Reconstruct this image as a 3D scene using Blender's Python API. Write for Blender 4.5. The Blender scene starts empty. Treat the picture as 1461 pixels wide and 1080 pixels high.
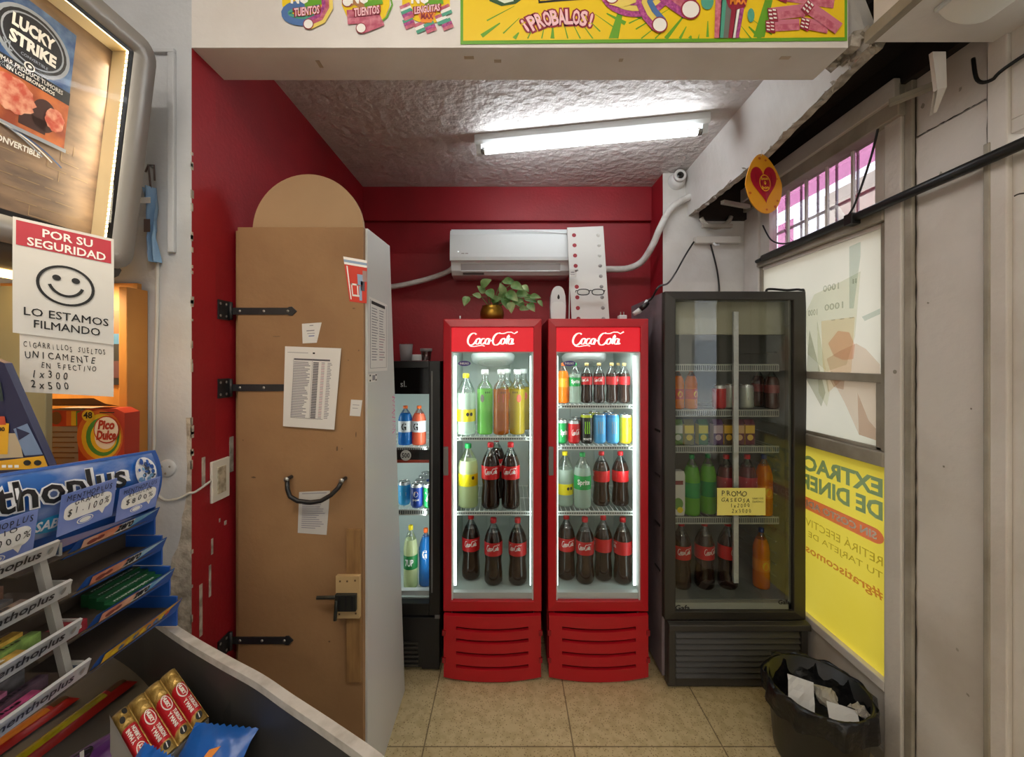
import bpy, bmesh, math, random
from mathutils import Vector, Matrix
S = bpy.context.scene
COL = S.collection
R = random.Random(7)
PI = math.pi

# ---------------------------------------------------------------- camera, world, exposure
F, CX, CY, EYE = 580.0, 725.0, 515.0, 1.55
cam = bpy.data.objects.new('camera', bpy.data.cameras.new('camera'))
COL.objects.link(cam)
cam.location = (0, 0, EYE)
cam.rotation_euler = (PI / 2, 0, 0)
cam.data.sensor_width = 36
cam.data.lens = F / 1461 * 36
cam.data.shift_x = (730.5 - CX) / 1461
cam.data.shift_y = (CY - 540) / 1461
cam.data.clip_start = 0.02
S.camera = cam

W = bpy.data.worlds.new('sky'); S.world = W
W.use_nodes = True
bgn = W.node_tree.nodes['Background']
bgn.inputs[0].default_value = (0.86, 0.93, 1.0, 1)
bgn.inputs[1].default_value = 4.8

S.view_settings.view_transform = 'Standard'
S.view_settings.look = 'None'
S.view_settings.gamma = 1
S.view_settings.exposure = 0.3
S.view_settings.use_curve_mapping = False
S.cycles.use_denoising = True
S.cycles.max_bounces = 8
S.cycles.transparent_max_bounces = 16
S.cycles.sample_clamp_indirect = 6
S.cycles.caustics_reflective = False
S.cycles.caustics_refractive = False

def area_light(name, loc, direction, sx, sy, power, color, parent=None, spread=PI):
    l = bpy.data.lights.new(name, 'AREA'); l.shape = 'RECTANGLE'
    l.size = sx; l.size_y = sy; l.energy = power; l.color = color; l.spread = spread
    o = bpy.data.objects.new(name, l); COL.objects.link(o)
    o.rotation_euler = Vector(direction).to_track_quat('-Z', 'Y').to_euler()
    o.location = loc
    if parent: 
        o.parent = parent; o.location = Vector(loc) - parent.location
    return o

# ---------------------------------------------------------------- materials
def lin(h):
    if isinstance(h, str):
        c = [int(h[i:i + 2], 16) / 255 for i in (0, 2, 4)]
    else:
        c = h
    return tuple(x / 12.92 if x <= .04045 else ((x + .055) / 1.055) ** 2.4 for x in c)
MATS = {}
def M(name, col, rough=.5, metal=0, col2=None, scale=6, detail=4, bump=0, bscale=40, emit=None, estr=0, lo=.4, hi=.65, spec=.5, trans=0, subs=0, stretch=None, bdist=.01):
    if name in MATS: return MATS[name]
    m = bpy.data.materials.new(name); m.use_nodes = True
    nt = m.node_tree; b = nt.nodes['Principled BSDF']; L = nt.links.new
    b.inputs['Base Color'].default_value = (*lin(col), 1)
    b.inputs['Roughness'].default_value = rough
    b.inputs['Metallic'].default_value = metal
    b.inputs['Specular IOR Level'].default_value = spec
    b.inputs['Transmission Weight'].default_value = trans
    if col2 or bump:
        tc = nt.nodes.new('ShaderNodeTexCoord'); src = tc.outputs['Object']
        if stretch:
            mp = nt.nodes.new('ShaderNodeMapping'); mp.inputs['Scale'].default_value = stretch
            L(src, mp.inputs[0]); src = mp.outputs[0]
    if col2:
        n = nt.nodes.new('ShaderNodeTexNoise'); n.inputs['Scale'].default_value = scale; n.inputs['Detail'].default_value = detail
        L(src, n.inputs['Vector'])
        r = nt.nodes.new('ShaderNodeValToRGB')
        r.color_ramp.elements[0].position = lo; r.color_ramp.elements[1].position = hi
        r.color_ramp.elements[0].color = (*lin(col), 1); r.color_ramp.elements[1].color = (*lin(col2), 1)
        L(n.outputs['Fac'], r.inputs[0]); L(r.outputs[0], b.inputs['Base Color'])
    if bump:
        n2 = nt.nodes.new('ShaderNodeTexNoise'); n2.inputs['Scale'].default_value = bscale; n2.inputs['Detail'].default_value = 5
        L(src, n2.inputs['Vector'])
        bp = nt.nodes.new('ShaderNodeBump'); bp.inputs['Strength'].default_value = bump; bp.inputs['Distance'].default_value = bdist
        L(n2.outputs['Fac'], bp.inputs['Height']); L(bp.outputs[0], b.inputs['Normal'])
    if emit:
        b.inputs['Emission Color'].default_value = (*lin(emit), 1); b.inputs['Emission Strength'].default_value = estr
    MATS[name] = m
    return m
def glass(name, tint=(1, 1, 1), gloss=.08, rough=.02, mul=.6):
    """thin clear pane or film: straight transmission plus a Fresnel reflection"""
    if name in MATS: return MATS[name]
    m = bpy.data.materials.new(name); m.use_nodes = True
    nt = m.node_tree; nt.nodes.clear(); L = nt.links.new
    o = nt.nodes.new('ShaderNodeOutputMaterial'); mx = nt.nodes.new('ShaderNodeMixShader')
    t = nt.nodes.new('ShaderNodeBsdfTransparent'); t.inputs[0].default_value = (*tint, 1)
    g = nt.nodes.new('ShaderNodeBsdfGlossy'); g.inputs['Roughness'].default_value = rough
    fr = nt.nodes.new('ShaderNodeLayerWeight'); fr.inputs[0].default_value = .3
    ma = nt.nodes.new('ShaderNodeMath'); ma.operation = 'MULTIPLY_ADD'; ma.inputs[1].default_value = mul; ma.inputs[2].default_value = gloss
    L(fr.outputs['Fresnel'], ma.inputs[0]); L(ma.outputs[0], mx.inputs[0]); L(t.outputs[0], mx.inputs[1]); L(g.outputs[0], mx.inputs[2]); L(mx.outputs[0], o.inputs[0])
    MATS[name] = m; return m
def thin(name, col, fac=.5, rough=.5, col2=None, scale=3, clear=0):
    """lets light through softly: paper, poster film, drinks"""
    if name in MATS: return MATS[name]
    m = M(name, col, rough, col2=col2, scale=scale)
    nt = m.node_tree; L = nt.links.new; b = nt.nodes['Principled BSDF']; o = nt.nodes['Material Output']
    t = nt.nodes.new('ShaderNodeBsdfTranslucent'); t.inputs[0].default_value = (*lin(col), 1)
    if b.inputs['Base Color'].links: L(b.inputs['Base Color'].links[0].from_socket, t.inputs[0])
    mx = nt.nodes.new('ShaderNodeMixShader'); mx.inputs[0].default_value = fac
    L(b.outputs[0], mx.inputs[1]); L(t.outputs[0], mx.inputs[2])
    out = mx.outputs[0]
    if clear:
        tr = nt.nodes.new('ShaderNodeBsdfTransparent'); m2 = nt.nodes.new('ShaderNodeMixShader'); m2.inputs[0].default_value = clear
        tr.inputs[0].default_value = (*[c ** .3 for c in lin(col)], 1)
        L(out, m2.inputs[1]); L(tr.outputs[0], m2.inputs[2]); out = m2.outputs[0]
    L(out, o.inputs[0]); return m

def ink_film(name, tint, body=.12):
    """printing ink on see-through film: tints what shines through it"""
    if name in MATS: return MATS[name]
    m = bpy.data.materials.new(name); m.use_nodes = True; nt = m.node_tree; nt.nodes.clear(); L = nt.links.new
    o = nt.nodes.new('ShaderNodeOutputMaterial'); mx = nt.nodes.new('ShaderNodeMixShader'); mx.inputs[0].default_value = body
    t = nt.nodes.new('ShaderNodeBsdfTransparent'); t.inputs[0].default_value = (*lin(tint), 1); d = nt.nodes.new('ShaderNodeBsdfDiffuse'); d.inputs[0].default_value = (*lin(tint), 1)
    L(t.outputs[0], mx.inputs[1]); L(d.outputs[0], mx.inputs[2]); L(mx.outputs[0], o.inputs[0]); MATS[name] = m; return m

# ---------------------------------------------------------------- mesh builder
_TXT = {}
def thicken(vs, fs, t):
    V, Fc = [], []
    for dx, dy in ((-t, 0), (t, 0), (0, t), (0, -t)):
        k = len(V); V += [(x + dx, y + dy) for x, y in vs]; Fc += [tuple(i + k for i in f) for f in fs]
    return V, Fc
def text_shape(s, bold=0.0, shear=0.0):
    k = (s, bold, shear)
    if k in _TXT: return _TXT[k]
    thick = bold if 'M' in s and bold < .05 else 0      # the font's M closes up when offset: thicken it with shifted copies
    c = bpy.data.curves.new('t', 'FONT'); c.body = s; c.resolution_u = 2; c.offset = 0 if thick else bold; c.shear = shear
    c.align_x = 'CENTER'
    o = bpy.data.objects.new('t', c); COL.objects.link(o)
    dg = bpy.context.evaluated_depsgraph_get(); ev = o.evaluated_get(dg); me = ev.to_mesh()
    vs = [(v.co.x, v.co.y) for v in me.vertices]; fs = [tuple(p.vertices) for p in me.polygons]
    ev.to_mesh_clear(); bpy.data.objects.remove(o); bpy.data.curves.remove(c)
    if thick: vs, fs = thicken(vs, fs, thick)
    x0 = min(v[0] for v in vs); x1 = max(v[0] for v in vs); y0 = min(v[1] for v in vs); y1 = max(v[1] for v in vs)
    sx = (x1 - x0) or 1; sy = (y1 - y0) or 1
    _TXT[k] = ([((x - x0) / sx - .5, (y - y0) / sy - .5) for x, y in vs], fs)
    return _TXT[k]
def glyph(ch, bold=.0):
    """one character in a cell: capital height = 1, natural width kept"""
    k = ('g', ch, bold)
    if k not in _TXT:
        c = bpy.data.curves.new('t', 'FONT'); c.body = ch; c.resolution_u = 2; c.offset = 0 if ch == 'M' else bold; c.align_x = 'CENTER'
        o = bpy.data.objects.new('t', c); COL.objects.link(o)
        ev = o.evaluated_get(bpy.context.evaluated_depsgraph_get()); me = ev.to_mesh()
        _TXT[k] = ([(v.co.x / .66, v.co.y / .70 - .5) for v in me.vertices], [tuple(p.vertices) for p in me.polygons])
        ev.to_mesh_clear(); bpy.data.objects.remove(o); bpy.data.curves.remove(c)
    return _TXT[k]
def ribbon(pts, w):
    """2-D stroke: quads along pts with half width w (number or list)"""
    vs, fs = [], []
    n = len(pts)
    for i, p in enumerate(pts):
        a = pts[max(i - 1, 0)]; b = pts[min(i + 1, n - 1)]
        dx, dy = b[0] - a[0], b[1] - a[1]; l = math.hypot(dx, dy) or 1
        h = w[i] if isinstance(w, (list, tuple)) else w
        vs += [(p[0] - dy / l * h, p[1] + dx / l * h), (p[0] + dy / l * h, p[1] - dx / l * h)]
        if i: fs.append((2 * i - 2, 2 * i - 1, 2 * i + 1, 2 * i))
    return vs, fs
def arc(cx, cy, rx, ry, a0, a1, n=14):
    return [(cx + rx * math.cos(math.radians(a0 + (a1 - a0) * i / n)), cy + ry * math.sin(math.radians(a0 + (a1 - a0) * i / n))) for i in range(n + 1)]
def script_word():
    """flowing two-word script lettering, box normalised to -.5...5"""
    st = [arc(12, 18, 9, 12, 50, 330, 22) + [(22, 14)],
          [(9, 6.2), (13, 3.6), (20, 3), (28, 4.6), (36, 5.4), (42, 4)],
          arc(25, 13.5, 4.4, 5.6, 90, 450, 16) + [(29, 18)],
          arc(35.5, 13.5, 4.4, 5.6, 55, 330, 14) + [(41, 12)],
          arc(45, 13.5, 4.2, 5.6, 60, 400, 16), [(49, 19), (48.6, 13), (48.8, 8.5), (51, 8)],
          [(51, 14.5), (56, 15)],
          arc(65, 18, 9, 12, 70, 330, 22) + [(75, 14)],
          [(66, 30.5), (71, 29), (77, 29.5), (83, 32), (91, 32), (98, 29), (104, 33)],
          arc(78, 13.5, 4.4, 5.6, 90, 450, 16) + [(83, 17)],
          [(83.2, 11), (87, 18), (88.8, 24), (87.6, 26.4), (86, 23), (85.8, 14), (86.4, 9.4), (88.6, 8.4)],
          arc(94, 13.5, 4.2, 5.6, 60, 400, 16), [(98, 19), (97.6, 13), (97.8, 8.5), (101, 8.2), (103, 10)]]
    V, Fc = [], []
    for s in st:
        w = []
        for i in range(len(s)):
            a = s[max(i - 1, 0)]; b = s[min(i + 1, len(s) - 1)]
            dx, dy = b[0] - a[0], b[1] - a[1]; l = math.hypot(dx, dy) or 1
            w.append(.8 + 1.25 * abs(dy) / l)
        s2 = [(x + .28 * y, y) for x, y in s]
        v, f = ribbon(s2, w); k = len(V); V += v; Fc += [tuple(i + k for i in q) for q in f]
    x0 = min(v[0] for v in V); x1 = max(v[0] for v in V); y0 = min(v[1] for v in V); y1 = max(v[1] for v in V)
    return [((x - x0) / (x1 - x0) - .5, (y - y0) / (y1 - y0) - .5) for x, y in V], Fc
SCRIPT = script_word()

class MB:
    def __init__(s): s.v = []; s.f = []; s.m = []; s.sm = []; s.mats = []
    def mi(s, m):
        if m not in s.mats: s.mats.append(m)
        return s.mats.index(m)
    def add(s, vs, fs, m, smooth=False, mx=None):
        k = len(s.v)
        s.v += [tuple(mx @ Vector(v)) if mx else tuple(v) for v in vs]
        for i, f in enumerate(fs):
            s.f.append(tuple(j + k for j in f)); s.m.append(s.mi(m[i] if isinstance(m, list) else m)); s.sm.append(smooth)
        return s
    def box(s, x0, x1, y0, y1, z0, z1, m, mx=None):
        v = [(x, y, z) for x in (x0, x1) for y in (y0, y1) for z in (z0, z1)]
        f = [(0, 1, 3, 2), (4, 6, 7, 5), (0, 4, 5, 1), (2, 3, 7, 6), (0, 2, 6, 4), (1, 5, 7, 3)]  # -x +x -y +y -z +z
        return s.add(v, f, m, mx=mx)
    def quad(s, a, b, c, d, m): return s.add([a, b, c, d], [(0, 1, 2, 3)], m)
    def grid(s, fn, nu, nv, m, smooth=True, closed=False):
        vs = [fn(i / nu, j / nv) for j in range(nv + 1) for i in range(nu + (0 if closed else 1))]
        n = nu if closed else nu + 1
        fs = [(j * n + i, j * n + (i + 1) % n, (j + 1) * n + (i + 1) % n, (j + 1) * n + i) for j in range(nv) for i in range(nu)]
        return s.add(vs, fs, m, smooth)
    def prism(s, poly, fn, d, m, smooth=False, caps=True, mcap=None):
        """poly: 2-D outline; fn(u,v,w)->3-D; extruded w 0..d"""
        n = len(poly)
        vs = [fn(u, v, 0) for u, v in poly] + [fn(u, v, d) for u, v in poly]
        s.add(vs, [(i, (i + 1) % n, n + (i + 1) % n, n + i) for i in range(n)], m, smooth)
        if caps: s.add(vs, [tuple(range(n - 1, -1, -1)), tuple(range(n, 2 * n))], mcap or m)
        return s
    def lathe(s, prof, m, c=(0, 0, 0), n=20, smooth=True, mx=None):
        """prof: [(r,z)] or [(r,z,mat)]: mat of the band that ends there"""
        k = [(c[0] + p[0] * math.cos(2 * PI * i / n), c[1] + p[0] * math.sin(2 * PI * i / n), c[2] + p[1]) for p in prof for i in range(n)]
        fs, ms = [], []
        for j in range(len(prof) - 1):
            mm = prof[j + 1][2] if len(prof[j + 1]) > 2 else m
            for i in range(n):
                fs.append((j * n + i, j * n + (i + 1) % n, (j + 1) * n + (i + 1) % n, (j + 1) * n + i)); ms.append(mm)
        return s.add(k, fs, ms, smooth, mx)
    def tube(s, pts, r, m, n=8, cap=True):
        P = [Vector(p) for p in pts]; vs, fs = [], []
        up = None
        for i, p in enumerate(P):
            t = (P[min(i + 1, len(P) - 1)] - P[max(i - 1, 0)]).normalized()
            if up is None: up = t.orthogonal().normalized()
            up = (up - t * up.dot(t)).normalized(); w = t.cross(up)
            rr = r[i] if isinstance(r, (list, tuple)) else r
            vs += [p + (up * math.cos(2 * PI * k / n) + w * math.sin(2 * PI * k / n)) * rr for k in range(n)]
        for i in range(len(P) - 1):
            fs += [(i * n + k, i * n + (k + 1) % n, (i + 1) * n + (k + 1) % n, (i + 1) * n + k) for k in range(n)]
        if cap: fs += [tuple(range(n - 1, -1, -1)), tuple(range((len(P) - 1) * n, len(P) * n))]
        return s.add(vs, fs, m, True)
    def flat(s, shape, c, U, V, m, lift=(0, 0, 0)):
        """2-D shape (box -.5...5) laid on the plane c + x U + y V"""
        c = Vector(c) + Vector(lift); U = Vector(U); V = Vector(V)
        return s.add([c + U * x + V * y for x, y in shape[0]], shape[1], m)
    def text(s, t, c, U, V, m, bold=0.0, shear=0.0, lift=(0, 0, 0)):
        return s.flat(text_shape(t, bold, shear), c, U, V, m, lift)
    def hand(s, t, c, U, V, m, lift=(0, 0, 0), w=.002):
        """hand lettered line: characters jittered one by one"""
        U = Vector(U); V = Vector(V); c = Vector(c) + Vector(lift); n = len(t)
        for i, ch in enumerate(t):
            if ch == ' ': continue
            k = c + U * ((i + .5) / n - .5) + V * R.uniform(-.12, .12)
            sh = R.uniform(-.25, .25)
            cu = U * (.85 / n); cv = V * R.uniform(.85, 1.05)
            s.flat(glyph(ch, w), k, cu, cv + cu * sh, m)
        return s
    def wrap(s, shape, r, zc, a0, aw, h, m, c=(0, 0, 0)):
        """2-D shape bent round an upright cylinder facing -Y; a0 the middle angle, aw the angle it spans"""
        def fn(x, y):
            a = -PI / 2 + a0 + x * aw
            return (c[0] + r * math.cos(a), c[1] + r * math.sin(a), c[2] + zc + y * h)
        return s.add([fn(x, y) for x, y in shape[0]], shape[1], m)
    def build(s, name, parent=None, bevel=0, seg=2, world=True):
        me = bpy.data.meshes.new(name)
        off = Vector((0, 0, 0))
        if parent is not None and world:
            p = parent
            while p is not None: off = off + p.location; p = p.parent
        o = bpy.data.objects.new(name, me)
        org = Vector((0, 0, 0))
        if parent is None and s.v:   # the origin of a one-mesh thing goes to its base
            xs = [v[0] for v in s.v]; ys = [v[1] for v in s.v]; zs = [v[2] for v in s.v]
            org = Vector(((min(xs) + max(xs)) / 2, (min(ys) + max(ys)) / 2, min(zs)))
            off = org
        me.from_pydata([tuple(Vector(v) - off) for v in s.v], [], s.f)
        for m in s.mats: me.materials.append(m)
        me.polygons.foreach_set('material_index', s.m); me.polygons.foreach_set('use_smooth', s.sm)
        me.update()
        COL.objects.link(o); o.location = org
        if parent is not None: o.parent = parent
        if bevel:
            b = o.modifiers.new('bevel', 'BEVEL'); b.width = bevel; b.segments = seg; b.limit_method = 'ANGLE'; b.angle_limit = math.radians(40)
            b.harden_normals = False
        return o
def tag(o, label, cat, group=None, kind=None):
    o['label'] = label; o['category'] = cat
    if group: o['group'] = group
    if kind: o['kind'] = kind
    return o
def thing(name, label, cat, loc, group=None, rz=0):
    o = bpy.data.objects.new(name, None); COL.objects.link(o); o.location = loc; o.rotation_euler = (0, 0, rz)
    o.empty_display_size = .05
    return tag(o, label, cat, group)
def struct(name, mb, bevel=0):
    o = mb.build(name, None, bevel); o['kind'] = 'structure'; return o
def copy_thing(src, loc, label, rz=0, group=None):
    r = src.copy(); COL.objects.link(r); r.location = loc; r.rotation_euler = (0, 0, rz); r['label'] = label
    if group: r['group'] = group
    for ch in list(src.children):
        c = ch.copy(); COL.objects.link(c); c.parent = r
        for g in list(ch.children):
            d = g.copy(); COL.objects.link(d); d.parent = c
    return r
def disc(n=24): return [(.5 * math.cos(2 * PI * i / n), .5 * math.sin(2 * PI * i / n)) for i in range(n)], [tuple(range(n))]
def ringshape(t=.06, n=32):
    v = []
    for i in range(n):
        a = 2 * PI * i / n; v += [(.5 * math.cos(a), .5 * math.sin(a)), ((.5 - t) * math.cos(a), (.5 - t) * math.sin(a))]
    return v, [(2 * i, (2 * i + 2) % (2 * n), (2 * i + 3) % (2 * n), 2 * i + 1) for i in range(n)]
RECT = ([(-.5, -.5), (.5, -.5), (.5, .5), (-.5, .5)], [(0, 1, 2, 3)])
DISC = disc()
def rrect(r=.15, asp=1.0, n=5):
    """rounded rectangle; asp = width/height"""
    rx, ry = r / asp if asp > 1 else r, r if asp > 1 else r * asp
    p = []
    for cx, cy, a in ((.5 - rx, .5 - ry, 0), (-.5 + rx, .5 - ry, 90), (-.5 + rx, -.5 + ry, 180), (.5 - rx, -.5 + ry, 270)):
        for i in range(n + 1):
            t = math.radians(a + 90 * i / n); p.append((cx + rx * math.cos(t), cy + ry * math.sin(t)))
    return p, [tuple(range(len(p)))]
def PX(px, Y): return (px - CX) * Y / F
def PZ(py, Y): return EYE + (CY - py) * Y / F

# shared materials
wh = M('white_plastic', 'dfe3e4', .35)
whp = M('white_enamel', 'd8dcdc', .4)
blk = M('black_plastic', '141414', .4)
blk2 = M('black_metal', '1a1a1c', .45)
ink = M('black_ink', '1b1b1d', .7)
paper = thin('paper', 'ebe9e6', .25, .8)
wood = M('fibreboard', '9a7650', .75, col2='846241', scale=3, detail=6, bump=.08, bscale=60, lo=.35, hi=.7)
red_paint = M('red_wall_paint', '930b1b', .55, col2='860a18', scale=4, bump=.12, bscale=70)
white_paint = M('white_wall_paint', 'dedbd7', .6, col2='ccc7c0', scale=3, detail=8, bump=.15, bscale=50)
grey_paint = M('grey_wall_paint', 'c3c6ca', .65, col2='b1b3b6', scale=3, detail=8, bump=.15, bscale=50)
old_paint = M('old_white_timber_paint', 'ddd6cf', .55, col2='bfb5a9', scale=2.2, detail=10, bump=.2, bscale=30, lo=.45, hi=.75)
dirty_paint = M('grimy_timber_paint', 'aaa294', .6, col2='7d7464', scale=5, detail=10, bump=.25, bscale=40, lo=.4, hi=.75)
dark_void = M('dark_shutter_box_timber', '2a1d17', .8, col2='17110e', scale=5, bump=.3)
pane = glass('window_glass', (.95, .97, .97), .05)
clearp = glass('clear_plastic', (.93, .96, .95), .10, .05)

# ================================================================ THE SETTING
LX, RX, BY, FY, CZ = -.95, 1.44, 2.69, 1.22, 2.69     # side walls, back wall, lintel front, alcove ceiling
def floor_mat():
    m = M('terrazzo_tiles', 'c9b68f', .38); nt = m.node_tree; L = nt.links.new; b = nt.nodes['Principled BSDF']
    tc = nt.nodes.new('ShaderNodeTexCoord'); mp = nt.nodes.new('ShaderNodeMapping')
    mp.inputs['Location'].default_value = (.313 + 6, -1.834 + 6, 0)
    L(tc.outputs['Object'], mp.inputs[0])
    br = nt.nodes.new('ShaderNodeTexBrick'); br.offset = 0; br.squash = 1
    for k, v in (('Scale', 1), ('Mortar Size', .0028), ('Brick Width', .6), ('Row Height', .6), ('Bias', 0), ('Mortar Smooth', .1)): br.inputs[k].default_value = v
    br.inputs['Color1'].default_value = (*lin('c6b48c'), 1); br.inputs['Color2'].default_value = (*lin('c0ad84'), 1); br.inputs['Mortar'].default_value = (*lin('7d6c4e'), 1)
    L(mp.outputs[0], br.inputs['Vector'])
    vo = nt.nodes.new('ShaderNodeTexVoronoi'); vo.inputs['Scale'].default_value = 95; L(tc.outputs['Object'], vo.inputs['Vector'])
    r = nt.nodes.new('ShaderNodeValToRGB'); r.color_ramp.elements[0].position = .16; r.color_ramp.elements[1].position = .3
    r.color_ramp.elements[0].color = (.32, .24, .15, 1); r.color_ramp.elements[1].color = (1, 1, 1, 1)
    L(vo.outputs['Distance'], r.inputs[0])
    n = nt.nodes.new('ShaderNodeTexNoise'); n.inputs['Scale'].default_value = 28; n.inputs['Detail'].default_value = 6; L(tc.outputs['Object'], n.inputs['Vector'])
    r2 = nt.nodes.new('ShaderNodeValToRGB'); r2.color_ramp.elements[0].position = .42; r2.color_ramp.elements[1].position = .56
    r2.color_ramp.elements[0].color = (.86, .82, .74, 1); r2.color_ramp.elements[1].color = (1.05, 1.04, 1, 1); L(n.outputs['Fac'], r2.inputs[0])
    x1 = nt.nodes.new('ShaderNodeMix'); x1.data_type = 'RGBA'; x1.blend_type = 'MULTIPLY'; x1.inputs[0].default_value = .75
    L(br.outputs['Color'], x1.inputs[6]); L(r.outputs[0], x1.inputs[7])
    x2 = nt.nodes.new('ShaderNodeMix'); x2.data_type = 'RGBA'; x2.blend_type = 'MULTIPLY'; x2.inputs[0].default_value = .8
    L(x1.outputs[2], x2.inputs[6]); L(r2.outputs[0], x2.inputs[7]); L(x2.outputs[2], b.inputs['Base Color'])
    return m
fl = struct('floor', MB().box(-1.6, 1.55, -3.2, 2.8, -.08, 0, floor_mat())); 

plaster = M('rough_ceiling_plaster', 'c9c2bf', .55, col2='bdb5b2', scale=5, bump=.8, bscale=22, bdist=.02)
struct('ceiling', MB().box(LX - .2, RX + .1, FY + .1, BY + .1, CZ, CZ + .08, plaster))
struct('ceiling_front', MB().box(-1.6, RX + .1, -3.2, FY, 3.05, 3.12, white_paint))

wl = MB().box(LX - .14, LX, FY + .1, BY + .06, 0, CZ + .05, red_paint)
struct('wall_left', wl)
wb = MB().box(LX, 1.0, BY, BY + .1, 0, CZ + .05, red_paint)
struct('wall_back', wb)
# shallow boxed beam along the top of the red back wall
struct('trim_1', MB().box(LX, .94, BY - .035, BY, 2.467, CZ, red_paint), .004)
struct('wall_right_column', MB().box(.94, RX + .08, 2.47, BY + .1, 0, CZ + .05, [red_paint, white_paint, white_paint, white_paint, white_paint, white_paint]))
# pillar face beside the red wall, with a strip of bare plaster where the paint has come off
pil = M('pillar_paint', 'c0c3c8', .65, col2='aeb1b6', scale=3, detail=8, bump=.15, bscale=50)
bare = M('bare_plaster', 'b9b0a4', .9, col2='8d857a', scale=30, bump=.6, bscale=60)
ww = MB()
ww.box(-1.6, LX, FY, FY + .1, 0, 3.12, [pil, red_paint, pil, pil, pil, pil])
zs = [i * .03 for i in range(47)]
pts = [(LX - .012 - (.035 + .03 * math.sin(z * 9) + R.uniform(-.012, .012)) * min(1, max(.12, (1.32 - z) / .45)), z) for z in zs]
ww.add([(x, FY - .0015, z) for x, z in pts] + [(LX + .001, FY - .0015, z) for x, z in pts], [(i, i + len(pts), i + 1 + len(pts), i + 1) for i in range(len(pts) - 1)], bare)
for i in range(26):      # flakes along the arris higher up
    z = R.uniform(.6, 2.2); h = R.uniform(.006, .03); w = R.uniform(.003, .008)
    ww.box(LX - .002, LX + .0015, FY - .0015, FY + w, z, z + h, bare)
for (y, z, w, h) in ((1.30, .93, .008, .05), (1.29, .80, .009, .1), (1.335, 1.02, .006, .012), (1.36, 1.0, .01, .014), (1.25, .7, .012, .16), (1.26, 1.16, .014, .09), (1.385, 1.17, .02, .12)):
    ww.box(LX - .002, LX + .0012, y, y + w, z, z + h, bare)
struct('wall_front_left', ww)
lt = M('lintel_paint', 'e2dedb', .6, col2='d3cdc8', scale=2.5, detail=8, bump=.1, bscale=40)
li = MB().box(LX, 1.02, FY, FY + .14, 2.49, 3.1, lt)
li.box(1.0, RX + .1, FY, FY + .1, 2.72, 3.1, lt)
for px, w in ((662, .03), (705, .022), (884, .012), (1115, .03), (450, .012)):   # tape marks under the lintel
    y = FY + .03 + R.uniform(0, .04); x = PX(px, y)
    li.box(x, x + w, y, y + R.choice((.012, .03)), 2.4886, 2.4905, M('old_tape', 'b9a995', .6))
# ragged broken end
for i in range(34):
    x = 1.02 + R.uniform(0, .09); z = 2.49 + R.uniform(0, .05); s = R.uniform(.012, .03); y = FY + R.uniform(-.002, .1)
    li.box(x, x + s, y, y + s, z, z + s, bare, Matrix.Translation((x, y, z)) @ Matrix.Rotation(R.uniform(-.8, .8), 4, 'Y') @ Matrix.Translation((-x, -y, -z)))
struct('wall_front_lintel', li)
# bulkhead board hiding the shutter box: a leaning board with a ragged lower edge
def bh(u, v, w=0):
    y = FY + .004 + u * (2.475 - FY - .004); x = 1.095 - v * (.075 - .05 * u); z0 = 2.50 - .07 * min(1, u / .45)
    return (x + w, y, z0 + v * (CZ - z0))
b_ = MB(); n = 34
rag = [R.uniform(-.012, .012) for _ in range(n + 1)]
for w in (0, .035):
    b_.add([bh(i / n, rag[i], w) for i in range(n + 1)] + [bh(i / n, 1, w) for i in range(n + 1)], [(i, i + 1, n + 2 + i, n + 1 + i) for i in range(n)], white_paint)
b_.add([bh(i / n, rag[i], 0) for i in range(n + 1)] + [bh(i / n, rag[i], .035) for i in range(n + 1)], [(i, i + 1, n + 2 + i, n + 1 + i) for i in range(n)], bare)
for i in range(30):
    u = R.random() ** 1.6; p = bh(u, R.uniform(-.03, .03)); s = R.uniform(.006, .02)
    b_.add([(p[0] + R.uniform(-s, s), p[1] + R.uniform(-s, s) * 1.5, p[2] + R.uniform(-s, s)) for _ in range(4)], [(0, 1, 2), (0, 2, 3), (0, 1, 3), (1, 2, 3)], bare)
struct('wall_right_bulkhead', b_)
# inside of the shutter box
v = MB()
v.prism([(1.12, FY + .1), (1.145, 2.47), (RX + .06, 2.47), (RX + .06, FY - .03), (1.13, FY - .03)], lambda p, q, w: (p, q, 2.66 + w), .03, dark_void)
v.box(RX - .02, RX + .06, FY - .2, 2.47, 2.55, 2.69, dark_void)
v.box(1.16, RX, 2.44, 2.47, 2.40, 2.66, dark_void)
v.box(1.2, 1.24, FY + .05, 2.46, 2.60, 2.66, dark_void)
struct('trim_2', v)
for i, (x0, y0, x1, y1, z) in enumerate(((1.16, 2.2, 1.36, 2.3, 2.40), (1.14, 2.38, 1.33, 2.42, 2.33), (1.33, 1.42, 1.42, 1.33, 2.44))):
    d = Vector((x1 - x0, y1 - y0, 0)).normalized(); s = Vector((-d.y, d.x, 0)) * .012
    m = MB(); a = Vector((x0, y0, z)); b = Vector((x1, y1, z + .012))
    m.add([a - s, a + s, b + s, b - s, a - s + Vector((0, 0, .02)), a + s + Vector((0, 0, .02)), b + s + Vector((0, 0, .02)), b - s + Vector((0, 0, .02))],
          [(0, 1, 2, 3), (7, 6, 5, 4), (0, 4, 5, 1), (1, 5, 6, 2), (2, 6, 7, 3), (3, 7, 4, 0)], dirty_paint)
    struct('trim_%d' % (3 + i), m, .002)
# soffit panel over the door
so = MB().box(1.075, RX + .02, .0, FY - .02, 2.49, 2.51, lt)
so.box(1.05, 1.075, .0, FY - .02, 2.485, 2.52, dirty_paint)
so.box(1.06, 1.075, .0, FY - .04, 2.52, 3.05, lt)
struct('wall_right_soffit', so, .002)

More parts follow.
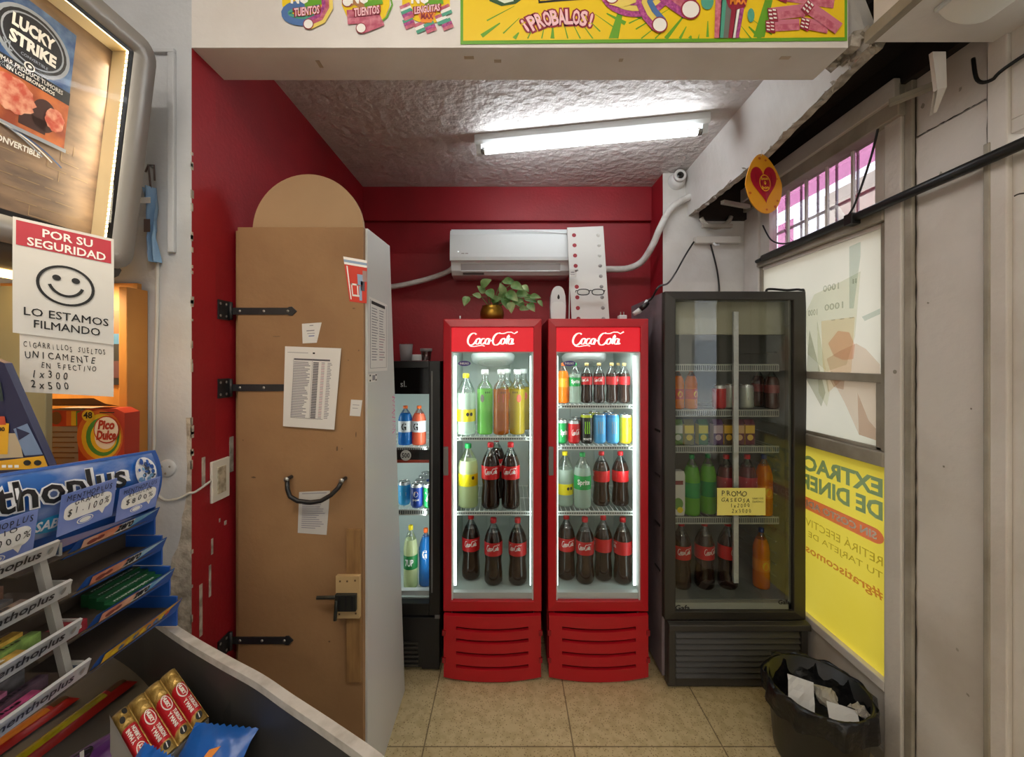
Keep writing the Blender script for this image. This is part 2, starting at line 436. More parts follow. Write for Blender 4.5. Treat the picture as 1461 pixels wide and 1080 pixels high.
# ---------- right wall: windows, timber panels and the street door
def rbox(m, y0, y1, z0, z1, mat, x0=RX, x1=RX + .05): return m.box(x0, x1, y0, y1, z0, z1, mat)
w = MB()
rbox(w, 1.5, 2.47, 0, .31, old_paint, RX + .005)
rbox(w, 1.215, 1.445, 0, 2.14, old_paint, RX + .01); rbox(w, 1.215, 1.445, 2.145, 2.34, old_paint, RX + .008); rbox(w, 1.215, 1.445, 2.345, 2.56, old_paint, RX + .012)
rbox(w, -3.2, .22, 0, .5, old_paint); rbox(w, -3.2, -2.4, .5, 3.1, old_paint); rbox(w, -.6, .22, .5, 3.1, old_paint); rbox(w, -2.4, -.6, 2.3, 3.1, old_paint)
rbox(w, .22, 1.215, 2.52, 3.1, old_paint); rbox(w, 1.2, 2.47, 2.56, 2.8, old_paint, RX + .04, RX + .1)
crk = M('dark_crack', '3a332c', .9)
def crack(p, q, wd, n=26):
    """open joint between boards: a ragged dark line on the panel face, p and q as (y, z)"""
    pts = [(p[0] + (q[0] - p[0]) * i / n + R.uniform(-1, 1) * wd * .5, p[1] + (q[1] - p[1]) * i / n + R.uniform(-1, 1) * wd * .5) for i in range(n + 1)]
    v_, f_ = ribbon(pts, [wd * R.uniform(.3, 1.1) for _ in pts]); w.add([(RX + .0062, a, b) for a, b in v_], f_, crk)
crack((1.443, .02), (1.4425, 2.5), .0035, 60); crack((1.2245, .02), (1.226, 2.5), .003, 60); crack((1.44, 2.343), (1.23, 2.343), .0022); crack((1.44, 2.143), (1.23, 2.143), .0018)
for (y, z, s) in ((1.36, 2.17, .012), (1.42, 2.44, .01), (1.3, 2.42, .008), (1.4, 1.75, .005), (1.31, .62, .007), (1.28, .5, .006), (1.35, 1.2, .004), (1.27, 1.4, .004)):
    w.add([(RX + .0064, y + s * R.uniform(.4, 1) * math.cos(a * PI / 4), z + s * R.uniform(.4, 1.3) * math.sin(a * PI / 4)) for a in range(8)], [tuple(range(8))], dirty_paint)
struct('wall_right', w, .002)
t = MB()        # stiles and rails
rbox(t, 1.445, 1.475, 0, 2.56, dirty_paint, RX - .004); rbox(t, 1.478, 1.545, 0, 2.56, old_paint, RX - .012)
rbox(t, 2.33, 2.47, 0, 2.56, old_paint, RX - .008); rbox(t, 2.25, 2.33, 2.13, 2.45, old_paint, RX + .004)
rbox(t, 1.545, 2.33, .29, .33, old_paint, RX - .012); rbox(t, 1.545, 2.33, 1.145, 1.2, dirty_paint, RX - .018)
rbox(t, 1.545, 2.33, 2.085, 2.13, dirty_paint, RX - .018); rbox(t, 1.47, 2.47, 2.44, 2.56, dirty_paint, RX - .03); rbox(t, 1.47, 2.47, 2.50, 2.575, old_paint, RX - .045, RX - .02)
rbox(t, 1.165, 1.215, 0, 2.56, old_paint, RX - .01); rbox(t, 1.205, 1.222, 0, 2.2, dirty_paint, RX - .014); rbox(t, 1.545, 1.6, 2.13, 2.45, old_paint, RX + .002)
t.add([(RX - .013, 1.5 + .008 * math.cos(a * PI / 4), 1.51 + .008 * math.sin(a * PI / 4)) for a in range(8)], [tuple(range(8))], dirty_paint)
struct('trim_6', t, .004)
struct('baseboard_right', rbox(MB(), 1.5, 2.47, 0, .06, dirty_paint, RX - .008), .003)
# window_1: big sash with a mid rail, faded picture film on the street side
wf = MB()
rbox(wf, 1.545, 1.575, 1.2, 2.085, dirty_paint, RX + .002); rbox(wf, 2.31, 2.335, 1.2, 2.085, dirty_paint, RX + .002)
rbox(wf, 1.575, 2.31, 1.465, 1.5, dirty_paint, RX + .006); rbox(wf, 1.575, 1.6, 1.2, 1.465, dirty_paint, RX + .006)
rbox(wf, 1.575, 2.31, 2.065, 2.085, old_paint, RX + .006); rbox(wf, 1.575, 2.31, 1.2, 1.215, dirty_paint, RX + .006)
w1 = struct('window_1', wf, .003)
MB().quad((RX + .028, 1.57, 1.2), (RX + .028, 2.32, 1.2), (RX + .028, 2.32, 2.08), (RX + .028, 1.57, 2.08), pane).build('glass', w1)
w2f = MB()
for y in (1.72, 1.86, 1.99, 2.12): rbox(w2f, y, y + .012, 2.13, 2.45, old_paint, RX + .02, RX + .03)
w2 = struct('window_2', w2f)
MB().quad((RX + .024, 1.59, 2.12), (RX + .024, 2.26, 2.12), (RX + .024, 2.26, 2.45), (RX + .024, 1.59, 2.45), glass('dusty_glass', (.74, .69, .76), .05)).build('glass', w2)
w3 = struct('window_3', rbox(rbox(MB(), 1.545, 1.56, .31, 1.15, old_paint, RX + .002), 2.31, 2.335, .31, 1.15, old_paint, RX + .002), .002)
MB().quad((RX + .02, 1.55, .31), (RX + .02, 2.33, .31), (RX + .02, 2.33, 1.15), (RX + .02, 1.55, 1.15), pane).build('glass', w3)
# street door with its glazed panel and transom
d = MB()
rbox(d, 1.075, 1.165, .02, 2.18, old_paint, RX + .004); rbox(d, .22, .32, .02, 2.18, old_paint, RX + .004)
rbox(d, .32, 1.075, .02, .85, old_paint, RX + .004); rbox(d, .32, 1.075, 2.06, 2.18, old_paint, RX + .004)
rbox(d, 1.06, 1.085, .85, 2.06, dirty_paint, RX - .004, RX + .02); rbox(d, .32, .34, .85, 2.06, dirty_paint, RX - .004, RX + .02)
rbox(d, .34, 1.06, .85, .87, dirty_paint, RX - .004, RX + .02); rbox(d, .34, 1.06, 2.04, 2.06, dirty_paint, RX - .004, RX + .02)
rbox(d, .22, 1.165, 2.2, 2.24, old_paint, RX); rbox(d, 1.09, 1.165, 2.24, 2.52, old_paint, RX); rbox(d, .22, .3, 2.24, 2.52, old_paint, RX); rbox(d, .3, 1.09, 2.49, 2.52, old_paint, RX)
rbox(d, 1.125, 1.13, 2.24, 2.5, dirty_paint, RX - .003)
v_, f_ = ribbon([(1.16 - .05 * i / 8, 2.02 + .002 * math.sin(i)) for i in range(9)], .0022); d.add([(RX + .0035, a, b) for a, b in v_], f_, M('dark_crack', '3a332c', .9))
d1 = struct('door_1', d, .003)
MB().quad((RX + .02, .33, .86), (RX + .02, 1.07, .86), (RX + .02, 1.07, 2.05), (RX + .02, .33, 2.05), pane).quad((RX + .03, .3, 2.24), (RX + .03, 1.09, 2.24), (RX + .03, 1.09, 2.49), (RX + .03, .3, 2.49), pane).build('glass', d1)
rbox(MB(), .25, .28, 1.0, 1.16, blk, RX - .05, RX - .03).build('handle', d1, .004)
w4 = struct('window_4', rbox(rbox(MB(), -1.52, -1.48, .5, 2.3, old_paint), -2.4, -.6, 1.6, 1.64, old_paint), .003)
MB().quad((RX + .02, -2.4, .5), (RX + .02, -.6, .5), (RX + .02, -.6, 2.3), (RX + .02, -2.4, 2.3), pane).build('glass', w4)
# front of the shop behind the viewer
w = MB().box(-1.7, -1.6, -3.2, FY, 0, 3.1, white_paint); struct('wall_left_front', w)
w = MB().box(-1.6, -.9, -3.3, -3.2, 0, 3.1, white_paint).box(.9, RX + .05, -3.3, -3.2, 0, 3.1, white_paint).box(-.9, .9, -3.3, -3.2, 2.3, 3.1, white_paint)
struct('wall_rear', w)
# street outside
st = MB().box(RX + .1, 12, -8, 10, -.15, -.05, M('pavement', '8d8a86', .8, col2='77746f', scale=4)); st.box(-4, RX + .1, -9, -3.35, -.15, -.05, MATS['pavement'])
g = struct('trim_7', st)
fac = M('far_facade', 'cfc3ae', .8, col2='b9ae9c', scale=2); dk = M('far_window', '4a4f55', .2)
fb = MB().box(7, 7.4, -6, 9, -.1, 5.2, fac)
for k in range(8):
    for z in (.6, 3.0): fb.box(6.97, 7.0, -5.4 + k * 1.8, -4.5 + k * 1.8, z, z + 1.5, dk)
rb_ = MB().box(-7, 6, -9.6, -9.2, -.15, 6.5, fac)  # added out of view: keeps bright sky out of the fridge glass reflections
for k in range(6):
    for z in (.6, 3.2): rb_.box(-6 + k * 2, -5 + k * 2, -9.2, -9.17, z, z + 1.6, dk)
tag(rb_.build('street_building'), 'unseen pale building added behind the viewer to block the bright sky', 'building')
tag(fb.build('street_building'), 'pale building across the street seen through the shop door', 'building')
grl = MB()
gm = M('grille_metal', 'b4aeb8', .5)
for i in range(10): y = 1.5 + i * .12; grl.box(1.6, 1.608, y, y + .008, 1.95, 2.75, gm)
for z in (2.3, 2.7): grl.box(1.598, 1.61, 1.4, 2.6, z, z + .012, gm)
grl.build('bar_grille', w2)
pk = ink_film('pink_film', 'f7cae0', .2)
pkm = MB().box(1.5, 1.503, 1.59, 2.26, 2.37, 2.47, pk).box(1.5, 1.503, 2.14, 2.26, 2.1, 2.30, pk)
pkm.build('pink_film', w2)

# ================================================================ LAMPS
tube_on = M('lit_tube', 'ffffff', .4, emit='f4fbff', estr=30)
tube_hi = M('fill_tube_front', 'ffffff', .4, emit='fff6ea', estr=70)  # stronger glow for the added fill lamps behind the viewer
tube_off = M('unlit_tube', 'e6e8e6', .3)
metal = M('bare_metal', '9b9a96', .35, metal=.9)
chrome = M('chrome', 'c8c8c8', .15, metal=1)
def tube_lamp(name, label, a, b, z, drop=.075, lit=tube_on, one=True):
    """batten with a fluorescent tube below it; a, b: ends in plan; z: the ceiling it hangs on"""
    a = Vector((*a, z)); b = Vector((*b, z)); dr = (b - a); ln = dr.length; dr.normalize(); sd = Vector((-dr.y, dr.x, 0))
    t = thing(name, label, 'lamp', (a + b) / 2, None)
    def P(u, v, w): return a + dr * u + sd * v + Vector((0, 0, w))
    m = MB(); prof = [(-.03, 0), (-.03, -.03), (-.018, -.045), (.018, -.045), (.03, -.03), (.03, 0)]
    m.prism(prof, lambda p, q, w: P(w, p, q), ln, whp); m.build('batten', t)
    for u in (.006, ln - .03):
        m = MB(); m.prism([(-.014, -.04), (-.014, -drop - .016), (.014, -drop - .016), (.014, -.04)], lambda p, q, w: P(u + w, p, q), .024, whp); m.build('tube_holder', t, .002)
    m = MB(); m.tube([P(.03, 0, -drop), P(ln - .03, 0, -drop)], .0135, lit, 12); m.build('tube', t)
    for u in (.03, ln - .05): MB().tube([P(u, 0, -drop), P(u + .02, 0, -drop)], .0142, metal, 12).build('end_cap', t)
    return t
tl = tube_lamp('ceiling_lamp', 'lit fluorescent tube lamp on the rough ceiling of the red alcove', (-.165, 2.075), (.93, 1.885), CZ)
m = MB(); m.lathe([(0, 0), (.05, 0), (.048, -.012), (.03, -.02), (0, -.022)], whp, (.38, 2.02, CZ)); m.build('ceiling_rose', tl)
tube_lamp('ceiling_lamp', 'unseen fluorescent tube lamp added as fill on the front ceiling behind the viewer', (-.9, -.1), (.5, -.1), 3.05, .075, tube_hi)  # unseen lamp, added as fill light for the front room
tube_lamp('ceiling_lamp', 'second unseen fill tube lamp added on the front ceiling by the rear shopfront', (-.7, -1.9), (.7, -1.9), 3.05, .075, tube_hi)  # likewise added out of view to brighten the room
t = thing('wall_lamp', 'white rounded lamp housing under the soffit over the street door', 'lamp', (1.22, .8, 2.48))
MB().prism([(.5 * .16 * math.cos(PI * i / 12), -.045 * math.sin(PI * i / 12)) for i in range(13)], lambda p, q, w: (1.22 + p, .36 + w, 2.489 + q), .72, M('lamp_diffuser', 'e7e6e1', .3), True).build('diffuser', t)
MB().box(1.135, 1.305, .355, 1.085, 2.478, 2.49, whp).build('housing', t, .003)

# ================================================================ BOTTLES AND CANS
coke = M('cola', '2a140c', .08)
red_lab = M('red_wrapper', 'c8161e', .4); white_ink = M('white_ink', 'f2f0ec', .5)
def liquid(n, c, f=.45): return thin('drink_' + n, c, f, .1)
CONTOUR = [(0, 0), (.55, .0), (.85, .012), (1, .05), (1, .16), (.93, .27), (.88, .36), (.94, .43), (.98, .46), (.98, .66), (.9, .72), (.68, .80), (.45, .86), (.3, .9), (.27, .93)]
STRAIGHT = [(0, 0), (.7, 0), (.95, .012), (1, .05), (1, .3), (.985, .32), (.985, .56), (1, .58), (.99, .64), (.86, .74), (.6, .83), (.38, .89), (.29, .915), (.27, .94)]
TALL = [(0, 0), (.8, 0), (.97, .012), (1, .04), (1, .68), (.96, .73), (.8, .77), (.5, .81), (.4, .84), (.38, .93)]
_B = {}
def bottle(kind, name, label, cat, group, loc, rz=0):
    """kind: a key of BOTTLES"""
    if kind in _B: return copy_thing(_B[kind], loc, label, rz, group)
    d = BOTTLES[kind]; H, Rr, prof, liq, fill, capm, lab = d[:7]
    t = thing(name, label, cat, loc, group, rz)
    P = []
    for i, (r, z) in enumerate(prof):
        if P and P[-1][1] < fill * H < z * H:
            f = (fill - prof[i - 1][1]) / (z - prof[i - 1][1]); P.append(((prof[i - 1][0] + (r - prof[i - 1][0]) * f) * Rr, fill * H, liq))
        P.append((r * Rr, z * H, liq if z <= fill else clearp))
    MB().lathe(P, liq, n=18).build('bottle_body', t, world=False)
    MB().lathe([(P[-1][0] * 1.0, .925 * H), (P[-1][0] * 1.25, .93 * H), (P[-1][0] * 1.25, .99 * H), (P[-1][0] * 1.1, H), (0, H)], capm, n=16).build('cap', t, world=False)
    if lab:
        z0, z1, lm, deco = lab
        rr = 0
        for (ra, za), (rb, zb) in zip(prof, prof[1:]):
            if zb >= z0 and za <= z1:
                for zz in (max(za, z0), min(zb, z1)): rr = max(rr, ra + (rb - ra) * (zz - za) / ((zb - za) or 1))
        rr *= Rr * 1.015
        m = MB()
        if lm is not clearp: m.lathe([(rr, z0 * H), (rr, z1 * H)], lm, n=18)
        zc = (z0 + z1) / 2 * H; h = (z1 - z0) * H
        for (sh, a0, aw, dz, hh, mm) in deco: m.wrap(sh, rr * 1.01, zc + dz * h, a0, aw, h * hh, mm)
        m.build('wrapper', t, world=False)
    _B[kind] = t
    return t
def T(s, b=.02): return text_shape(s, b)
red_cap = M('red_cap', 'd3202a', .4); yel_cap = M('yellow_cap', 'f2dc1a', .4); wht_cap = M('white_cap', 'eef0ee', .4); grn_cap = M('green_cap', '1f9c4e', .4); gold_cap = M('gold_cap', 'c9ab6c', .4); org_cap = M('orange_cap', 'ee6a1f', .4); blu_cap = M('blue_cap', '27458f', .4)
yel_lab = M('yellow_wrapper', 'f0dc14', .45); grn_lab = M('green_wrapper', '1f9a4a', .45); lab_w = M('pale_wrapper', 'dfe6ea', .45); purple = M('purple_wrapper', '5e3a8a', .45)
seal = M('dark_seal', '26221f', .6)
logo = [(SCRIPT, 0, 1.5, .12, .55, white_ink)]
logo2 = logo + [(SCRIPT, 2.4, 1.5, .12, .55, white_ink)]
seals = [(DISC, .25, .32, .1, .3, seal), (DISC, .65, .32, .1, .3, seal)]
soda_lemon = liquid('lemon', 'd9e3b4', .5); water_c = liquid('clear', 'cfe0d3', .6); lime = liquid('lime', '8fe06a', .5); amber = liquid('amber', 'b8661a', .5); straw = liquid('straw', 'c6ae2e', .5); orange_d = liquid('orange', 'f7891b', .4); blue_d = liquid('blue', '2a86d8', .4); coral = liquid('coral', 'f57a58', .4)
BOTTLES = {
    'cola_mid': (.28, .044, CONTOUR, coke, .80, red_cap, (.46, .66, red_lab, logo2)),
    'cola_big': (.335, .0475, CONTOUR, coke, .80, red_cap, (.46, .66, red_lab, logo2)),
    'cola_small': (.208, .0305, CONTOUR, coke, .74, gold_cap, (.46, .66, red_lab, logo2)),
    'lemon_big': (.325, .051, STRAIGHT, soda_lemon, .74, grn_cap, (.35, .54, yel_lab, [(RECT, -.2, .9, -.25, .08, M('green_ink', '2c7d3a', .6)), (DISC, .6, .3, .2, .3, seal)])),
    'lemon_mid': (.28, .044, STRAIGHT, water_c, .68, yel_cap, (.22, .42, yel_lab, seals)),
    'lemon_yellowcap': (.315, .050, STRAIGHT, water_c, .68, yel_cap, (.22, .42, yel_lab, seals)),
    'returnable_lime': (.335, .0405, TALL, lime, .7, wht_cap, (.50, .62, clearp, [(DISC, -.3, .5, 0, 1.0, M('grey_seal', '6d6a5e', .6)), (T('o o o'), .4, .7, .75, .25, seal)])),
    'returnable_amber': (.335, .0405, TALL, amber, .7, wht_cap, (.50, .62, clearp, [(RECT, 0, .7, 0, 1.0, M('faded_red', 'c85a44', .6)), (T('o o o'), .3, .7, .75, .25, seal)])),
    'returnable_straw': (.335, .0405, TALL, straw, .7, wht_cap, (.50, .62, clearp, [(DISC, .2, .6, 0, 1.0, M('faded_red', 'c85a44', .6)), (T('o o o'), -.3, .7, .75, .25, seal)])),
    'lime_small': (.208, .0305, STRAIGHT, water_c, .72, grn_cap, (.42, .64, grn_lab, [(T('Sprite', .03), 0, 1.5, 0, .55, white_ink)])),
    'orange_small': (.208, .0305, STRAIGHT, orange_d, .8, org_cap, (.40, .62, M('orange_wrapper', 'f5921f', .4), [(RECT, -.1, .9, .1, .12, M('navy_ink', '22306a', .6))])),
    'lime_big': (.28, .044, STRAIGHT, water_c, .74, grn_cap, (.35, .60, grn_lab, [(T('Sprite', .03), 0, 1.5, 0, .5, white_ink)])),
    'blue_sport': (.205, .037, STRAIGHT, blue_d, .8, org_cap, (.34, .62, lab_w, [(T('G', .03), 0, .7, 0, .7, ink)])),
    'coral_sport': (.205, .037, STRAIGHT, coral, .8, org_cap, (.34, .62, lab_w, [(T('G', .03), -.3, .7, 0, .7, ink)])),
    'green_label_big': (.325, .037, STRAIGHT, soda_lemon, .78, yel_cap, (.32, .54, M('deep_green_wrapper', '1e7a3c', .45), [(T('7UP', .03), 0, 1.2, 0, .5, white_ink)])),
    'blue_big': (.3, .036, STRAIGHT, blue_d, .86, org_cap, (.5, .66, blue_d, [(T('G', .05), 0, .7, 0, 1.0, white_ink)])),
    'orange_big': (.3, .0385, STRAIGHT, orange_d, .82, blu_cap, (.3, .5, M('orange_wrapper', 'f5921f', .4), [(DISC, 0, .8, 0, .7, M('yellow_fruit', 'f2c22a', .5))])),
    'juice_small': (.2, .030, STRAIGHT, orange_d, .82, org_cap, (.25, .5, M('red_orange_wrapper', 'cf4a22', .4), [(DISC, 0, .8, 0, .6, M('yellow_fruit', 'f2c22a', .5))])),
    'dark_small': (.2, .034, CONTOUR, M('dark_red_drink', '3a1410', .1), .8, blk, (.4, .6, M('dark_red_wrapper', '7a1f20', .4), [])),
    'lime_green_big': (.3, .039, STRAIGHT, liquid('bright_lime', '79cf45', .4), .8, grn_cap, (.3, .55, grn_lab, [])),
    'berry_big': (.3, .044, STRAIGHT, M('berry_drink', '5a1a22', .1), .8, red_cap, (.45, .64, M('pink_red_wrapper', 'b3303f', .4), [(RECT, 0, 1.2, .1, .1, white_ink)])),
}
CANS = {}
def can(kind, name, label, group, loc, rz=0):
    if kind in CANS: return copy_thing(CANS[kind], loc, label, rz, group)
    H, r, bm, rim, deco = CAN_KINDS[kind]
    t = thing(name, label, 'can', loc, group, rz)
    m = MB().lathe([(0, .004), (r * .75, .002), (r * .8, 0), (r, .012), (r, H - .016), (r * .86, H - .003, rim), (r * .86, H, chrome)], bm, n=20)
    for (sh, a0, aw, zc, hh, mm) in deco: m.wrap(sh, r * 1.01, zc * H, a0, aw, hh * H, mm)
    m.build('can_body', t, world=False)
    MB().lathe([(r * .86, H), (r * .8, H - .004), (0, H - .004)], chrome, n=20).box(-.008, .008, -.014, .006, H - .004, H - .002, chrome).build('lid', t, world=False)
    CANS[kind] = t; return t
claw = [(ribbon([(-.35 + .28 * k, .5), (-.32 + .28 * k, .1), (-.38 + .28 * k, -.2), (-.30 + .28 * k, -.5)], .06)) for k in range(3)]
gm_ = M('claw_green', '8fd22a', .5)
CAN_KINDS = {
    'lime': (.122, .032, M('green_can', '148a44', .35), M('silver_rim', 'c8ccce', .3, metal=.6), [(T('Sprite', .03), .2, 1.3, .45, .3, white_ink)]),
    'red': (.118, .032, M('red_can', 'c3141d', .35), M('silver_rim', 'c8ccce', .3, metal=.6), [(SCRIPT, .1, 1.4, .5, .3, white_ink)]),
    'black': (.15, .033, M('black_can', '151715', .35), M('lime_rim', 'b9c52c', .35), [(c, 0, 1.1, .55, .42, gm_) for c in claw] + [(T('MONSTER', .02), 0, 1.3, .16, .07, white_ink)]),
    'blue': (.15, .033, M('blue_can', '4aa0d8', .35), M('blue_rim', '3b8fd0', .35), [(c, 0, 1.1, .55, .42, M('claw_grey', '8b9fb0', .4)) for c in claw]),
    'yellow': (.15, .033, M('yellow_can', 'e6c81a', .35), M('yellow_rim', 'd9d3a0', .35), [(c, 0, 1.1, .55, .42, M('claw_olive', '77702a', .4)) for c in claw]),
    'pepsi': (.122, .032, M('navy_can', '1d3f94', .35), M('silver_rim', 'c8ccce', .3, metal=.6), [(DISC, 0, .8, .6, .24, white_ink), (([(-.5, 0), (.5, .15), (.35, .4), (0, .5), (-.35, .4)], [(0, 1, 2, 3, 4)]), 0, .7, .6, .22, red_lab), (T('pepsi', .02), 0, 1.0, .35, .12, white_ink)]),
    'green7': (.122, .032, M('green_can', '148a44', .35), M('silver_rim', 'c8ccce', .3, metal=.6), [(T('7', .03), 0, .7, .5, .4, white_ink)]),
    'cyan': (.122, .032, M('cyan_can', '2f9fd6', .35), M('silver_rim', 'c8ccce', .3, metal=.6), [(RECT, 0, 1, .5, .15, white_ink)]),
    'silver': (.122, .032, M('silver_can', 'b9c0b8', .35, metal=.4), M('silver_rim', 'c8ccce', .3, metal=.6), [(RECT, 0, 1.2, .62, .12, M('green_ink', '2c7d3a', .6)), (RECT, 0, 1.0, .42, .1, M('navy_ink', '22306a', .6))]),
}

# ================================================================ FRIDGES
fr_red = M('fridge_red', 'b4101f', .38); fr_red2 = M('fridge_dark_red', '8e0f1c', .4); liner = M('fridge_liner', 'cdd8d4', .45)
slot = M('dark_slot', '1d0708', .7); badge_p = M('badge_purple', '4b3f86', .4)
led = M('led_strip', 'ffffff', .4, emit='eafff8', estr=3)
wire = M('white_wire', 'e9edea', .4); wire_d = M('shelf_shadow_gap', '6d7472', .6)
fglass = glass('fridge_glass', (.96, .98, .975), .025, .01)
def shelf(parent, x0, x1, y0, y1, z, m=wire, rail=.02, ticks=34, name='shelf'):
    s = MB()
    s.box(x0, x1, y0, y0 + .006, z - .005, z + .001, m); s.box(x0, x1, y0, y0 + .006, z - rail, z - rail + .005, m)
    for i in range(ticks + 1):
        x = x0 + (x1 - x0) * i / ticks
        s.box(x - .0012, x + .0012, y0 + .001, y0 + .004, z - rail, z, m)
    for i in range(17):
        x = x0 + (x1 - x0) * (i + .5) / 17; s.box(x - .0015, x + .0015, y0, y1, z - .004, z - .001, m)
    s.box(x0, x1, y1 - .006, y1, z - .008, z, m); s.box(x0, x1, (y0 + y1) / 2, (y0 + y1) / 2 + .005, z - .008, z - .004, m)
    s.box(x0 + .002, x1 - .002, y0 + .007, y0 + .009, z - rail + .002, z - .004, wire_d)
    return s.build(name, parent)
def red_fridge(label, X0, X1, Yf, shelves, led_side):
    W_ = X1 - X0; t = thing('drinks_fridge', label, 'fridge', ((X0 + X1) / 2, Yf + .3, 0), 'red glass-door fridges')
    zb, ztop, fw = .33, 1.756, .040
    Yb = Yf + .56; yd = Yf + .055
    c = MB(); th = .035
    outs = [fr_red2, liner, fr_red2, fr_red2, fr_red2, liner]
    c.box(X0, X0 + th, yd, Yb, .05, ztop, [fr_red2, liner, fr_red2, fr_red2, fr_red2, fr_red2])
    c.box(X1 - th, X1, yd, Yb, .05, ztop, [liner, fr_red2, fr_red2, fr_red2, fr_red2, fr_red2])
    c.box(X0 + th, X1 - th, Yb - .03, Yb, .05, ztop, [fr_red2, fr_red2, liner, fr_red2, fr_red2, fr_red2])
    c.box(X0 + th, X1 - th, yd, Yb - .03, ztop - .03, ztop, [fr_red2, fr_red2, fr_red2, fr_red2, liner, fr_red2])
    c.box(X0 + th, X1 - th, yd, Yb - .03, .36, .40, [fr_red2, fr_red2, liner, fr_red2, fr_red2, liner])
    c.box(X0 + th, X1 - th, yd + .02, Yb - .03, .05, .36, slot)
    # moulded ribs of the inner back wall
    for i in range(2):
        x = X0 + W_ * (.38 + .3 * i); c.box(x, x + .012, Yb - .04, Yb - .03, .42, 1.6, liner)
    c.build('cabinet', t, .003)
    # door: mitred frame, wider below
    d = MB(); zb2 = .385
    o = [(X0, zb), (X1, zb), (X1, ztop), (X0, ztop)]; i_ = [(X0 + fw, zb2), (X1 - fw, zb2), (X1 - fw, ztop - .042), (X0 + fw, ztop - .042)]
    vs = [(x, Yf + .008, z) for x, z in o] + [(x, Yf, z) for x, z in i_] + [(x, yd - .004, z) for x, z in o] + [(x, yd - .004, z) for x, z in i_]
    fs = []
    for k in range(4):
        k2 = (k + 1) % 4; fs += [(k, k2, 4 + k2, 4 + k), (8 + k, 8 + k2, k2, k), (4 + k, 4 + k2, 12 + k2, 12 + k), (12 + k, 12 + k2, 8 + k2, 8 + k)]
    d.add(vs, fs, fr_red)
    door = d.build('door', t, .004)
    zs0, zs1 = 1.594, ztop - .042
    xi0, xi1 = X0 + fw, X1 - fw
    MB().quad((xi0, Yf + .02, zb2), (xi1, Yf + .02, zb2), (xi1, Yf + .02, zs0), (xi0, Yf + .02, zs0), fglass).build('glass', door)
    MB().box(xi0, xi1, Yf + .022, Yf + .05, zb2, zb2 + .03, whp).box(xi0, xi0 + .006, Yf + .01, Yf + .05, zb2, zs0, whp).box(xi1 - .006, xi1, Yf + .01, Yf + .05, zb2, zs0, whp).box(xi0, xi1, Yf + .022, Yf + .05, zs0 - .004, zs0 + .003, whp).build('gasket', door)
    MB().box(X0 + .002, X0 + .026, Yf - .004, Yf + .01, .995, 1.135, M('handle_grey', '6f6a68', .4)).build('handle', door, .004)
    sg = MB().box(xi0, xi1, Yf + .012, Yf + .03, zs0 + .002, zs1, M('lit_red_sign', 'd0101f', .4, emit='e8102a', estr=.4)).build('sign', t)
    MB().flat(SCRIPT, ((xi0 + xi1) / 2, Yf + .011, (zs0 + zs1) / 2 + .003), (W_ * .52, 0, 0), (0, 0, .078), M('lit_white_letters', 'ffffff', .4, emit='fff4f0', estr=.5)).build('lettering', sg)
    for z, tk in shelves: shelf(t, X0 + th + .006, X1 - th - .006, Yf + .075, Yb - .05, z)
    # fan cover under the roof of the cabinet, maker's badge on the glass
    fm = Matrix.Translation(((X0 + X1) / 2 - .01, Yf + .33, 1.562)) @ Matrix.Rotation(math.radians(-17), 4, 'X')
    fc = MB().lathe([(0, -.022), (.095, -.021), (.118, -.012), (.124, .014)], whp, n=32, mx=fm)
    for r_ in (.05, .085): fc.lathe([(r_ - .002, -.0222), (r_, -.0245), (r_ + .002, -.0222)], liner, n=32, mx=fm)
    fc.box(X0 + th, X1 - th, Yf + .07, Yb - .03, 1.6, 1.615, liner).build('fan_cover', t)
    bx = xi0 + .062 if led_side < 0 else xi0 + .066
    bd = MB().flat(DISC, (bx, Yf + .018, 1.538), (.062, 0, 0), (0, 0, .026), badge_p)
    bd.text('INELRO', (bx, Yf + .017, 1.538), (.044, 0, 0), (0, 0, .010), white_ink, .02).build('badge', door)
    # front grille: bowed plate with four slots
    gr = MB(); z0, z1 = .02, .318
    def gy(u, z): return Yf - .002 - .016 * (1 - (2 * u - 1) ** 2) * (1.15 - z * 1.2)
    def zz(u, f): return z0 + (z1 - z0) * f - (.014 * (1 - (2 * u - 1) ** 2) if f < .9 else 0)
    ys = [0, .19, .245, .40, .455, .61, .665, .80, .855, 1.0]
    N = 16
    def strip(f0, f1, u0, u1, dy0=0, dy1=0, m=fr_red):
        k = [(u0 + (u1 - u0) * i / N) for i in range(N + 1)]
        gr.add([(X0 + .004 + u * (W_ - .008), gy(u, .2) + dy0, zz(u, f0)) for u in k] + [(X0 + .004 + u * (W_ - .008), gy(u, .2) + dy1, zz(u, f1)) for u in k], [(i, i + 1, N + 2 + i, N + 1 + i) for i in range(N)], m, True)
    for k in range(len(ys) - 1):
        if k % 2 == 0: strip(ys[k], ys[k + 1], 0, 1)
        else:
            strip(ys[k], ys[k + 1], 0, .13); strip(ys[k], ys[k + 1], .87, 1)
            strip(ys[k + 1] - .012, ys[k + 1], .13, .87, .014, 0, fr_red2); strip(ys[k], ys[k] + .012, .13, .87, 0, .014)
    strip(1.0, 1.012, 0, 1, 0, .02); strip(-.012, 0, 0, 1, .02, 0)
    for s_ in (X0 + .004, X1 - .004): gr.quad((s_, Yf, z0), (s_, Yf + .07, z0), (s_, Yf + .07, z1), (s_, Yf, z1), fr_red)
    for s_ in (-1, 1):
        for f in (.28, .72):
            xc = X0 + .006 if s_ < 0 else X1 - .006
            gr.box(xc - .008, xc + .008, Yf - .008, Yf + .004, z0 + (z1 - z0) * f - .012, z0 + (z1 - z0) * f + .012, fr_red2)
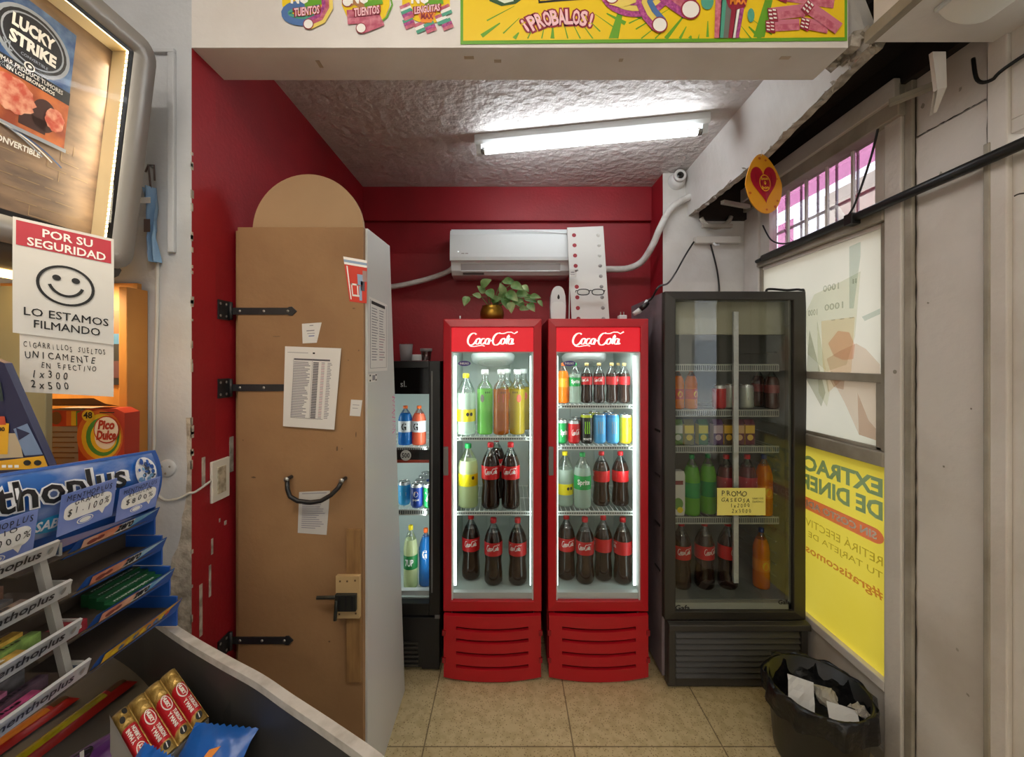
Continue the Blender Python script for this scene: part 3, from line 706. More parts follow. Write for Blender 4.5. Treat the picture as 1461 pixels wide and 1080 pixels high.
    gr.build('front_grille', t)
    MB().box(X0 + .02, X1 - .02, Yf + .03, Yb - .02, 0, .055, blk).build('base', t)
    for s_ in (-1, 1):
        xs = xi0 + .012 if s_ < 0 else xi1 - .012
        w = .012 if s_ == led_side else .005
        MB().box(xs - w / 2, xs + w / 2, Yf + .058, Yf + .066, .43, 1.575, led).build('led_strip', t)
        area_light('fridge_light', (xs + .012 * -s_ * 1.2, Yf + .085, 1.25), (-s_ * .8, .75, 0), .02, .6, .6 if s_ == led_side else .3, (.9, 1, .97), t)
    area_light('fridge_light', ((X0 + X1) / 2, Yf + .12, 1.59), (0, .35, -1), W_ - .14, .05, .6, (.9, 1, .97), t)
    return t
YF = 1.97
red_fridge('red glass-door drinks fridge under the potted plant', -.316, .163, YF, [(1.168, 0), (.793, 0)], -1)
red_fridge('red glass-door drinks fridge under the holed white board', .194, .683, YF, [(1.33, 0), (1.122, 0), (.793, 0)], 1)
GL = {'cola_big': 'large cola bottles in the red fridges', 'cola_small': 'small cola bottles in the fridge under the board'}
def put(kind, name, label, px, Y, z, group=None, rz=0, cat='bottle'):
    return bottle(kind, name, label, cat, group or GL.get(kind), (PX(px, Y), Y, z), rz)
yb = 2.12
# fridge under the plant
put('lemon_yellowcap', 'lemonade_bottle', 'clear bottle with yellow cap and low yellow label on the top shelf under the plant', 665, yb, 1.17)
put('returnable_lime', 'lime_soda_bottle', 'tall bottle of bright green soda beside the yellow-capped bottle', 692, yb + .01, 1.17)
put('returnable_amber', 'amber_soda_bottle', 'tall bottle of amber soda beside the bright green one', 715, yb, 1.17)
put('returnable_straw', 'straw_soda_bottle', 'tall bottle of yellow-brown soda at the door hinge end of the top shelf', 738, yb + .01, 1.17)
copy_thing(_B['returnable_straw'], (PX(724, 2.28), 2.28, 1.17), 'tall white-capped soda bottle half hidden between the amber and yellow-brown ones')
copy_thing(_B['returnable_straw'], (PX(747, 2.28), 2.28, 1.17), 'tall white-capped soda bottle behind the yellow-brown soda by the hinge')
put('lemon_big', 'lemonade_bottle', 'large pale lemon soda bottle with yellow label alone beside two colas', 668, yb, .795)
put('cola_big', 'cola_bottle', 'cola bottle on the middle shelf beside the large lemon soda', 700, yb - .02, .795, None, .15)
put('cola_big', 'cola_bottle', 'cola bottle on the middle shelf at the hinge end under the plant fridge top shelf', 728.5, yb - .02, .795, None, -.1)
put('cola_big', 'cola_bottle', 'cola bottle peeping out behind the pair beside the lemon soda', 708.5, yb + .13, .795, None, .6)
for i, (px, l) in enumerate(((672, 'cola bottle on the floor of the plant fridge nearest the door handle'), (704, 'middle cola bottle of three on the floor of the plant fridge'), (738.5, 'cola bottle on the floor of the plant fridge at the hinge end'))):
    put('cola_big', 'cola_bottle', l, px, yb + (.04 if i == 0 else -.01), .402, None, (.1, .0, -.35)[i])
# fridge under the holed board
zt = 1.332
put('orange_small', 'orange_soda_bottle', 'small orange soda bottle at the handle end of the fridge under the board', 803.5, yb, zt)
put('lime_small', 'lime_soda_bottle', 'small green-labelled clear soda bottle beside the orange one', 820, yb, zt)
for i, px in enumerate((837, 854.5, 872.5, 890.5)):
    put('cola_small', 'cola_bottle', ('small cola bottle beside the small green-labelled bottle', 'small cola bottle second from the green-labelled one', 'small cola bottle third from the green-labelled one', 'small cola bottle at the lit hinge edge of the top shelf')[i], px, yb, zt, None, (-.5, -.3, 1.6, 1.9)[i])
put('cola_small', 'cola_bottle', 'small cola bottle behind the gap between the last two colas', 882, 2.24, zt, None, .2)
zc = 1.124
can('lime', 'lime_soda_can', 'green soda can at the handle end of the can shelf', 'soda cans under the board', (PX(801, yb), yb, zc), .2)
can('red', 'cola_can', 'red cola can between the green can and the black energy can', 'soda cans under the board', (PX(819, yb), yb, zc), .1)
can('black', 'energy_drink_can', 'black energy drink can with green claw mark', 'energy drink cans', (PX(837, yb), yb, zc))
can('blue', 'energy_drink_can', 'light blue energy drink can beside the black one', 'energy drink cans', (PX(855.5, yb), yb, zc))
can('blue', 'energy_drink_can', 'light blue energy drink can beside the yellow one', 'energy drink cans', (PX(874, yb), yb, zc), .1)
can('yellow', 'energy_drink_can', 'yellow energy drink can at the lit end of the can shelf', 'energy drink cans', (PX(892.5, yb), yb, zc), .1)
can('blue', 'energy_drink_can', 'light blue can in the second row behind the blue pair', 'energy drink cans', (PX(868, 2.22), 2.22, zc))
can('black', 'energy_drink_can', 'black can in the second row behind the front black can', 'energy drink cans', (PX(848, 2.22), 2.22, zc))
can('red', 'cola_can', 'red can in the second row behind the front red can', 'soda cans under the board', (PX(822, 2.22), 2.22, zc), .4)
put('lemon_mid', 'lemonade_bottle', 'yellow-labelled bottle beside the handle below the cans', 806, yb + .02, .795)
put('lime_big', 'lime_soda_bottle', 'large green-labelled clear soda bottle below the red can', 831, yb - .01, .795)
put('cola_mid', 'cola_bottle', 'cola bottle next to the large green-labelled bottle below the cans', 858, yb + .02, .795, None, 2.0)
put('cola_mid', 'cola_bottle', 'cola bottle at the lit hinge edge below the yellow can', 885, yb + .02, .795, None, 1.7)
for i, px in enumerate((808, 834.5, 860.5, 887)):
    put('cola_big', 'cola_bottle', ('cola bottle on the floor of the board fridge at the handle end', 'cola bottle second from the handle on the floor of the board fridge', 'cola bottle third from the handle on the floor of the board fridge', 'cola bottle on the floor of the board fridge at the lit hinge edge')[i], px + (1.5 if i == 3 else 0), yb + (.04, .0, .03, .0)[i], .402, None, (.1, -.2, 1.9, 2.2)[i])

# ---------------- black fridge by the window
fb_ = M('black_fridge_frame', '2a2722', .42); fb_side = M('worn_fridge_side', '80737a', .6, col2='62585d', scale=4, bump=.1); fb_in = M('grey_liner', '8f9490', .5); fgr = M('grille_grey', '35322e', .5)
darkglass = glass('dusty_fridge_glass', (.84, .86, .83), .045, .012)
X0, X1, Yf, Yb, H = .743, 1.405, 1.914, 2.455, 1.88
t = thing('display_fridge', 'tall unlit black glass-door fridge beside the window and the bin', 'fridge', ((X0 + X1) / 2, (Yf + Yb) / 2, 0))
c = MB(); th = .04; yd = Yf + .05
c.box(X0, X0 + th, yd, Yb, .03, H, [fb_side, fb_in, fb_side, fb_side, fb_side, fb_side]); c.box(X1 - th, X1, yd, Yb, .03, H, [fb_in, fb_, fb_, fb_, fb_, fb_])
c.box(X0 + th, X1 - th, Yb - .03, Yb, .03, H, [fb_, fb_, fb_in, fb_, fb_, fb_]); c.box(X0 + th, X1 - th, yd, Yb - .03, H - .04, H, [fb_, fb_, fb_, fb_, fb_in, fb_side])
c.box(X0 + th, X1 - th, yd, Yb - .03, .34, .40, [fb_, fb_, fb_in, fb_, fb_, fb_in]); c.box(X0 + th, X1 - th, yd + .03, Yb - .03, .03, .34, blk)
c.box(X0 + th, X1 - th, yd + .03, yd + .07, 1.68, H - .04, M('cream_valance', 'a8a690', .5))
for i in range(20): c.box(X1 - th - .012, X1 - th, yd + .1, Yb - .05, .45 + i * .06, .456 + i * .06, fb_in)
for z in (1.2, .98, .74, .52): c.box(X0 - .004, X0, yd + .02, yd + .09, z, z + .012, blk)
c.build('cabinet', t, .003)
d = MB(); zb, fwl, fwr = .325, .047, .06
o = [(X0 - .004, zb), (X1 + .004, zb), (X1 + .004, H), (X0 - .004, H)]; i_ = [(X0 + fwl, zb + .045), (X1 - fwr, zb + .045), (X1 - fwr, H - .042), (X0 + fwl, H - .042)]
vs = [(x, Yf + .008, z) for x, z in o] + [(x, Yf, z) for x, z in i_] + [(x, yd - .004, z) for x, z in o] + [(x, yd - .004, z) for x, z in i_]
fs = []
for k in range(4):
    k2 = (k + 1) % 4; fs += [(k, k2, 4 + k2, 4 + k), (8 + k, 8 + k2, k2, k), (4 + k, 4 + k2, 12 + k2, 12 + k), (12 + k, 12 + k2, 8 + k2, 8 + k)]
door = d.add(vs, fs, fb_).build('door', t, .005)
ga, gb, gz0, gz1 = X0 + fwl, X1 - fwr, zb + .045, H - .042
MB().quad((ga, Yf + .018, gz0), (gb, Yf + .018, gz0), (gb, Yf + .018, gz1), (ga, Yf + .018, gz1), darkglass).build('glass', door)
lg = MB(); lg.text('Gafa', (PX(976, Yf), Yf + .016, PZ(870, Yf)), (.07, 0, 0), (0, 0, .026), ink, .02).text('Gafa', (PX(1122, Yf), Yf + .016, PZ(862, Yf)), (.055, 0, 0), (0, 0, .022), ink, .02).text('Turin', (PX(1122, Yf), Yf + .016, PZ(875, Yf)), (.05, 0, 0), (0, 0, .018), ink, .02).build('lettering', door)
MB().box(gb - .012, gb, Yf + .02, Yf + .045, gz0, gz1, M('grey_gasket', '6f6f68', .6)).box(ga, gb, Yf + .02, Yf + .045, gz0, gz0 + .03, M('pale_sill', 'b9bab0', .5)).build('gasket', door)
# loose strip light hanging behind the glass, silver backed
ls = MB(); xs = PX(1049, Yf + .07)
ls.box(xs - .012, xs + .012, Yf + .06, Yf + .075, .47, 1.79, M('crinkled_foil', 'e4e8ec', .28, metal=.3, bump=1.0, bscale=35))
ls.build('strip_light', t, .002)
for z in (1.533, 1.309, 1.131, .780): shelf(t, X0 + th + .01, X1 - th - .03, yd + .04, Yb - .06, z, M('dull_wire', 'b9bdb4', .5), .034, 52)
g = MB(); g.box(X0 + .012, X1 + .01, Yf + .01, Yf + .05, .01, .318, fgr); 
for i in range(8):
    z = .055 + i * .027
    g.add([(X0 + .045, Yf + .009, z), (X1 - .03, Yf + .009, z), (X1 - .03, Yf - .008, z + .004), (X0 + .045, Yf - .008, z + .004), (X0 + .045, Yf + .009, z + .026), (X1 - .03, Yf + .009, z + .026)], [(0, 1, 2, 3), (3, 2, 5, 4), (0, 3, 4), (1, 5, 2)], fgr)
g.prism([(Yf + .02, .318), (Yf - .012, .312), (Yf - .014, .285), (Yf + .01, .28)], lambda p, q, w: (X0 + .012 + w, p, q), X1 - X0, fgr)
for e in (X0 + .012, X1 - .028): g.box(e, e + .03, Yf - .008, Yf + .012, .03, .29, fgr)
g.build('front_grille', t, .003)
MB().box(X0 + .03, X1 - .03, Yf + .06, Yb - .03, 0, .03, blk).build('base', t)
yb2 = 2.04
put('juice_small', 'juice_bottle', 'small orange juice bottle at the hinge edge of the black fridge', 967, yb2, 1.311, 'juice bottles in the black fridge')
put('juice_small', 'juice_bottle', 'second small orange juice bottle from the hinge edge of the black fridge', 986, yb2, 1.311, 'juice bottles in the black fridge', .4)
can('red', 'cola_can', 'red can beside the silver cans in the black fridge', 'cans in the black fridge', (PX(1026, yb2), yb2, 1.311), 1.4)
can('silver', 'beer_can', 'silver and green can beside the red can in the black fridge', 'cans in the black fridge', (PX(1042, yb2), yb2, 1.311))
can('silver', 'beer_can', 'silver and green can behind the hanging strip in the black fridge', 'cans in the black fridge', (PX(1065, yb2), yb2, 1.311), .2)
put('dark_small', 'dark_drink_bottle', 'small dark red bottle at the window end of the black fridge', 1101, yb2, 1.311)
put('dark_small', 'dark_drink_bottle', 'small dark bottle beside the silver cans at the window end', 1082, yb2 + .1, 1.311)
pouch_c = [('c9cdb8', '55772f'), ('e0c93a', '6b6a2a'), ('d9d24a', '2f6b3a'), ('cbb7c0', '5e3a6a'), ('e3b437', '4a3a2a'), ('d8b07a', '6a2f3a'), ('e0bb50', '6a2a3a')]
for i, px in enumerate((965, 981, 1001, 1022, 1037, 1052, 1067)):
    a, b2 = pouch_c[i]; am = M('carton_' + a, a, .5); bm_ = M('carton_' + b2, b2, .5)
    x = PX(px, yb2); ct = thing('juice_carton', 'small carton %s in the black fridge' % ('white and green at the hinge edge', 'yellow and olive beside the white one', 'yellow and green with a dark top', 'pale mauve between yellow and orange ones', 'orange and brown beside the mauve one', 'tan and maroon near the hanging strip', 'golden and maroon past the hanging strip')[i], 'carton', (x, yb2, 1.133), 'drink cartons in the black fridge')
    MB().box(x - .024, x + .024, yb2 - .02, yb2 + .02, 1.133, 1.235, [am, am, bm_, am, am, am]).flat(RECT, (x, yb2 - .0205, 1.21), (.046, 0, 0), (0, 0, .04), am).flat(DISC, (x, yb2 - .021, 1.17), (.03, 0, 0), (0, 0, .03), am).build('box', ct, .002)
    MB().prism([(-.02, 1.235), (.02, 1.235), (.004, 1.258), (-.004, 1.258)], lambda p, q, w: (x - .024 + w, yb2 + p, q), .048, bm_).build('gable_top', ct)
x = PX(965, yb2)
ct = thing('snack_pack', 'white pack printed with green and yellow leaves beside the hinge edge', 'pack', (x, yb2, .782))
MB().prism([(-.03, 0), (.03, 0), (.035, .03), (.035, .2), (.03, .22), (-.03, .22), (-.035, .2), (-.035, .03)], lambda p, q, w: (x + p, yb2 - .02 + w, .782 + q), .04, M('white_pack', 'd9d8cc', .45)).flat(DISC, (x, yb2 - .021, .84), (.05, 0, 0), (0, 0, .06), M('leaf_green_print', '6f9c3c', .5)).flat(DISC, (x + .01, yb2 - .0215, .81), (.03, 0, 0), (0, 0, .03), yel_lab).flat(RECT, (x, yb2 - .021, .945), (.05, 0, 0), (0, 0, .02), M('dark_red_wrapper', '7a1f20', .4)).build('pouch', ct, .004)
put('lime_green_big', 'lime_soda_bottle', 'bright lime green bottle beside the leaf-printed pack', 987, yb2, .782)
put('lime_green_big', 'lime_soda_bottle', 'second bright lime green bottle beside the promotional note', 1010, yb2 + .02, .782)
put('berry_big', 'berry_soda_bottle', 'dark red bottle with pink label behind the yellow note', 1036, yb2, .782)
put('berry_big', 'berry_soda_bottle', 'second dark red bottle with pink label behind the note', 1066, yb2, .782)
put('orange_big', 'orange_soda_bottle', 'large orange bottle at the window end above the bottom row', 1090, yb2, .782)
for i, px in enumerate((972, 1005, 1038)):
    put('cola_big', 'cola_bottle', ('cola bottle on the floor of the black fridge at the hinge edge', 'second cola bottle from the hinge on the floor of the black fridge', 'cola bottle on the floor of the black fridge beside the hanging strip')[i], px, yb2 + .03, .402, None, .3 * i)
put('orange_big', 'orange_soda_bottle', 'large orange bottle on the floor of the black fridge', 1086, yb2 + .03, .402)

# ---------------- narrow black fridge half hidden by the closet
X0, X1, Yf, Yb, H = -.86, -.338, 2.02, 2.6, 1.55
t = thing('display_fridge', 'narrow black fridge half hidden behind the wooden closet', 'fridge', ((X0 + X1) / 2, (Yf + Yb) / 2, 0))
c = MB(); th = .035; yd = Yf + .05
c.box(X0, X0 + th, yd, Yb, .04, H, [blk, liner, blk, blk, blk, blk]); c.box(X1 - th, X1, yd, Yb, .04, H, [liner, blk, blk, blk, blk, blk])
c.box(X0 + th, X1 - th, Yb - .03, Yb, .04, H, [blk, blk, liner, blk, blk, blk]); c.box(X0 + th, X1 - th, yd, Yb - .03, H - .03, H, [blk, blk, blk, blk, liner, blk])
c.box(X0 + th, X1 - th, yd, Yb - .03, .31, .35, [blk, blk, liner, blk, blk, liner]); c.box(X0 + th, X1 - th, yd + .02, Yb - .03, .04, .31, blk)
c.build('cabinet', t, .003)
zb = .285; xi1 = PX(612, Yf); xi0 = X0 + .05; d = MB()
for (a, b, z0, z1) in ((X0, xi0, zb, H), (xi1, X1, zb, H), (xi0, xi1, zb, .345), (xi0, xi1, H - .035, H)): d.box(a, b, Yf, yd - .004, z0, z1, blk)
door = d.build('door', t, .003)
MB().box(xi0, xi1, Yf + .01, Yf + .04, 1.385, H - .035, M('black_glass_header', '0c0c0d', .08)).text('sl.', (PX(575, Yf), Yf + .009, PZ(548, Yf)), (.03, 0, 0), (0, 0, .03), M('dim_white', 'b8bcbc', .5)).build('header', door)
MB().quad((xi0, Yf + .02, .345), (xi1, Yf + .02, .345), (xi1, Yf + .02, 1.385), (xi0, Yf + .02, 1.385), fglass).build('glass', door)
MB().box(xi1 + .012, xi1 + .018, Yf - .003, Yf, .4, 1.5, M('grey_trim', '6d6d6d', .4)).box(xi1 + .03, xi1 + .055, Yf - .006, Yf + .01, zb - .012, zb + .004, M('grey_trim', '6d6d6d', .4)).build('trim_strip', door)
MB().box(xi0, xi1, Yf + .06, Yf + .09, .345, .375, whp).build('sill', t)
for z in (1.107, .786): shelf(t, X0 + th, X1 - th, Yf + .07, Yb - .05, z, wire, .03, 40)
sx = PX(590, Yf + .06)
MB().box(X0 + th, X1 - th - .01, Yf + .058, Yf + .064, 1.03, 1.095, M('price_strip_dark', '24191a', .5)).box(X0 + th, X1 - th - .01, Yf + .056, Yf + .058, 1.03, 1.045, M('price_strip_red', 'c94f3a', .5)).flat(DISC, (PX(579, Yf + .056), Yf + .0555, 1.068), (.055, 0, 0), (0, 0, .055), white_ink).text('500', (PX(579, Yf + .056), Yf + .055, 1.068), (.04, 0, 0), (0, 0, .025), ink, .02).flat(RECT, (PX(600, Yf + .056), Yf + .0555, 1.072), (.06, 0, 0), (0, 0, .018), blk).build('price_strip', t)
g = MB(); g.box(X0 + .004, X1 - .004, Yf + .01, Yf + .05, .02, .275, blk2)
g.prism([(X1 - .004, .275), (X1 - .004, .02), (X1 - .09, .02), (X1 - .12, .14), (X1 - .17, .17), (X0, .17), (X0, .275)], lambda p, q, w: (p, Yf + w, q), .012, blk2)
for i in range(6): g.box(X0 + .02, X1 - .11, Yf - .002, Yf + .012, .03 + i * .022, .042 + i * .022, M('grille_grey', '35322e', .5))
g.build('front_grille', t, .002)
MB().box(X0 + .02, X1 - .02, Yf + .06, Yb - .02, 0, .04, blk).build('base', t)
MB().box(xi0 + .004, xi0 + .012, Yf + .05, Yf + .06, .4, 1.37, led).build('led_strip', t)
area_light('fridge_light', (xi1 - .03, Yf + .07, .9), (-.6, .6, 0),   .02, .9, .5, (.95, 1, .97), t)
area_light('fridge_light', (xi0 + .03, Yf + .07, .9), (.8, .6, 0), .02, .9, 1.1, (.95, 1, .97), t)
yb3 = 2.15
put('blue_sport', 'sports_drink_bottle', 'blue sports drink bottle half hidden behind the closet edge', 578.5, yb3, 1.109, 'sports drinks in the narrow fridge')
put('coral_sport', 'sports_drink_bottle', 'coral sports drink bottle beside the blue one', 598, yb3, 1.109, 'sports drinks in the narrow fridge')
for k, px, Y, l in (('cyan', 577, yb3 + .02, 'light blue can at the closet edge of the narrow fridge'), ('pepsi', 595, yb3 - .02, 'front navy cola can in the narrow fridge'), ('pepsi', 600.5, yb3 + .05, 'navy can second in the row behind the front one'), ('pepsi', 604.5, yb3 + .12, 'navy can third in the row behind the front one'), ('green7', 612, yb3 - .02, 'green can beside the front navy can'), ('pepsi', 608, yb3 + .19, 'navy can furthest back in its row')):
    can(k, 'soda_can', l, 'cans in the narrow black fridge', (PX(px, Y), Y, .788))
put('green_label_big', 'lemonade_bottle', 'pale bottle with deep green label and yellow cap in the narrow fridge', 586, yb3 + .012, .352)
put('blue_big', 'sports_drink_bottle', 'tall blue drink bottle with orange cap in the narrow fridge', 607.5, yb3 + .035, .352)

# ================================================================ CLOSET AND WHAT IS FIXED TO IT
DY = 1.385                              # front of the closet door
cl = thing('wooden_closet', 'tall closet with a brown fibreboard door and white board side', 'closet', (-.71, 1.6, 0))
XD0, XD1 = -.922, -.493
panel_white = M('white_melamine', 'c9cbca', .3)
edge = M('raw_board_edge', '8a6a45', .8)
MB().prism([(DY + .02, .0), (1.912, .0), (1.668, 2.022), (DY + .02, 2.008)], lambda p, q, w: (-.502 + w, p, q), .016, panel_white).build('side_panel', cl, .001)
MB().box(XD0 + .01, -.503, DY + .022, 1.66, 1.985, 2.003, edge).build('top_panel', cl)
MB().box(XD0 - .02, XD0 + .004, DY + .022, 1.66, .0, 2.0, edge).build('frame_post', cl)
dm = MB().box(XD0, XD1, DY, DY + .02, .015, 2.006, wood)
stn = M('wood_stain', '5d452c', .8)
for (px, py, w, h) in ((362, 681, 9, 3), (420, 445, 3, 4), (512, 500, 2, 3), (497, 514, 2, 2), (488, 640, 2, 2), (347, 628, 2, 2), (481, 640, 4, 9), (395, 480, 16, 1.2), (470, 915, 4, 3), (508, 620, 2, 10), (505, 440, 5, 2)):
    x = PX(px, DY); z = PZ(py, DY); s = DY / F
    dm.add([(x + w * s * .5 * math.cos(a * PI / 4) * R.uniform(.6, 1), DY - .0006, z + h * s * .5 * math.sin(a * PI / 4) * R.uniform(.6, 1)) for a in range(8)], [tuple(range(8))], stn)
door = dm.build('door', cl, .0015)
iron = M('black_iron', '17171a', .5, col2='222226', scale=20, bump=.1)
for py, px1 in ((444, 424), (553, 424), (913, 419)):
    z = PZ(py, DY); xa = LX + .008; xb = PX(px1, DY); h = .0145
    m = MB(); m.prism([(xa, z - h * .8), (xb - .03, z - h * .8), (xb - .026, z - h), (xb - .016, z - h * 1.05), (xb, z), (xb - .016, z + h * 1.05), (xb - .026, z + h), (xb - .03, z + h * .8), (xa, z + h * .8)], lambda p, q, w: (p, DY - .004 + w, q), .004, iron)
    m.box(LX + .001, LX + .005, DY - .058, DY - .004, z - .032, z + .032, iron).tube([(LX + .009, DY - .006, z - .03), (LX + .009, DY - .006, z + .03)], .006, iron, 10)
    for i in range(3): m.lathe([(0, .003), (.004, .002), (.005, 0)], metal, mx=Matrix.Translation((xa + .03 + i * (xb - xa - .06) / 2, DY - .004, z)) @ Matrix.Rotation(PI / 2, 4, 'X'), n=8)
    for dy in (-.048, -.02):
        for dz in (-.02, .02): m.lathe([(0, .002), (.004, .001), (.005, 0)], metal, mx=Matrix.Translation((LX + .005, DY + dy, z + dz)) @ Matrix.Rotation(PI / 2, 4, 'Y'), n=8)
    m.build('strap_hinge', door)
hp = [(416, 680), (417, 694), (421, 704), (432, 710), (450, 712), (464, 710), (478, 702), (488, 692), (493, 682)]
m = MB().tube([(PX(x, DY), DY - .028 - .006 * math.sin(PI * i / 8), PZ(y, DY)) for i, (x, y) in enumerate(hp)], .0075, blk2, 10)
for x, y in (hp[0], hp[-1]):
    m.tube([(PX(x, DY), DY, PZ(y, DY)), (PX(x, DY), DY - .03, PZ(y, DY))], .006, blk2, 10)
    m.lathe([(0, .004), (.008, .003), (.009, 0)], metal, mx=Matrix.Translation((PX(x, DY), DY - .034, PZ(y, DY))) @ Matrix.Rotation(PI / 2, 4, 'X'), n=12)
m.build('handle', door)
MB().box(PX(496, DY), PX(516, DY), DY - .012, DY, PZ(970, DY), PZ(754, DY), M('batten_wood', '8f6b40', .7, col2='7c5a34', scale=8, stretch=(8, 8, 1))).build('batten', door, .001)
lt_w = M('pale_block_wood', 'b79a6c', .7)
m = MB().box(PX(484, DY), PX(517, DY), DY - .028, DY - .0125, PZ(875, DY), PZ(816, DY), lt_w)
for px, py in ((490, 823), (511, 822), (489, 869), (512, 868), (500, 823)): m.box(PX(px, DY) - .003, PX(px, DY) + .003, DY - .0286, DY - .028, PZ(py, DY) - .003, PZ(py, DY) + .003, stn)
lk = m.build('latch_block', door, .001)
gun = M('dull_gunmetal', '3b3c38', .45, metal=.6)
m = MB().box(PX(485, DY), PX(514, DY), DY - .042, DY - .028, PZ(862, DY), PZ(839, DY), gun)
m.tube([(PX(459, DY), DY - .036, PZ(844, DY)), (PX(512, DY), DY - .036, PZ(843, DY))], .006, gun, 10).tube([(PX(488, DY), DY - .045, PZ(846, DY)), (PX(487, DY), DY - .05, PZ(872, DY))], .006, gun, 8)
for k in range(3): m.box(PX(490 + k * 9, DY), PX(493 + k * 9, DY), DY - .0435, DY - .042, PZ(861, DY), PZ(840, DY), blk2)
m.build('slide_bolt', lk, .0015)
for py in (420, 620, 700, 790, 905): pass
# half-round board standing on the closet
hb = M('pale_fibreboard', 'a98a66', .7, col2='9a7b58', scale=3, detail=6, lo=.35, hi=.7)
pts = [(PX(440, 1.42) - .004 + .194 * math.cos(PI * i / 32), 2.0065 + .198 * math.sin(PI * i / 32)) for i in range(33)]
tag(MB().prism(pts, lambda p, q, w: (p, 1.425 + w, q), .018, hb).build('half_round_board', None, .001), 'half-round brown board standing upright on top of the closet', 'board')

def sheet(name, label, cat, corners, Y, m, lines=None, thick=.0012, group=None):
    """paper pinned on the closet door: pixel corners (top-left, top-right, bottom-right, bottom-left) on plane Y"""
    P = [Vector((PX(x, Y), Y - thick, PZ(y, Y))) for x, y in corners]; b = MB()
    q = [p + Vector((0, thick, 0)) for p in P]
    b.add(P + q, [(0, 1, 2, 3), (7, 6, 5, 4), (0, 4, 5, 1), (1, 5, 6, 2), (2, 6, 7, 3), (3, 7, 4, 0)], m)
    def at(u, v, d=.0006): 
        a = P[0].lerp(P[1], u); c = P[3].lerp(P[2], u); return a.lerp(c, v) + Vector((0, -d, 0))
    for (u0, u1, v0, v1, mm) in (lines or []): b.quad(at(u0, v0), at(u1, v0), at(u1, v1), at(u0, v1), mm)
    return tag(b.build(name), label, cat, group)
gt = M('print_grey', '8b8890', .7); gt2 = M('print_dark', '4d4a52', .7); gt3 = M('print_pink', 'b78f9a', .7)
L_ = [(.05, .42, .07, .076, gt), (.50, .54, .063, .083, ink), (.17, .82, .145, .165, gt2)]
for i in range(34):
    v = .185 + i * .0205
    L_ += [(.17 - i * .001, .17 - i * .001 + R.uniform(.2, .31), v, v + .011, gt), (.52, .62, v, v + .013, gt2), (.67, .73, v, v + .009, gt3 if i % 3 else gt), (.78, .83 + R.uniform(0, .04), v, v + .009, gt)]
L_ += [(.16, .165, .15, .885, gt), (.50, .505, .15, .885, gt), (.14, .76, .88, .885, gt2)]
sheet('price_list', 'printed white table sheet pinned to the brown closet door', 'paper', [(407, 494), (487, 497), (477, 613), (404, 608)], DY - .007, paper, L_)
sheet('note_slip', 'small tapered white slip taped above the printed table sheet', 'paper', [(431, 462), (459, 460), (452, 489), (432, 490)], DY, paper, [(.25, .7, .35, .4, gt), (.3, .75, .5, .53, gt), (.4, .75, .62, .67, M('ink_blue', '6d79a8', .7)), (.4, .6, .1, .14, gt)])
sheet('price_sticker', 'tiny white sticker on the closet door near the white side', 'sticker', [(501, 570), (517, 571), (514, 594), (499, 593)], DY, paper, [(.2, .8, .3, .33, gt), (.2, .7, .5, .53, gt)])
L2 = [(.1, .9, .03, .05, gt)] + [(.12, R.uniform(.6, .9), .2 + i * .05, .22 + i * .05, gt) for i in range(14)]
sheet('receipt', 'grey printed receipt taped on the door under the black handle', 'paper', [(427, 702), (471, 700), (466, 763), (425, 760)], DY, M('receipt_paper', 'bfbcb8', .8), L2)
# promotional cup cut-out hanging over the door edge
P = [(490, 366), (524, 372), (523, 433), (499, 430)]
rc = M('cup_red', 'c8321f', .5); cb = M('cup_blue', '8fa6c4', .5)
b = sheet('cup_flyer', 'red paper cup cut-out with white figures taped at the door edge', 'flyer', P, DY, rc, [(0, 1, 0, .06, white_ink), (0, 1, .06, .12, cb), (0, 1, .12, .17, white_ink), (.08, .14, .2, .95, white_ink), (.2, .55, .58, .62, white_ink), (.2, .26, .58, .85, white_ink), (.5, .56, .58, .85, white_ink), (.2, .6, .83, .87, white_ink), (.55, .8, .35, .6, cb), (.7, .9, .5, .72, gt2), (.6, .75, .62, .95, cb), (.8, 1, .25, .5, M('skin_print', '9b7f7a', .6))])
# notice on the white side
XS = -.4855
def side_sheet(name, label, cat, ys, zs, m, lines, sk=0):
    b = MB(); (y0, y1), (z0, z1) = ys, zs
    b.box(XS, XS + .0012, y0, y1, z0, z1, m)
    for (u0, u1, v0, v1, mm) in lines:
        a, c = y0 + (y1 - y0) * u0, y0 + (y1 - y0) * u1; e, g = z1 + (z0 - z1) * v0, z1 + (z0 - z1) * v1
        b.quad((XS + .0018, a, e), (XS + .0018, c, e), (XS + .0018, c, g), (XS + .0018, a, g), mm)
    return tag(b.build(name), label, cat)
ln = [(.12, .85, .04, .085, ink), (.06, .08, .03, .95, gt), (.92, .94, .03, .95, gt), (.06, .94, .95, .955, gt)]
for i in range(20):
    v = .13 + i * .037; ln += [(.14, R.uniform(.35, .48), v, v + .012, gt), (.52, R.uniform(.7, .85), v, v + .012, gt3 if i > 9 and i % 2 else gt)]
side_sheet('notice_sheet', 'white printed notice in clear film on the pale closet side', 'notice', (1.412, 1.63), (1.512, 1.775), paper, ln)
side_sheet('security_tag', 'small square sticker below the notice on the closet side', 'sticker', (1.415, 1.5), (1.475, 1.505), paper, [(.05, .2, .1, .3, ink), (.05, .2, .7, .9, ink), (.4, .75, .2, .8, gt), (.8, .95, .1, .3, ink), (.8, .95, .7, .9, ink)])
pm = MB()
v_, f_ = ribbon([(1.715 + (.028 if i % 2 else -.012) + R.uniform(-.008, .008), 1.40 - i * .0085) for i in range(19)], .0032)
pm.add([(XS + .0006, a, b_) for a, b_ in v_], f_, M('pink_marker', 'dc6aa5', .6))
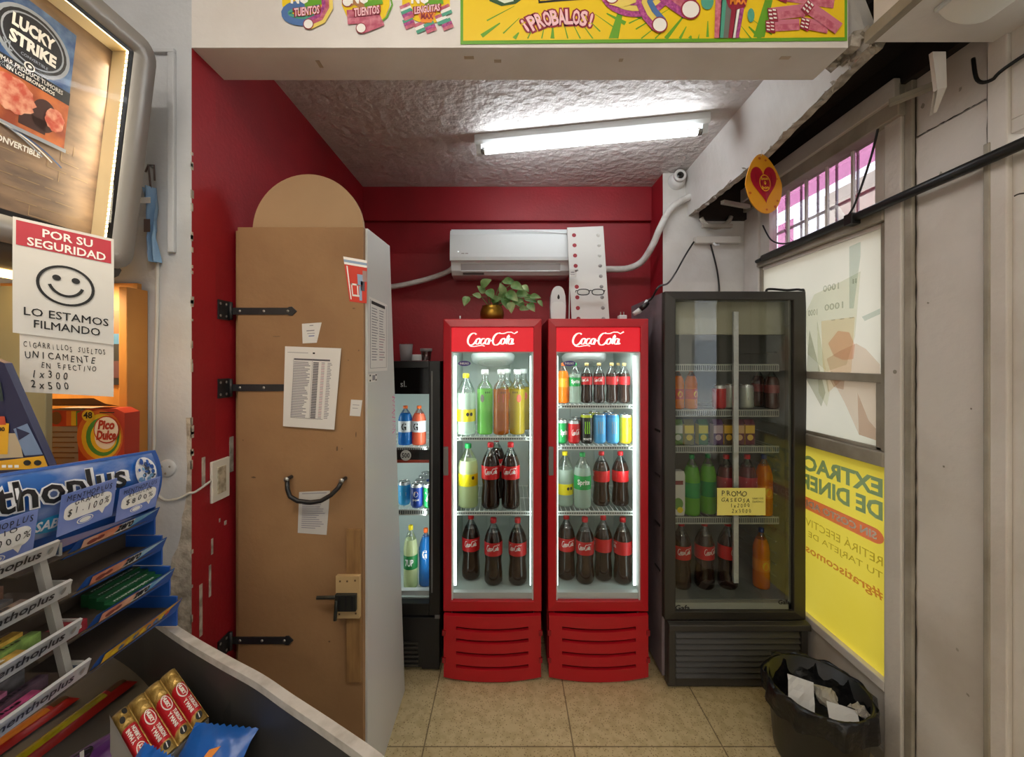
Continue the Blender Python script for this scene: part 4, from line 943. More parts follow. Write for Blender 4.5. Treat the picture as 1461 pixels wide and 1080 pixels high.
tag(pm.build('pink_marking'), 'faint pink felt-pen scribble on the back edge of the closet side', 'marking')

# ---------- light switch, wire and cover on the pillar
sw = thing('wall_switch', 'white switch plate on the red wall beside the closet', 'switch', (LX, 1.335, 1.10))
MB().box(LX, LX + .009, 1.293, 1.375, 1.095, 1.228, M('ivory_plastic', 'd9d5c9', .4)).build('plate', sw, .003)
MB().box(LX + .009, LX + .012, 1.315, 1.353, 1.118, 1.205, M('worn_ivory', 'bdb49f', .5, col2='8d8470', scale=60)).build('rocker', sw, .001)
def cable(name, label, pts, r, m, cat='cable', n=8):
    """smooth cable through points"""
    P = [Vector(p) for p in pts]; out = []
    for i in range(len(P) - 1):
        p0, p1, p2, p3 = P[max(i - 1, 0)], P[i], P[i + 1], P[min(i + 2, len(P) - 1)]
        for k in range(6):
            t_ = k / 6; out.append(.5 * ((2 * p1) + (p2 - p0) * t_ + (2 * p0 - 5 * p1 + 4 * p2 - p3) * t_ ** 2 + (3 * p1 - p0 - 3 * p2 + p3) * t_ ** 3))
    out.append(P[-1])
    return tag(MB().tube(out, r, m, n).build(name), label, cat)
wcab = M('white_cable', 'c6c5c0', .5); gcab = M('grey_cable', '8f9096', .5)
cable('switch_cable', 'grey white cable from the pillar to the switch plate', [(PX(228, FY), FY - .004, PZ(706, FY)), (PX(238, FY), FY - .004, PZ(713, FY)), (PX(258, FY), FY - .004, PZ(710, FY)), (LX - .004, FY - .006, PZ(703, FY)), (LX + .005, FY + .01, 1.155), (LX + .004, 1.293, 1.168)], .0035, wcab)
jc = thing('junction_cover', 'round grey blanking cover on the grey pillar', 'cover', (PX(239, FY), FY, PZ(668, FY)))
m = MB(); mt = Matrix.Translation((PX(239, FY), FY, PZ(668, FY))) @ Matrix.Rotation(PI / 2, 4, 'X'); m.lathe([(0, .007), (.022, .007), (.026, .004), (.027, 0)], grey_paint, mx=mt, n=24); m.build('disc', jc)
for i in range(3):
    a = 2.1 * i + .5; MB().lathe([(0, .0085), (.003, .008), (.0035, .007)], metal, mx=mt @ Matrix.Translation((.014 * math.cos(a), .014 * math.sin(a), 0)), n=8).build('screw', jc)
cable('pillar_conduit', 'thin painted cable running down the grey pillar', [(PX(226, FY), FY - .003, PZ(372, FY)), (PX(225, FY), FY - .003, PZ(470, FY)), (PX(222, FY), FY - .003, PZ(560, FY)), (PX(221, FY), FY - .003, PZ(660, FY)), (PX(224, FY), FY - .003, PZ(700, FY))], .005, wcab)
pc = MB().box(PX(243, FY), PX(252, FY), FY - .012, FY, PZ(361, FY), PZ(78, FY), pil).box(PX(222, FY), PX(252, FY), FY - .012, FY, PZ(78, FY), PZ(72, FY), pil)
tag(pc.build('cable_trunking', None, .002), 'grey painted cable trunking high on the pillar', 'trunking')
# torn wrapper hanging from a nail
wr = MB(); bw = M('wrapper_blue', '7fa3c9', .4); wr_d = M('wrapper_dark', '5a4a48', .5)
cen = [(219, 270, 9), (221, 285, 10), (224, 300, 10), (224, 315, 8), (226, 330, 6), (225, 343, 5), (227, 360, 5), (229, 376, 5)]
def wf_(u, v):
    f = v * (len(cen) - 1); i = min(int(f), len(cen) - 2); t_ = f - i
    px = cen[i][0] + (cen[i + 1][0] - cen[i][0]) * t_; py = cen[i][1] + (cen[i + 1][1] - cen[i][1]) * t_; w_ = cen[i][2] + (cen[i + 1][2] - cen[i][2]) * t_
    Y = FY - .018 + .012 * math.sin(u * 9 + v * 5); return (PX(px + (u - .5) * 2 * w_, FY), Y, PZ(py, FY))
wr.grid(wf_, 10, 28, bw)
wr.grid(lambda u, v: (PX(224 + (u - .5) * 9, FY), FY - .034, PZ(318 + v * 18, FY)), 3, 4, wr_d)
wr.grid(lambda u, v: (PX(221 + (u - .5) * 16, FY), FY - .034, PZ(288 + v * 8, FY)), 3, 2, white_ink)
wr.tube([(PX(216, FY), FY - .02, PZ(250, FY)), (PX(220, FY), FY - .02, PZ(240, FY)), (PX(228, FY), FY - .02, PZ(240, FY)), (PX(229, FY), FY - .02, PZ(262, FY))], .0025, wr_d, 6)
wr.tube([(PX(220, FY), FY - .02, PZ(240, FY)), (PX(222, FY), FY - .016, PZ(272, FY))], .0025, wr_d, 6)
wr.tube([(PX(220, FY), FY + .002, PZ(240, FY)), (PX(220, FY), FY - .022, PZ(240, FY))], .003, metal, 6)
tag(wr.build('torn_wrapper'), 'torn blue and white wrapper hanging from a nail on the pillar', 'wrapper')

# ================================================================ BACK WALL
ac = thing('air_conditioner', 'white wall-mounted split air conditioner on the red back wall', 'air conditioner', (.01, BY, 2.07))
xa, xb = PX(643, 2.47), PX(814, 2.47); z0, z1 = 2.075, 2.372
acw = M('ac_white', 'dfe3e3', .3); acg = M('ac_grey', 'a9a5a3', .4)
prof = [(BY - .004, z1 - .01), (BY - .12, z1), (BY - .19, z1 - .012), (BY - .215, z1 - .05), (BY - .222, z0 + .1), (BY - .205, z0 + .075), (BY - .19, z0 + .03), (BY - .165, z0 + .006), (BY - .10, z0), (BY - .004, z0 + .005)]
MB().prism(prof, lambda p, q, w: (xa + w, p, q), xb - xa, acw).build('housing', ac, .008, world=True)
pr = [(BY - .208, z1 - .024), (BY - .223, z1 - .055), (BY - .2305, z0 + .105), (BY - .226, z0 + .083), (BY - .218, z0 + .083), (BY - .215, z1 - .05)]
fp = MB().prism(pr, lambda p, q, w: (xa - .004 + w, p, q), xb - xa + .008, acw).build('front_panel', ac, .004)
MB().box(xa + .045, xa + .048, BY - .2312, BY - .2285, z0 + .135, z0 + .138, led).flat(RECT, (xa + .075, BY - .2302, z0 + .126), (.018, 0, 0), (0, 0, .006), acg).flat(RECT, (xa + .098, BY - .2302, z0 + .126), (.018, 0, 0), (0, 0, .006), acg).build('emblem', fp)
fl_ = MB().add([(xa + .06, BY - .2075, z0 + .07), (xb - .06, BY - .2075, z0 + .07), (xb - .06, BY - .192, z0 + .028), (xa + .06, BY - .192, z0 + .028)], [(0, 1, 2, 3)], acg).build('air_flap', ac)
MB().box(xa + .06, xb - .06, BY - .197, BY - .19, z0 + .024, z0 + .03, acw).build('flap_edge', ac, .001)
ml = M('air_slot', '5e5856', .7)
MB().add([(xa + .07, BY - .1865, z0 + .018), (xa + .2, BY - .1865, z0 + .018), (xa + .2, BY - .178, z0 + .0085), (xa + .07, BY - .178, z0 + .0085)], [(0, 1, 2, 3)], ml).build('air_slot', ac)
MB().tube([(PX(709, 2.46) + (PX(810, 2.46) - PX(709, 2.46)) * i / 8, BY - .232 + .001 * i, 2.343 - .00035 * i * i) for i in range(9)], .0028, M('bright_trim', 'f2f4f4', .15), 6).build('trim_line', ac)
tape = M('taped_pipe', 'd5d2cd', .55, col2='c2beb8', scale=18, bump=.4, bscale=60)
def pxy(lst): return [(PX(x, Y), Y, PZ(y, Y)) for x, y, Y in lst]
cable('refrigerant_pipe', 'thick white taped pipe curving from air conditioner to window corner', pxy([(812, 384, 2.6), (868, 384, 2.6), (895, 383, 2.6), (915, 374, 2.56), (930, 352, 2.48), (942, 325, 2.43), (954, 302, 2.43), (966, 290, 2.43), (990, 278, 2.43)]), .020, tape, 'pipe', 12)
cable('drain_pipe', 'white drain pipe sloping from the air conditioner behind the closet', pxy([(648, 380, 2.6), (640, 387, 2.6), (620, 395, 2.6), (595, 402, 2.6), (560, 409, 2.6), (500, 415, 2.6)]), .0165, tape, 'pipe', 12)

# ================================================================ ON TOP OF THE FRIDGES
FT = 1.756
pb_m = M('white_board', 'cfccc6', .6); hole = M('board_hole', '8e1420', .6); hole_g = M('board_stud', '8f8a88', .5)
xa, xb = PX(816, 2.35), PX(870, 2.35); Yp = 2.35
def BP(u, v, d=0): return (xa + (xb - xa) * u - .006 * v * (1 - 2 * u) * 0 - .014 * v, Yp + .10 * v - d, FT + .002 + .605 * v)
pbt = thing('display_board', 'white board with two columns of holes leaning behind the fridge top', 'board', ((xa + xb) / 2, Yp, FT))
MB().add([BP(0, 0), BP(1, 0), BP(1, 1), BP(0, .985), BP(0, 0, -.006), BP(1, 0, -.006), BP(1, 1, -.006), BP(0, .985, -.006)], [(0, 1, 2, 3), (7, 6, 5, 4), (0, 4, 5, 1), (1, 5, 6, 2), (2, 6, 7, 3), (3, 7, 4, 0)], pb_m).build('panel', pbt, .001)
for k in range(9):
    v = .06 + k * .1055
    if k != 4:
        MB().add([(BP(.18, v, .0008)[0] + .0125 * math.cos(a * PI / 8), BP(.18, v + .0205 * math.sin(a * PI / 8), .0008)[1], BP(.18, v + .0205 * math.sin(a * PI / 8), .0008)[2]) for a in range(16)], [tuple(range(16))], hole).build('hole', pbt)
    MB().lathe([(0, .004), (.009, .003), (.0115, 0)], hole_g if k < 6 else pb_m, mx=Matrix.Translation(BP(.845, v, .0)) @ Matrix.Rotation(PI / 2, 4, 'X'), n=14).build('stud', pbt)
eg = thing('eyeglasses', 'black-rimmed eyeglasses hanging on the holed white board', 'eyeglasses', (PX(843, 2.33), 2.33, PZ(418, 2.33)))
for s_ in (-1, 1):
    cx = PX(843 + s_ * 10.5, 2.33); czz = PZ(416.5, 2.33)
    fr = [(cx + .034 * math.copysign(abs(math.cos(a)) ** .75, math.cos(a)), 2.335, czz + .0165 * math.copysign(abs(math.sin(a)) ** .75, math.sin(a))) for a in [2 * PI * i / 24 for i in range(25)]]
    MB().tube(fr, .0028, blk, 6).build('rim', eg)
    MB().add([tuple(p) for p in fr[:-1]], [tuple(range(24))], clearp).build('lens', eg)
    MB().tube([(cx + s_ * .033, 2.335, czz + .008), (cx + s_ * .041, 2.34, czz + .010), (cx + s_ * .040, 2.365, czz + .004)], .0025, blk, 6).build('temple', eg)
MB().tube([(PX(843, 2.33) - .010, 2.335, PZ(415, 2.33)), (PX(843, 2.33), 2.333, PZ(414, 2.33)), (PX(843, 2.33) + .010, 2.335, PZ(415, 2.33))], .0026, blk, 6).build('bridge', eg)
kt = MB(); kx, kz = PX(818, 2.33), PZ(388, 2.33)
kt.box(kx - .018, kx + .022, 2.355, 2.36, kz - .022, kz + .02, pb_m).tube([(kx + .015, 2.352, kz + .01), (kx + .03, 2.348, kz + .016)], .006, metal, 8).flat(RECT, (kx, 2.3545, kz + .004), (.02, 0, 0), (0, 0, .004), gt2).flat(RECT, (kx, 2.3545, kz - .008), (.025, 0, 0), (0, 0, .003), gt)
tag(kt.build('price_tag'), 'small white tag clipped on the edge of the holed board', 'tag')
cable('hanging_cord', 'thin pale cord hanging from the tag to the fridge top', pxy([(813, 392, 2.33), (812.5, 420, 2.33), (812, 450, 2.32), (812, 458, 2.31)]), .003, wcab, 'cord')
# air freshener
xf, Yq = PX(795.5, 2.16), 2.16
af = thing('air_freshener', 'white capsule-shaped air freshener dispenser on the fridge under the board', 'air freshener', (xf, Yq, FT))
hw, hh = .041, .187
pts = [(hw * .93, 0)] + [(hw, .08)] + [(hw * .93, .135)] + [(hw * .80 * math.cos(a), .150 + (hh - .150) * math.sin(a)) for a in [PI * i / 12 for i in range(1, 12)]] + [(-hw * .93, .135), (-hw, .08), (-hw * .93, 0)]
MB().prism(pts, lambda p, q, w: (xf + p, Yq - .025 + w, FT + .001 + q), .05, M('dispenser_white', 'd3d6d8', .3), True).build('housing', af, .008, 3)
MB().prism([(p * .9, .004 + q * .5) for p, q in [(hw * .9, 0), (hw, .1), (hw * .93, .18), (hw * .55, .2), (-hw * .55, .2), (-hw * .93, .18), (-hw, .1), (-hw * .9, 0)]], lambda p, q, w: (xf + p, Yq - .027 + w, FT + .001 + q), .004, acw).build('cover_seam', af, .001)
MB().flat(([(.5 * math.cos(a * PI / 8), .5 * math.sin(a * PI / 8) + (.25 if 2 < a < 6 else 0)) for a in range(16)], [tuple(range(16))]), (xf + .002, Yq - .0262, FT + .128), (.013, 0, 0), (0, 0, .02), ink).build('nozzle', af)
# potted plant
brass = M('brass_pot', 'a07b2c', .3, metal=.85, col2='8a6420', scale=8)
xp, Yq = PX(702, 2.15), 2.15
pp = thing('potted_plant', 'variegated trailing plant in a brass pot on the red fridge', 'plant', (xp, Yq, FT))
MB().lathe([(0, .001), (.045, .001), (.06, .02), (.064, .045), (.058, .068), (.05, .08), (.054, .084), (.046, .084), (.042, .06), (0, .06)], brass, (xp, Yq, FT), 28).build('pot', pp)
lg1 = thin('leaf_green', '4f7f3c', .3, .45, col2='a9bd86', scale=14); lg2 = thin('leaf_pale', '86a468', .3, .45, col2='4f7f3c', scale=14)
stm = M('stem_green', '5f7a3a', .5)
def leaf(tip_px, tip_py, ln, wd, ang, Y=2.1, m=lg1, nod=.35):
    """heart-shaped leaf centred near a pixel, hanging with its midrib turned by ang in the picture plane"""
    c = Vector((PX(tip_px, Y), Y, PZ(tip_py, Y))); ax = Vector((math.cos(ang), -nod, math.sin(ang))).normalized(); sd = ax.cross(Vector((0, -1, .25))).normalized(); nr = sd.cross(ax)
    b = MB()
    def f(u, v):
        w = wd * (math.sin(PI * v ** .72) ** .9) * .5 if 0 < v < 1 else 0
        s = (u - .5) * 2
        return tuple(c + ax * (ln * (v - .5)) + sd * (s * w) + nr * (.35 * abs(s) * w + .12 * ln * math.sin(PI * v)))
    b.grid(f, 4, 9, m)
    base = c - ax * ln * .5
    return b, base
leaves = [(694, 404, .062, .045, .5, lg2), (665, 430, .055, .04, -1.9, lg1), (686, 413, .05, .035, 2.4, lg1), (700, 420, .06, .045, -1.0, lg2), (727, 403, .075, .04, -.3, lg1), (738, 410, .07, .045, -.5, lg2), (716, 412, .06, .04, 1.9, lg1), (746, 421, .075, .05, -.25, lg2), (731, 424, .075, .05, -.7, lg1), (757, 428, .07, .04, -.5, lg1), (764, 424, .055, .03, -.2, lg2), (722, 433, .07, .045, -1.3, lg1), (742, 434, .07, .045, -.9, lg1), (758, 439, .055, .04, -.9, lg1), (709, 428, .06, .04, .2, lg1), (729, 439, .06, .04, -1.5, lg1), (680, 422, .045, .03, 2.9, lg1), (750, 412, .05, .03, -.9, lg1), (738, 431, .06, .04, .1, lg2), (718, 421, .06, .04, .9, lg1), (771, 433, .04, .022, -1.0, lg2), (748, 441, .05, .03, -.2, lg1)]
for i, (x, y, l, w_, a, m) in enumerate(leaves):
    b, base = leaf(x, y, l * 1.1, w_ * 1.05, a, 2.06 + .1 * ((i * 7) % 5) / 5, m)
    b.build('leaf', pp)
    mid = (Vector((xp + .01, Yq, FT + .085)) + base) / 2 + Vector((0, 0, .025))
    MB().tube([(xp + R.uniform(-.02, .03), Yq + R.uniform(-.02, .02), FT + .07), tuple(mid), tuple(base)], .0018, stm, 5).build('stem', pp)
# plug adapter and cable on the other fridge
ad = thing('plug_adapter', 'small white plug adapter with prongs up on the fridge top', 'adapter', (PX(888, 2.1), 2.1, FT))
xq = PX(888, 2.1)
MB().box(xq - .02, xq + .02, 2.085, 2.125, FT + .001, FT + .03, whp).build('body', ad, .004)
for s_ in (-.008, .008): MB().box(xq + s_ - .0015, xq + s_ + .0015, 2.1, 2.106, FT + .03, FT + .048, metal).build('prong', ad)
cc = thing('power_plug', 'white and black plug joint on the cable beside the black fridge', 'plug', (PX(915, 2.08), 2.08, FT))
MB().tube(pxy([(904, 448, 2.08), (911, 444, 2.08), (917, 439, 2.08)]), [.011, .014, .012], whp, 12).build('white_plug', cc)
MB().tube(pxy([(914, 441, 2.06), (920, 436, 2.06), (925, 432, 2.06)]), [.013, .014, .009], blk, 12).build('black_socket', cc)
MB().tube(pxy([(923, 428, 2.07), (921, 434, 2.07), (917, 440, 2.07)]), [.006, .010, .008], whp, 12).build('white_end', cc)
cable('power_cable', 'black cable from the plug up over the black fridge to the shelf strip', pxy([(924, 431, 2.07), (931, 424, 2.05), (940, 409, 2.0), (953, 404, 2.15), (964, 389, 2.4), (978, 364, 2.43), (990, 345, 2.45)]), .005, blk)
cable('power_cable', 'black cable dropping from the wall strip behind the black fridge', pxy([(1014, 349, 2.45), (1018, 364, 2.455), (1023, 385, 2.46), (1026, 408, 2.462), (1026, 425, 2.462)]), .005, blk)
cable('power_cable', 'black cable lying along the black fridge top and down its window side', [(PX(1093, 2.0), 2.0, 1.889), (1.27, 1.98, 1.90), (1.35, 1.97, 1.893), (1.405, 1.955, 1.892), (1.42, 1.95, 1.86), (1.422, 1.95, 1.6), (1.424, 1.95, 1.4), (1.42, 1.95, 1.1)], .006, blk)
tag(MB().box(.79, 1.25, 1.99, 2.06, 1.8805, 1.888, whp).build('fridge_top_cover', None, .002), 'pale strip cover lying on top of the black fridge', 'cover')
# cups on the narrow fridge
def cup(name, label, cat, px, r, h, m, mat_in=None):
    x = PX(px, 2.1); t = thing(name, label, cat, (x, 2.12, 1.551))
    MB().lathe([(0, 0), (r * .8, 0), (r, h), (r * .95, h), (r * .75, .004), (0, .004)], m, (x, 2.12, 1.551), 20).build('wall', t); return t
t_ = cup('plastic_cup', 'frosted plastic cup on the narrow black fridge', 'cup', 578, .035, .085, thin('frosted_plastic', 'c9c6c6', .5, .4, clear=.35))
MB().lathe([(.035, .083), (.038, .085), (.038, .089), (.035, .089)], clearp, (PX(578, 2.1), 2.12, 1.551), 20).build('rim', t_)
t_ = cup('glass_jar', 'small clear jar on the narrow black fridge beside the cup', 'jar', 607, .028, .055, clearp)
MB().lathe([(.029, .05), (.031, .05), (.031, .064), (0, .064)], thin('frosted_plastic', 'c9c6c6'), (PX(607, 2.1), 2.12, 1.551), 20).build('lid', t_)
tag(MB().box(PX(586, 2.2), PX(602, 2.2), 2.19, 2.24, 1.5515, 1.585, whp).build('small_box', None, .003), 'small white box between cup and jar on the narrow fridge', 'box')
MBp = MB().lathe([(0, .02), (.004, .02), (.004, 0)], whp, (PX(655, 2.0), 2.04, FT)); tag(MBp.build('fridge_pin'), 'tiny white pin at the top corner of the plant fridge', 'pin')

# ================================================================ WHITE COLUMN, CAMERA, SIGN, RAIL
sc = thing('security_camera', 'small white round security camera in the corner under the ceiling', 'camera', (PX(968, 2.44), 2.47, PZ(254, 2.44)))
MB().lathe([(0, .04), (.03, .04), (.046, .025), (.052, 0)], M('camera_white', 'cfccc8', .4), mx=Matrix.Translation((PX(968, 2.44), 2.469, PZ(256, 2.44))) @ Matrix.Rotation(PI / 2, 4, 'X'), n=28).build('base', sc)
MB().lathe([(.022, .03), (.036, .034), (.036, .052), (.026, .056), (.02, .05)], M('camera_white', 'cfccc8'), mx=Matrix.Translation((PX(968, 2.44), 2.46, PZ(253, 2.44))) @ Matrix.Rotation(PI / 2, 4, 'X'), n=28).build('housing', sc)
MB().lathe([(0, .05), (.02, .051), (.021, .04)], M('lens_black', '0d0708', .1), mx=Matrix.Translation((PX(968, 2.44), 2.46, PZ(253, 2.44))) @ Matrix.Rotation(PI / 2, 4, 'X'), n=24).build('lens', sc)
ws = thing('wall_strip', 'white strip lamp box on the white column above the black fridge', 'strip', (PX(1020, 2.46), 2.47, PZ(342, 2.46)))
MB().box(PX(991, 2.45), PX(1055, 2.45), 2.43, 2.468, PZ(348, 2.45), PZ(338, 2.45), M('strip_white', 'c9c4ba', .5)).build('box', ws, .004)
MB().tube(pxy([(1018, 347, 2.43), (1021, 350, 2.425), (1026, 349, 2.425)]), .007, whp, 8).build('clip', ws)
hose = [(PX(1020 + 22 * math.cos(a), 2.43), 2.42, PZ(306 + 19 * math.sin(a), 2.43)) for a in [.2 + i * .22 for i in range(13)]]
tag(MB().tube(hose, .013, dirty_paint, 10).build('coiled_hose'), 'dusty hose loop hanging under the open shutter box', 'hose')
# heart sign
hx, Yh = PX(1090, 1.74), 1.74
hz = PZ(262, 1.74)
hs = thing('heart_sign', 'yellow teardrop sign with a red heart hanging from the bulkhead', 'sign', (hx, Yh, hz - .127))
oy = M('sign_amber', 'e09a1e', .4); hr = M('heart_red', 'a8142a', .35); hr2 = M('heart_dark', '8a0f22', .35)
rot = math.radians(6)
def HP(x, y, d=0): 
    c, s = math.cos(rot), math.sin(rot); return (hx + x * c - y * s, Yh - d + .25 * (x * c), hz + x * s + y * c)
ol = []
for i in range(40):
    a = 2 * PI * i / 40; r = 1
    x = .092 * math.cos(a) * (1 - .30 * max(0, math.sin(a))); y = .128 * math.sin(a)
    ol.append((x, y - .0))
MB().prism(ol, lambda p, q, w: HP(p, q, -w), .006, oy).build('panel', hs, .001)
heart = []
for i in range(40):
    a = 2 * PI * i / 40; heart.append((.066 * math.sin(a) ** 3, .0055 * (13 * math.cos(a) - 5 * math.cos(2 * a) - 2 * math.cos(3 * a) - math.cos(4 * a)) + .006))
m = MB(); m.add([HP(0, 0, .006)] + [HP(p, q, .002) for p, q in heart], [(0, i + 1, (i + 1) % 40 + 1) for i in range(40)], hr)
for k in range(4): m.add([HP(-.045 + k * .026 + .004 * j, (.04 - .1 * (j % 2) * (1 - abs(k - 1.5) * .3)), .0066) for j in range(2)] + [HP(-.042 + k * .026 + .004 * j, (.04 - .1 * (j % 2) * (1 - abs(k - 1.5) * .3)), .0066) for j in (1, 0)], [(0, 1, 2, 3)], hr2)
m.add([HP(.028 * p * 2, .036 * q * 2, .0072) for p, q in ringshape(.06)[0]], ringshape(.06)[1], oy)
for k, s_ in enumerate(('bon', 'o', 'bon')):
    sh = text_shape(s_, .03); yy = .019 - .019 * k; ww_ = .034 if k != 1 else .012
    m.add([HP(x * ww_, yy + y * .014, .0075) for x, y in sh[0]], sh[1], M('sign_gold', 'e8b02a', .4))
for x, y, r_ in ((.02, .1, .006), (-.01, .108, .007), (-.075, -.04, .007), (.045, -.1, .008), (.06, -.075, .006), (0, -.112, .006), (.07, .02, .004)):
    m.add([HP(x + r_ * math.cos(a * PI / 4), y + r_ * .8 * math.sin(a * PI / 4), .001) for a in range(8)], [tuple(range(8))], M('sign_orange', 'c25a1a', .4))
m.build('heart', hs)
MB().tube([HP(0, .12), (hx, Yh + .01, 2.47)], .0015, wcab, 5).build('thread', hs)
# black rail across the window wall
rl = thing('black_rail', 'long black rod fixed across the window wall above the sash', 'rail', (RX - .03, 1.5, 2.13))
MB().tube([(RX - .035, 2.24, 2.118), (RX - .035, .5, 2.158)], .0165, blk, 14).build('rod', rl)
MB().tube([(RX - .035, 2.30, 2.112), (RX - .035, 2.2, 2.119)], .010, blk2, 10).build('end', rl)
for y in (1.66, .7): MB().box(RX - .055, RX, y - .02, y + .02, 2.105, 2.15, blk2).build('bracket', rl, .003)
cable('window_cable', 'thin black cable looping over the high window to the rail', [(RX - .01, 1.49, 2.585), (RX - .02, 1.54, 2.5), (RX - .02, 1.59, 2.35), (RX - .02, 1.66, 2.2), (RX - .03, 1.69, 2.15)], .004, blk)
cable('window_cable', 'thin black cable sagging from the heart sign to the rail', [(RX - .03, 2.25, 2.30), (RX - .03, 2.18, 2.2), (RX - .03, 2.08, 2.15), (RX - .03, 1.98, 2.14), (RX - .03, 1.9, 2.14)], .004, blk)
cable('door_cable', 'black cable running along the panel top to the street door', [(RX - .01, 1.25, 2.48), (RX - .02, 1.23, 2.40), (RX - .012, 1.2, 2.38), (RX - .012, 1.14, 2.395), (RX - .012, .8, 2.41)], .005, blk)
bk = MB().add([(1.29, 1.235, 2.49), (1.33, 1.235, 2.49), (1.36, 1.26, 2.40), (1.37, 1.3, 2.345), (1.36, 1.3, 2.34), (1.33, 1.26, 2.39)], [(0, 1, 2, 5), (5, 2, 3, 4)], old_paint)
for q in list(bk.v): bk.v.append((q[0], q[1] + .012, q[2]))
bk.f += [(6, 11, 8, 7), (11, 10, 9, 8)]; bk.m += [0, 0]; bk.sm += [False, False]
bk.add([(1.29, 1.235, 2.49), (1.29, 1.247, 2.49), (1.33, 1.272, 2.39), (1.33, 1.26, 2.39)], [(0, 1, 2, 3)], old_paint)
tag(bk.build('bent_bracket'), 'bent white metal bracket hanging from the open shutter box', 'bracket')

# ================================================================ POSTERS ON THE GLASS
yp = thin('yellow_film', 'f6df55', .6, .5, col2='f4da48', scale=2)
py_ = RX + .012
pt = MB().quad((py_, 1.55, .325), (py_, 2.32, .325), (py_, 2.32, 1.15), (py_, 1.55, 1.15), yp)
def YT(s, y1, zc, wd, h, m, b=.03):   # mirrored lettering: seen from behind
    pt.text(s, (py_ - .0008, y1 + wd / 2, zc), (0, wd, 0), (0, 0, h), m, b)
tl_ = ink_film('film_teal', 'a3c3cc', .5); pkf = ink_film('film_pink', 'f59aae', .3); olv = ink_film('film_olive', 'cfc38a'); rosy = ink_film('film_rose', 'e9ab96')
YT('EXTRACCIONES', 1.575, 1.055, .80, .075, tl_, .04); YT('DE DINERO', 1.575, .965, .52, .075, tl_, .04)
pt.flat(rrect(.5, 9), (py_ - .0006, 1.57 + .36, .86), (0, .72, 0), (0, 0, .06), pkf)
YT('SIN COSTO ADICIONAL', 1.60, .86, .58, .033, white_ink)
YT('RETIR\u00c1 EFECTIVO CON', 1.575, .775, .60, .044, olv, .0); YT('TU TARJETA DE D\u00c9BITO', 1.575, .715, .60, .042, olv, .0)
YT('#gratiscomosiempre', 1.575, .635, .62, .048, rosy, .02)
pt.box(py_ - .001, py_ + .003, 1.545, 2.32, .315, .327, white_ink)
tag(pt.build('yellow_poster'), 'yellow cash withdrawal poster with mirrored lettering low in the window', 'poster')
ff = thin('faded_film', 'f0e8d8', .6, .5, col2='e4dfcf', scale=1.5)
p2 = MB().quad((py_, 1.58, 1.205), (py_, 2.31, 1.205), (py_, 2.31, 2.07), (py_, 1.58, 2.07), ff)
gnote = ink_film('faded_note_green', 'f4f5ea'); gn2 = ink_film('faded_note_grey', 'd8dad1'); skin = ink_film('faded_skin', 'f6e9e1'); skin2 = ink_film('faded_skin_shadow', 'eee0d7'); peach = ink_film('faded_orange', 'fbdfd2'); peach2 = ink_film('faded_orange_pale', 'fbf0df'); sky_b = ink_film('faded_blue', 'e2eae7')
def wp(px, py, d): 
    Y = py_ * F / (px - CX); return (py_ - d, Y, PZ(py, Y))
def poly(lst, m, d): p2.add([wp(x, y, d) for x, y in lst], [tuple(range(len(lst)))], m)
poly([(1162, 420), (1200, 402), (1228, 387), (1220, 480), (1208, 520), (1180, 530), (1152, 505), (1150, 445)], gnote, .0005)
poly([(1155, 470), (1178, 560), (1172, 580), (1150, 540)], gn2, .0007); poly([(1166, 455), (1184, 560), (1180, 580), (1168, 560)], gnote, .0009)
poly([(1172, 458), (1220, 452), (1215, 530), (1182, 560), (1174, 520)], peach2, .0011)
poly([(1182, 490), (1196, 472), (1212, 474), (1220, 492), (1218, 512), (1204, 514), (1190, 508)], peach, .0013)
poly([(1180, 512), (1200, 500), (1222, 490), (1236, 498), (1256, 520), (1256, 630), (1226, 620), (1206, 575), (1190, 545)], skin, .0015)
poly([(1184, 540), (1206, 536), (1204, 556), (1190, 552)], skin2, .0017); poly([(1224, 560), (1240, 600), (1256, 618), (1256, 630), (1226, 620)], skin2, .0018)
poly([(1230, 452), (1256, 440), (1256, 448), (1234, 458)], sky_b, .0008); poly([(1212, 352), (1228, 345), (1228, 365), (1218, 440), (1212, 440)], sky_b, .0006)
for s_, px, py, w_, h_ in (('1000', 1190, 437, .105, .03), ('1000', 1160, 446, .06, .03), ('- - -', 1202, 455, .12, .004), ('1000', 1186, 410, .09, .03), ('II', 1220, 401, .02, .02)):
    c = wp(px, py, .0022); p2.text(s_, c, (0, w_, 0), (0, 0, h_), gn2, .02)
tag(p2.build('faded_poster'), 'sun-faded poster of a hand holding banknotes behind the window sash', 'poster')

# ---------- posters over the lintel
by_ = FY - .002
bn_y = M('banner_yellow', 'ecc912', .45); bn_g = M('banner_green', '5f9e22', .45); bn_r = M('banner_maroon', '8f1a35', .45); bn_p = M('banner_pink', 'f4c6cf', .45); lilac = M('candy_purple', '8f2f78', .5, col2='c05a9a', scale=120); candy = M('candy_pink', 'b4506a', .5, col2='cf7f8f', scale=60); cblue = M('candy_blue', '4a6fa8', .5); cyel = M('candy_yellow', 'e8cf66', .5); cteal = M('candy_teal', '4c9c86', .5)
def bp(x, y, d=0): return (PX(x, FY), by_ - d, PZ(y, FY))
bnr = MB()
bnr.add([bp(657, -120), bp(1208, -120), bp(1208, 59), bp(657, 64)], [(3, 2, 1, 0)], bn_g)
bnr.add([bp(661, -116, .0004), bp(1204, -116, .0004), bp(1204, 54, .0004), bp(661, 59, .0004)], [(3, 2, 1, 0)], bn_y)
def bpoly(mb, lst, m, d): mb.add([bp(x, y, d) for x, y in lst], [tuple(range(len(lst)))], m)
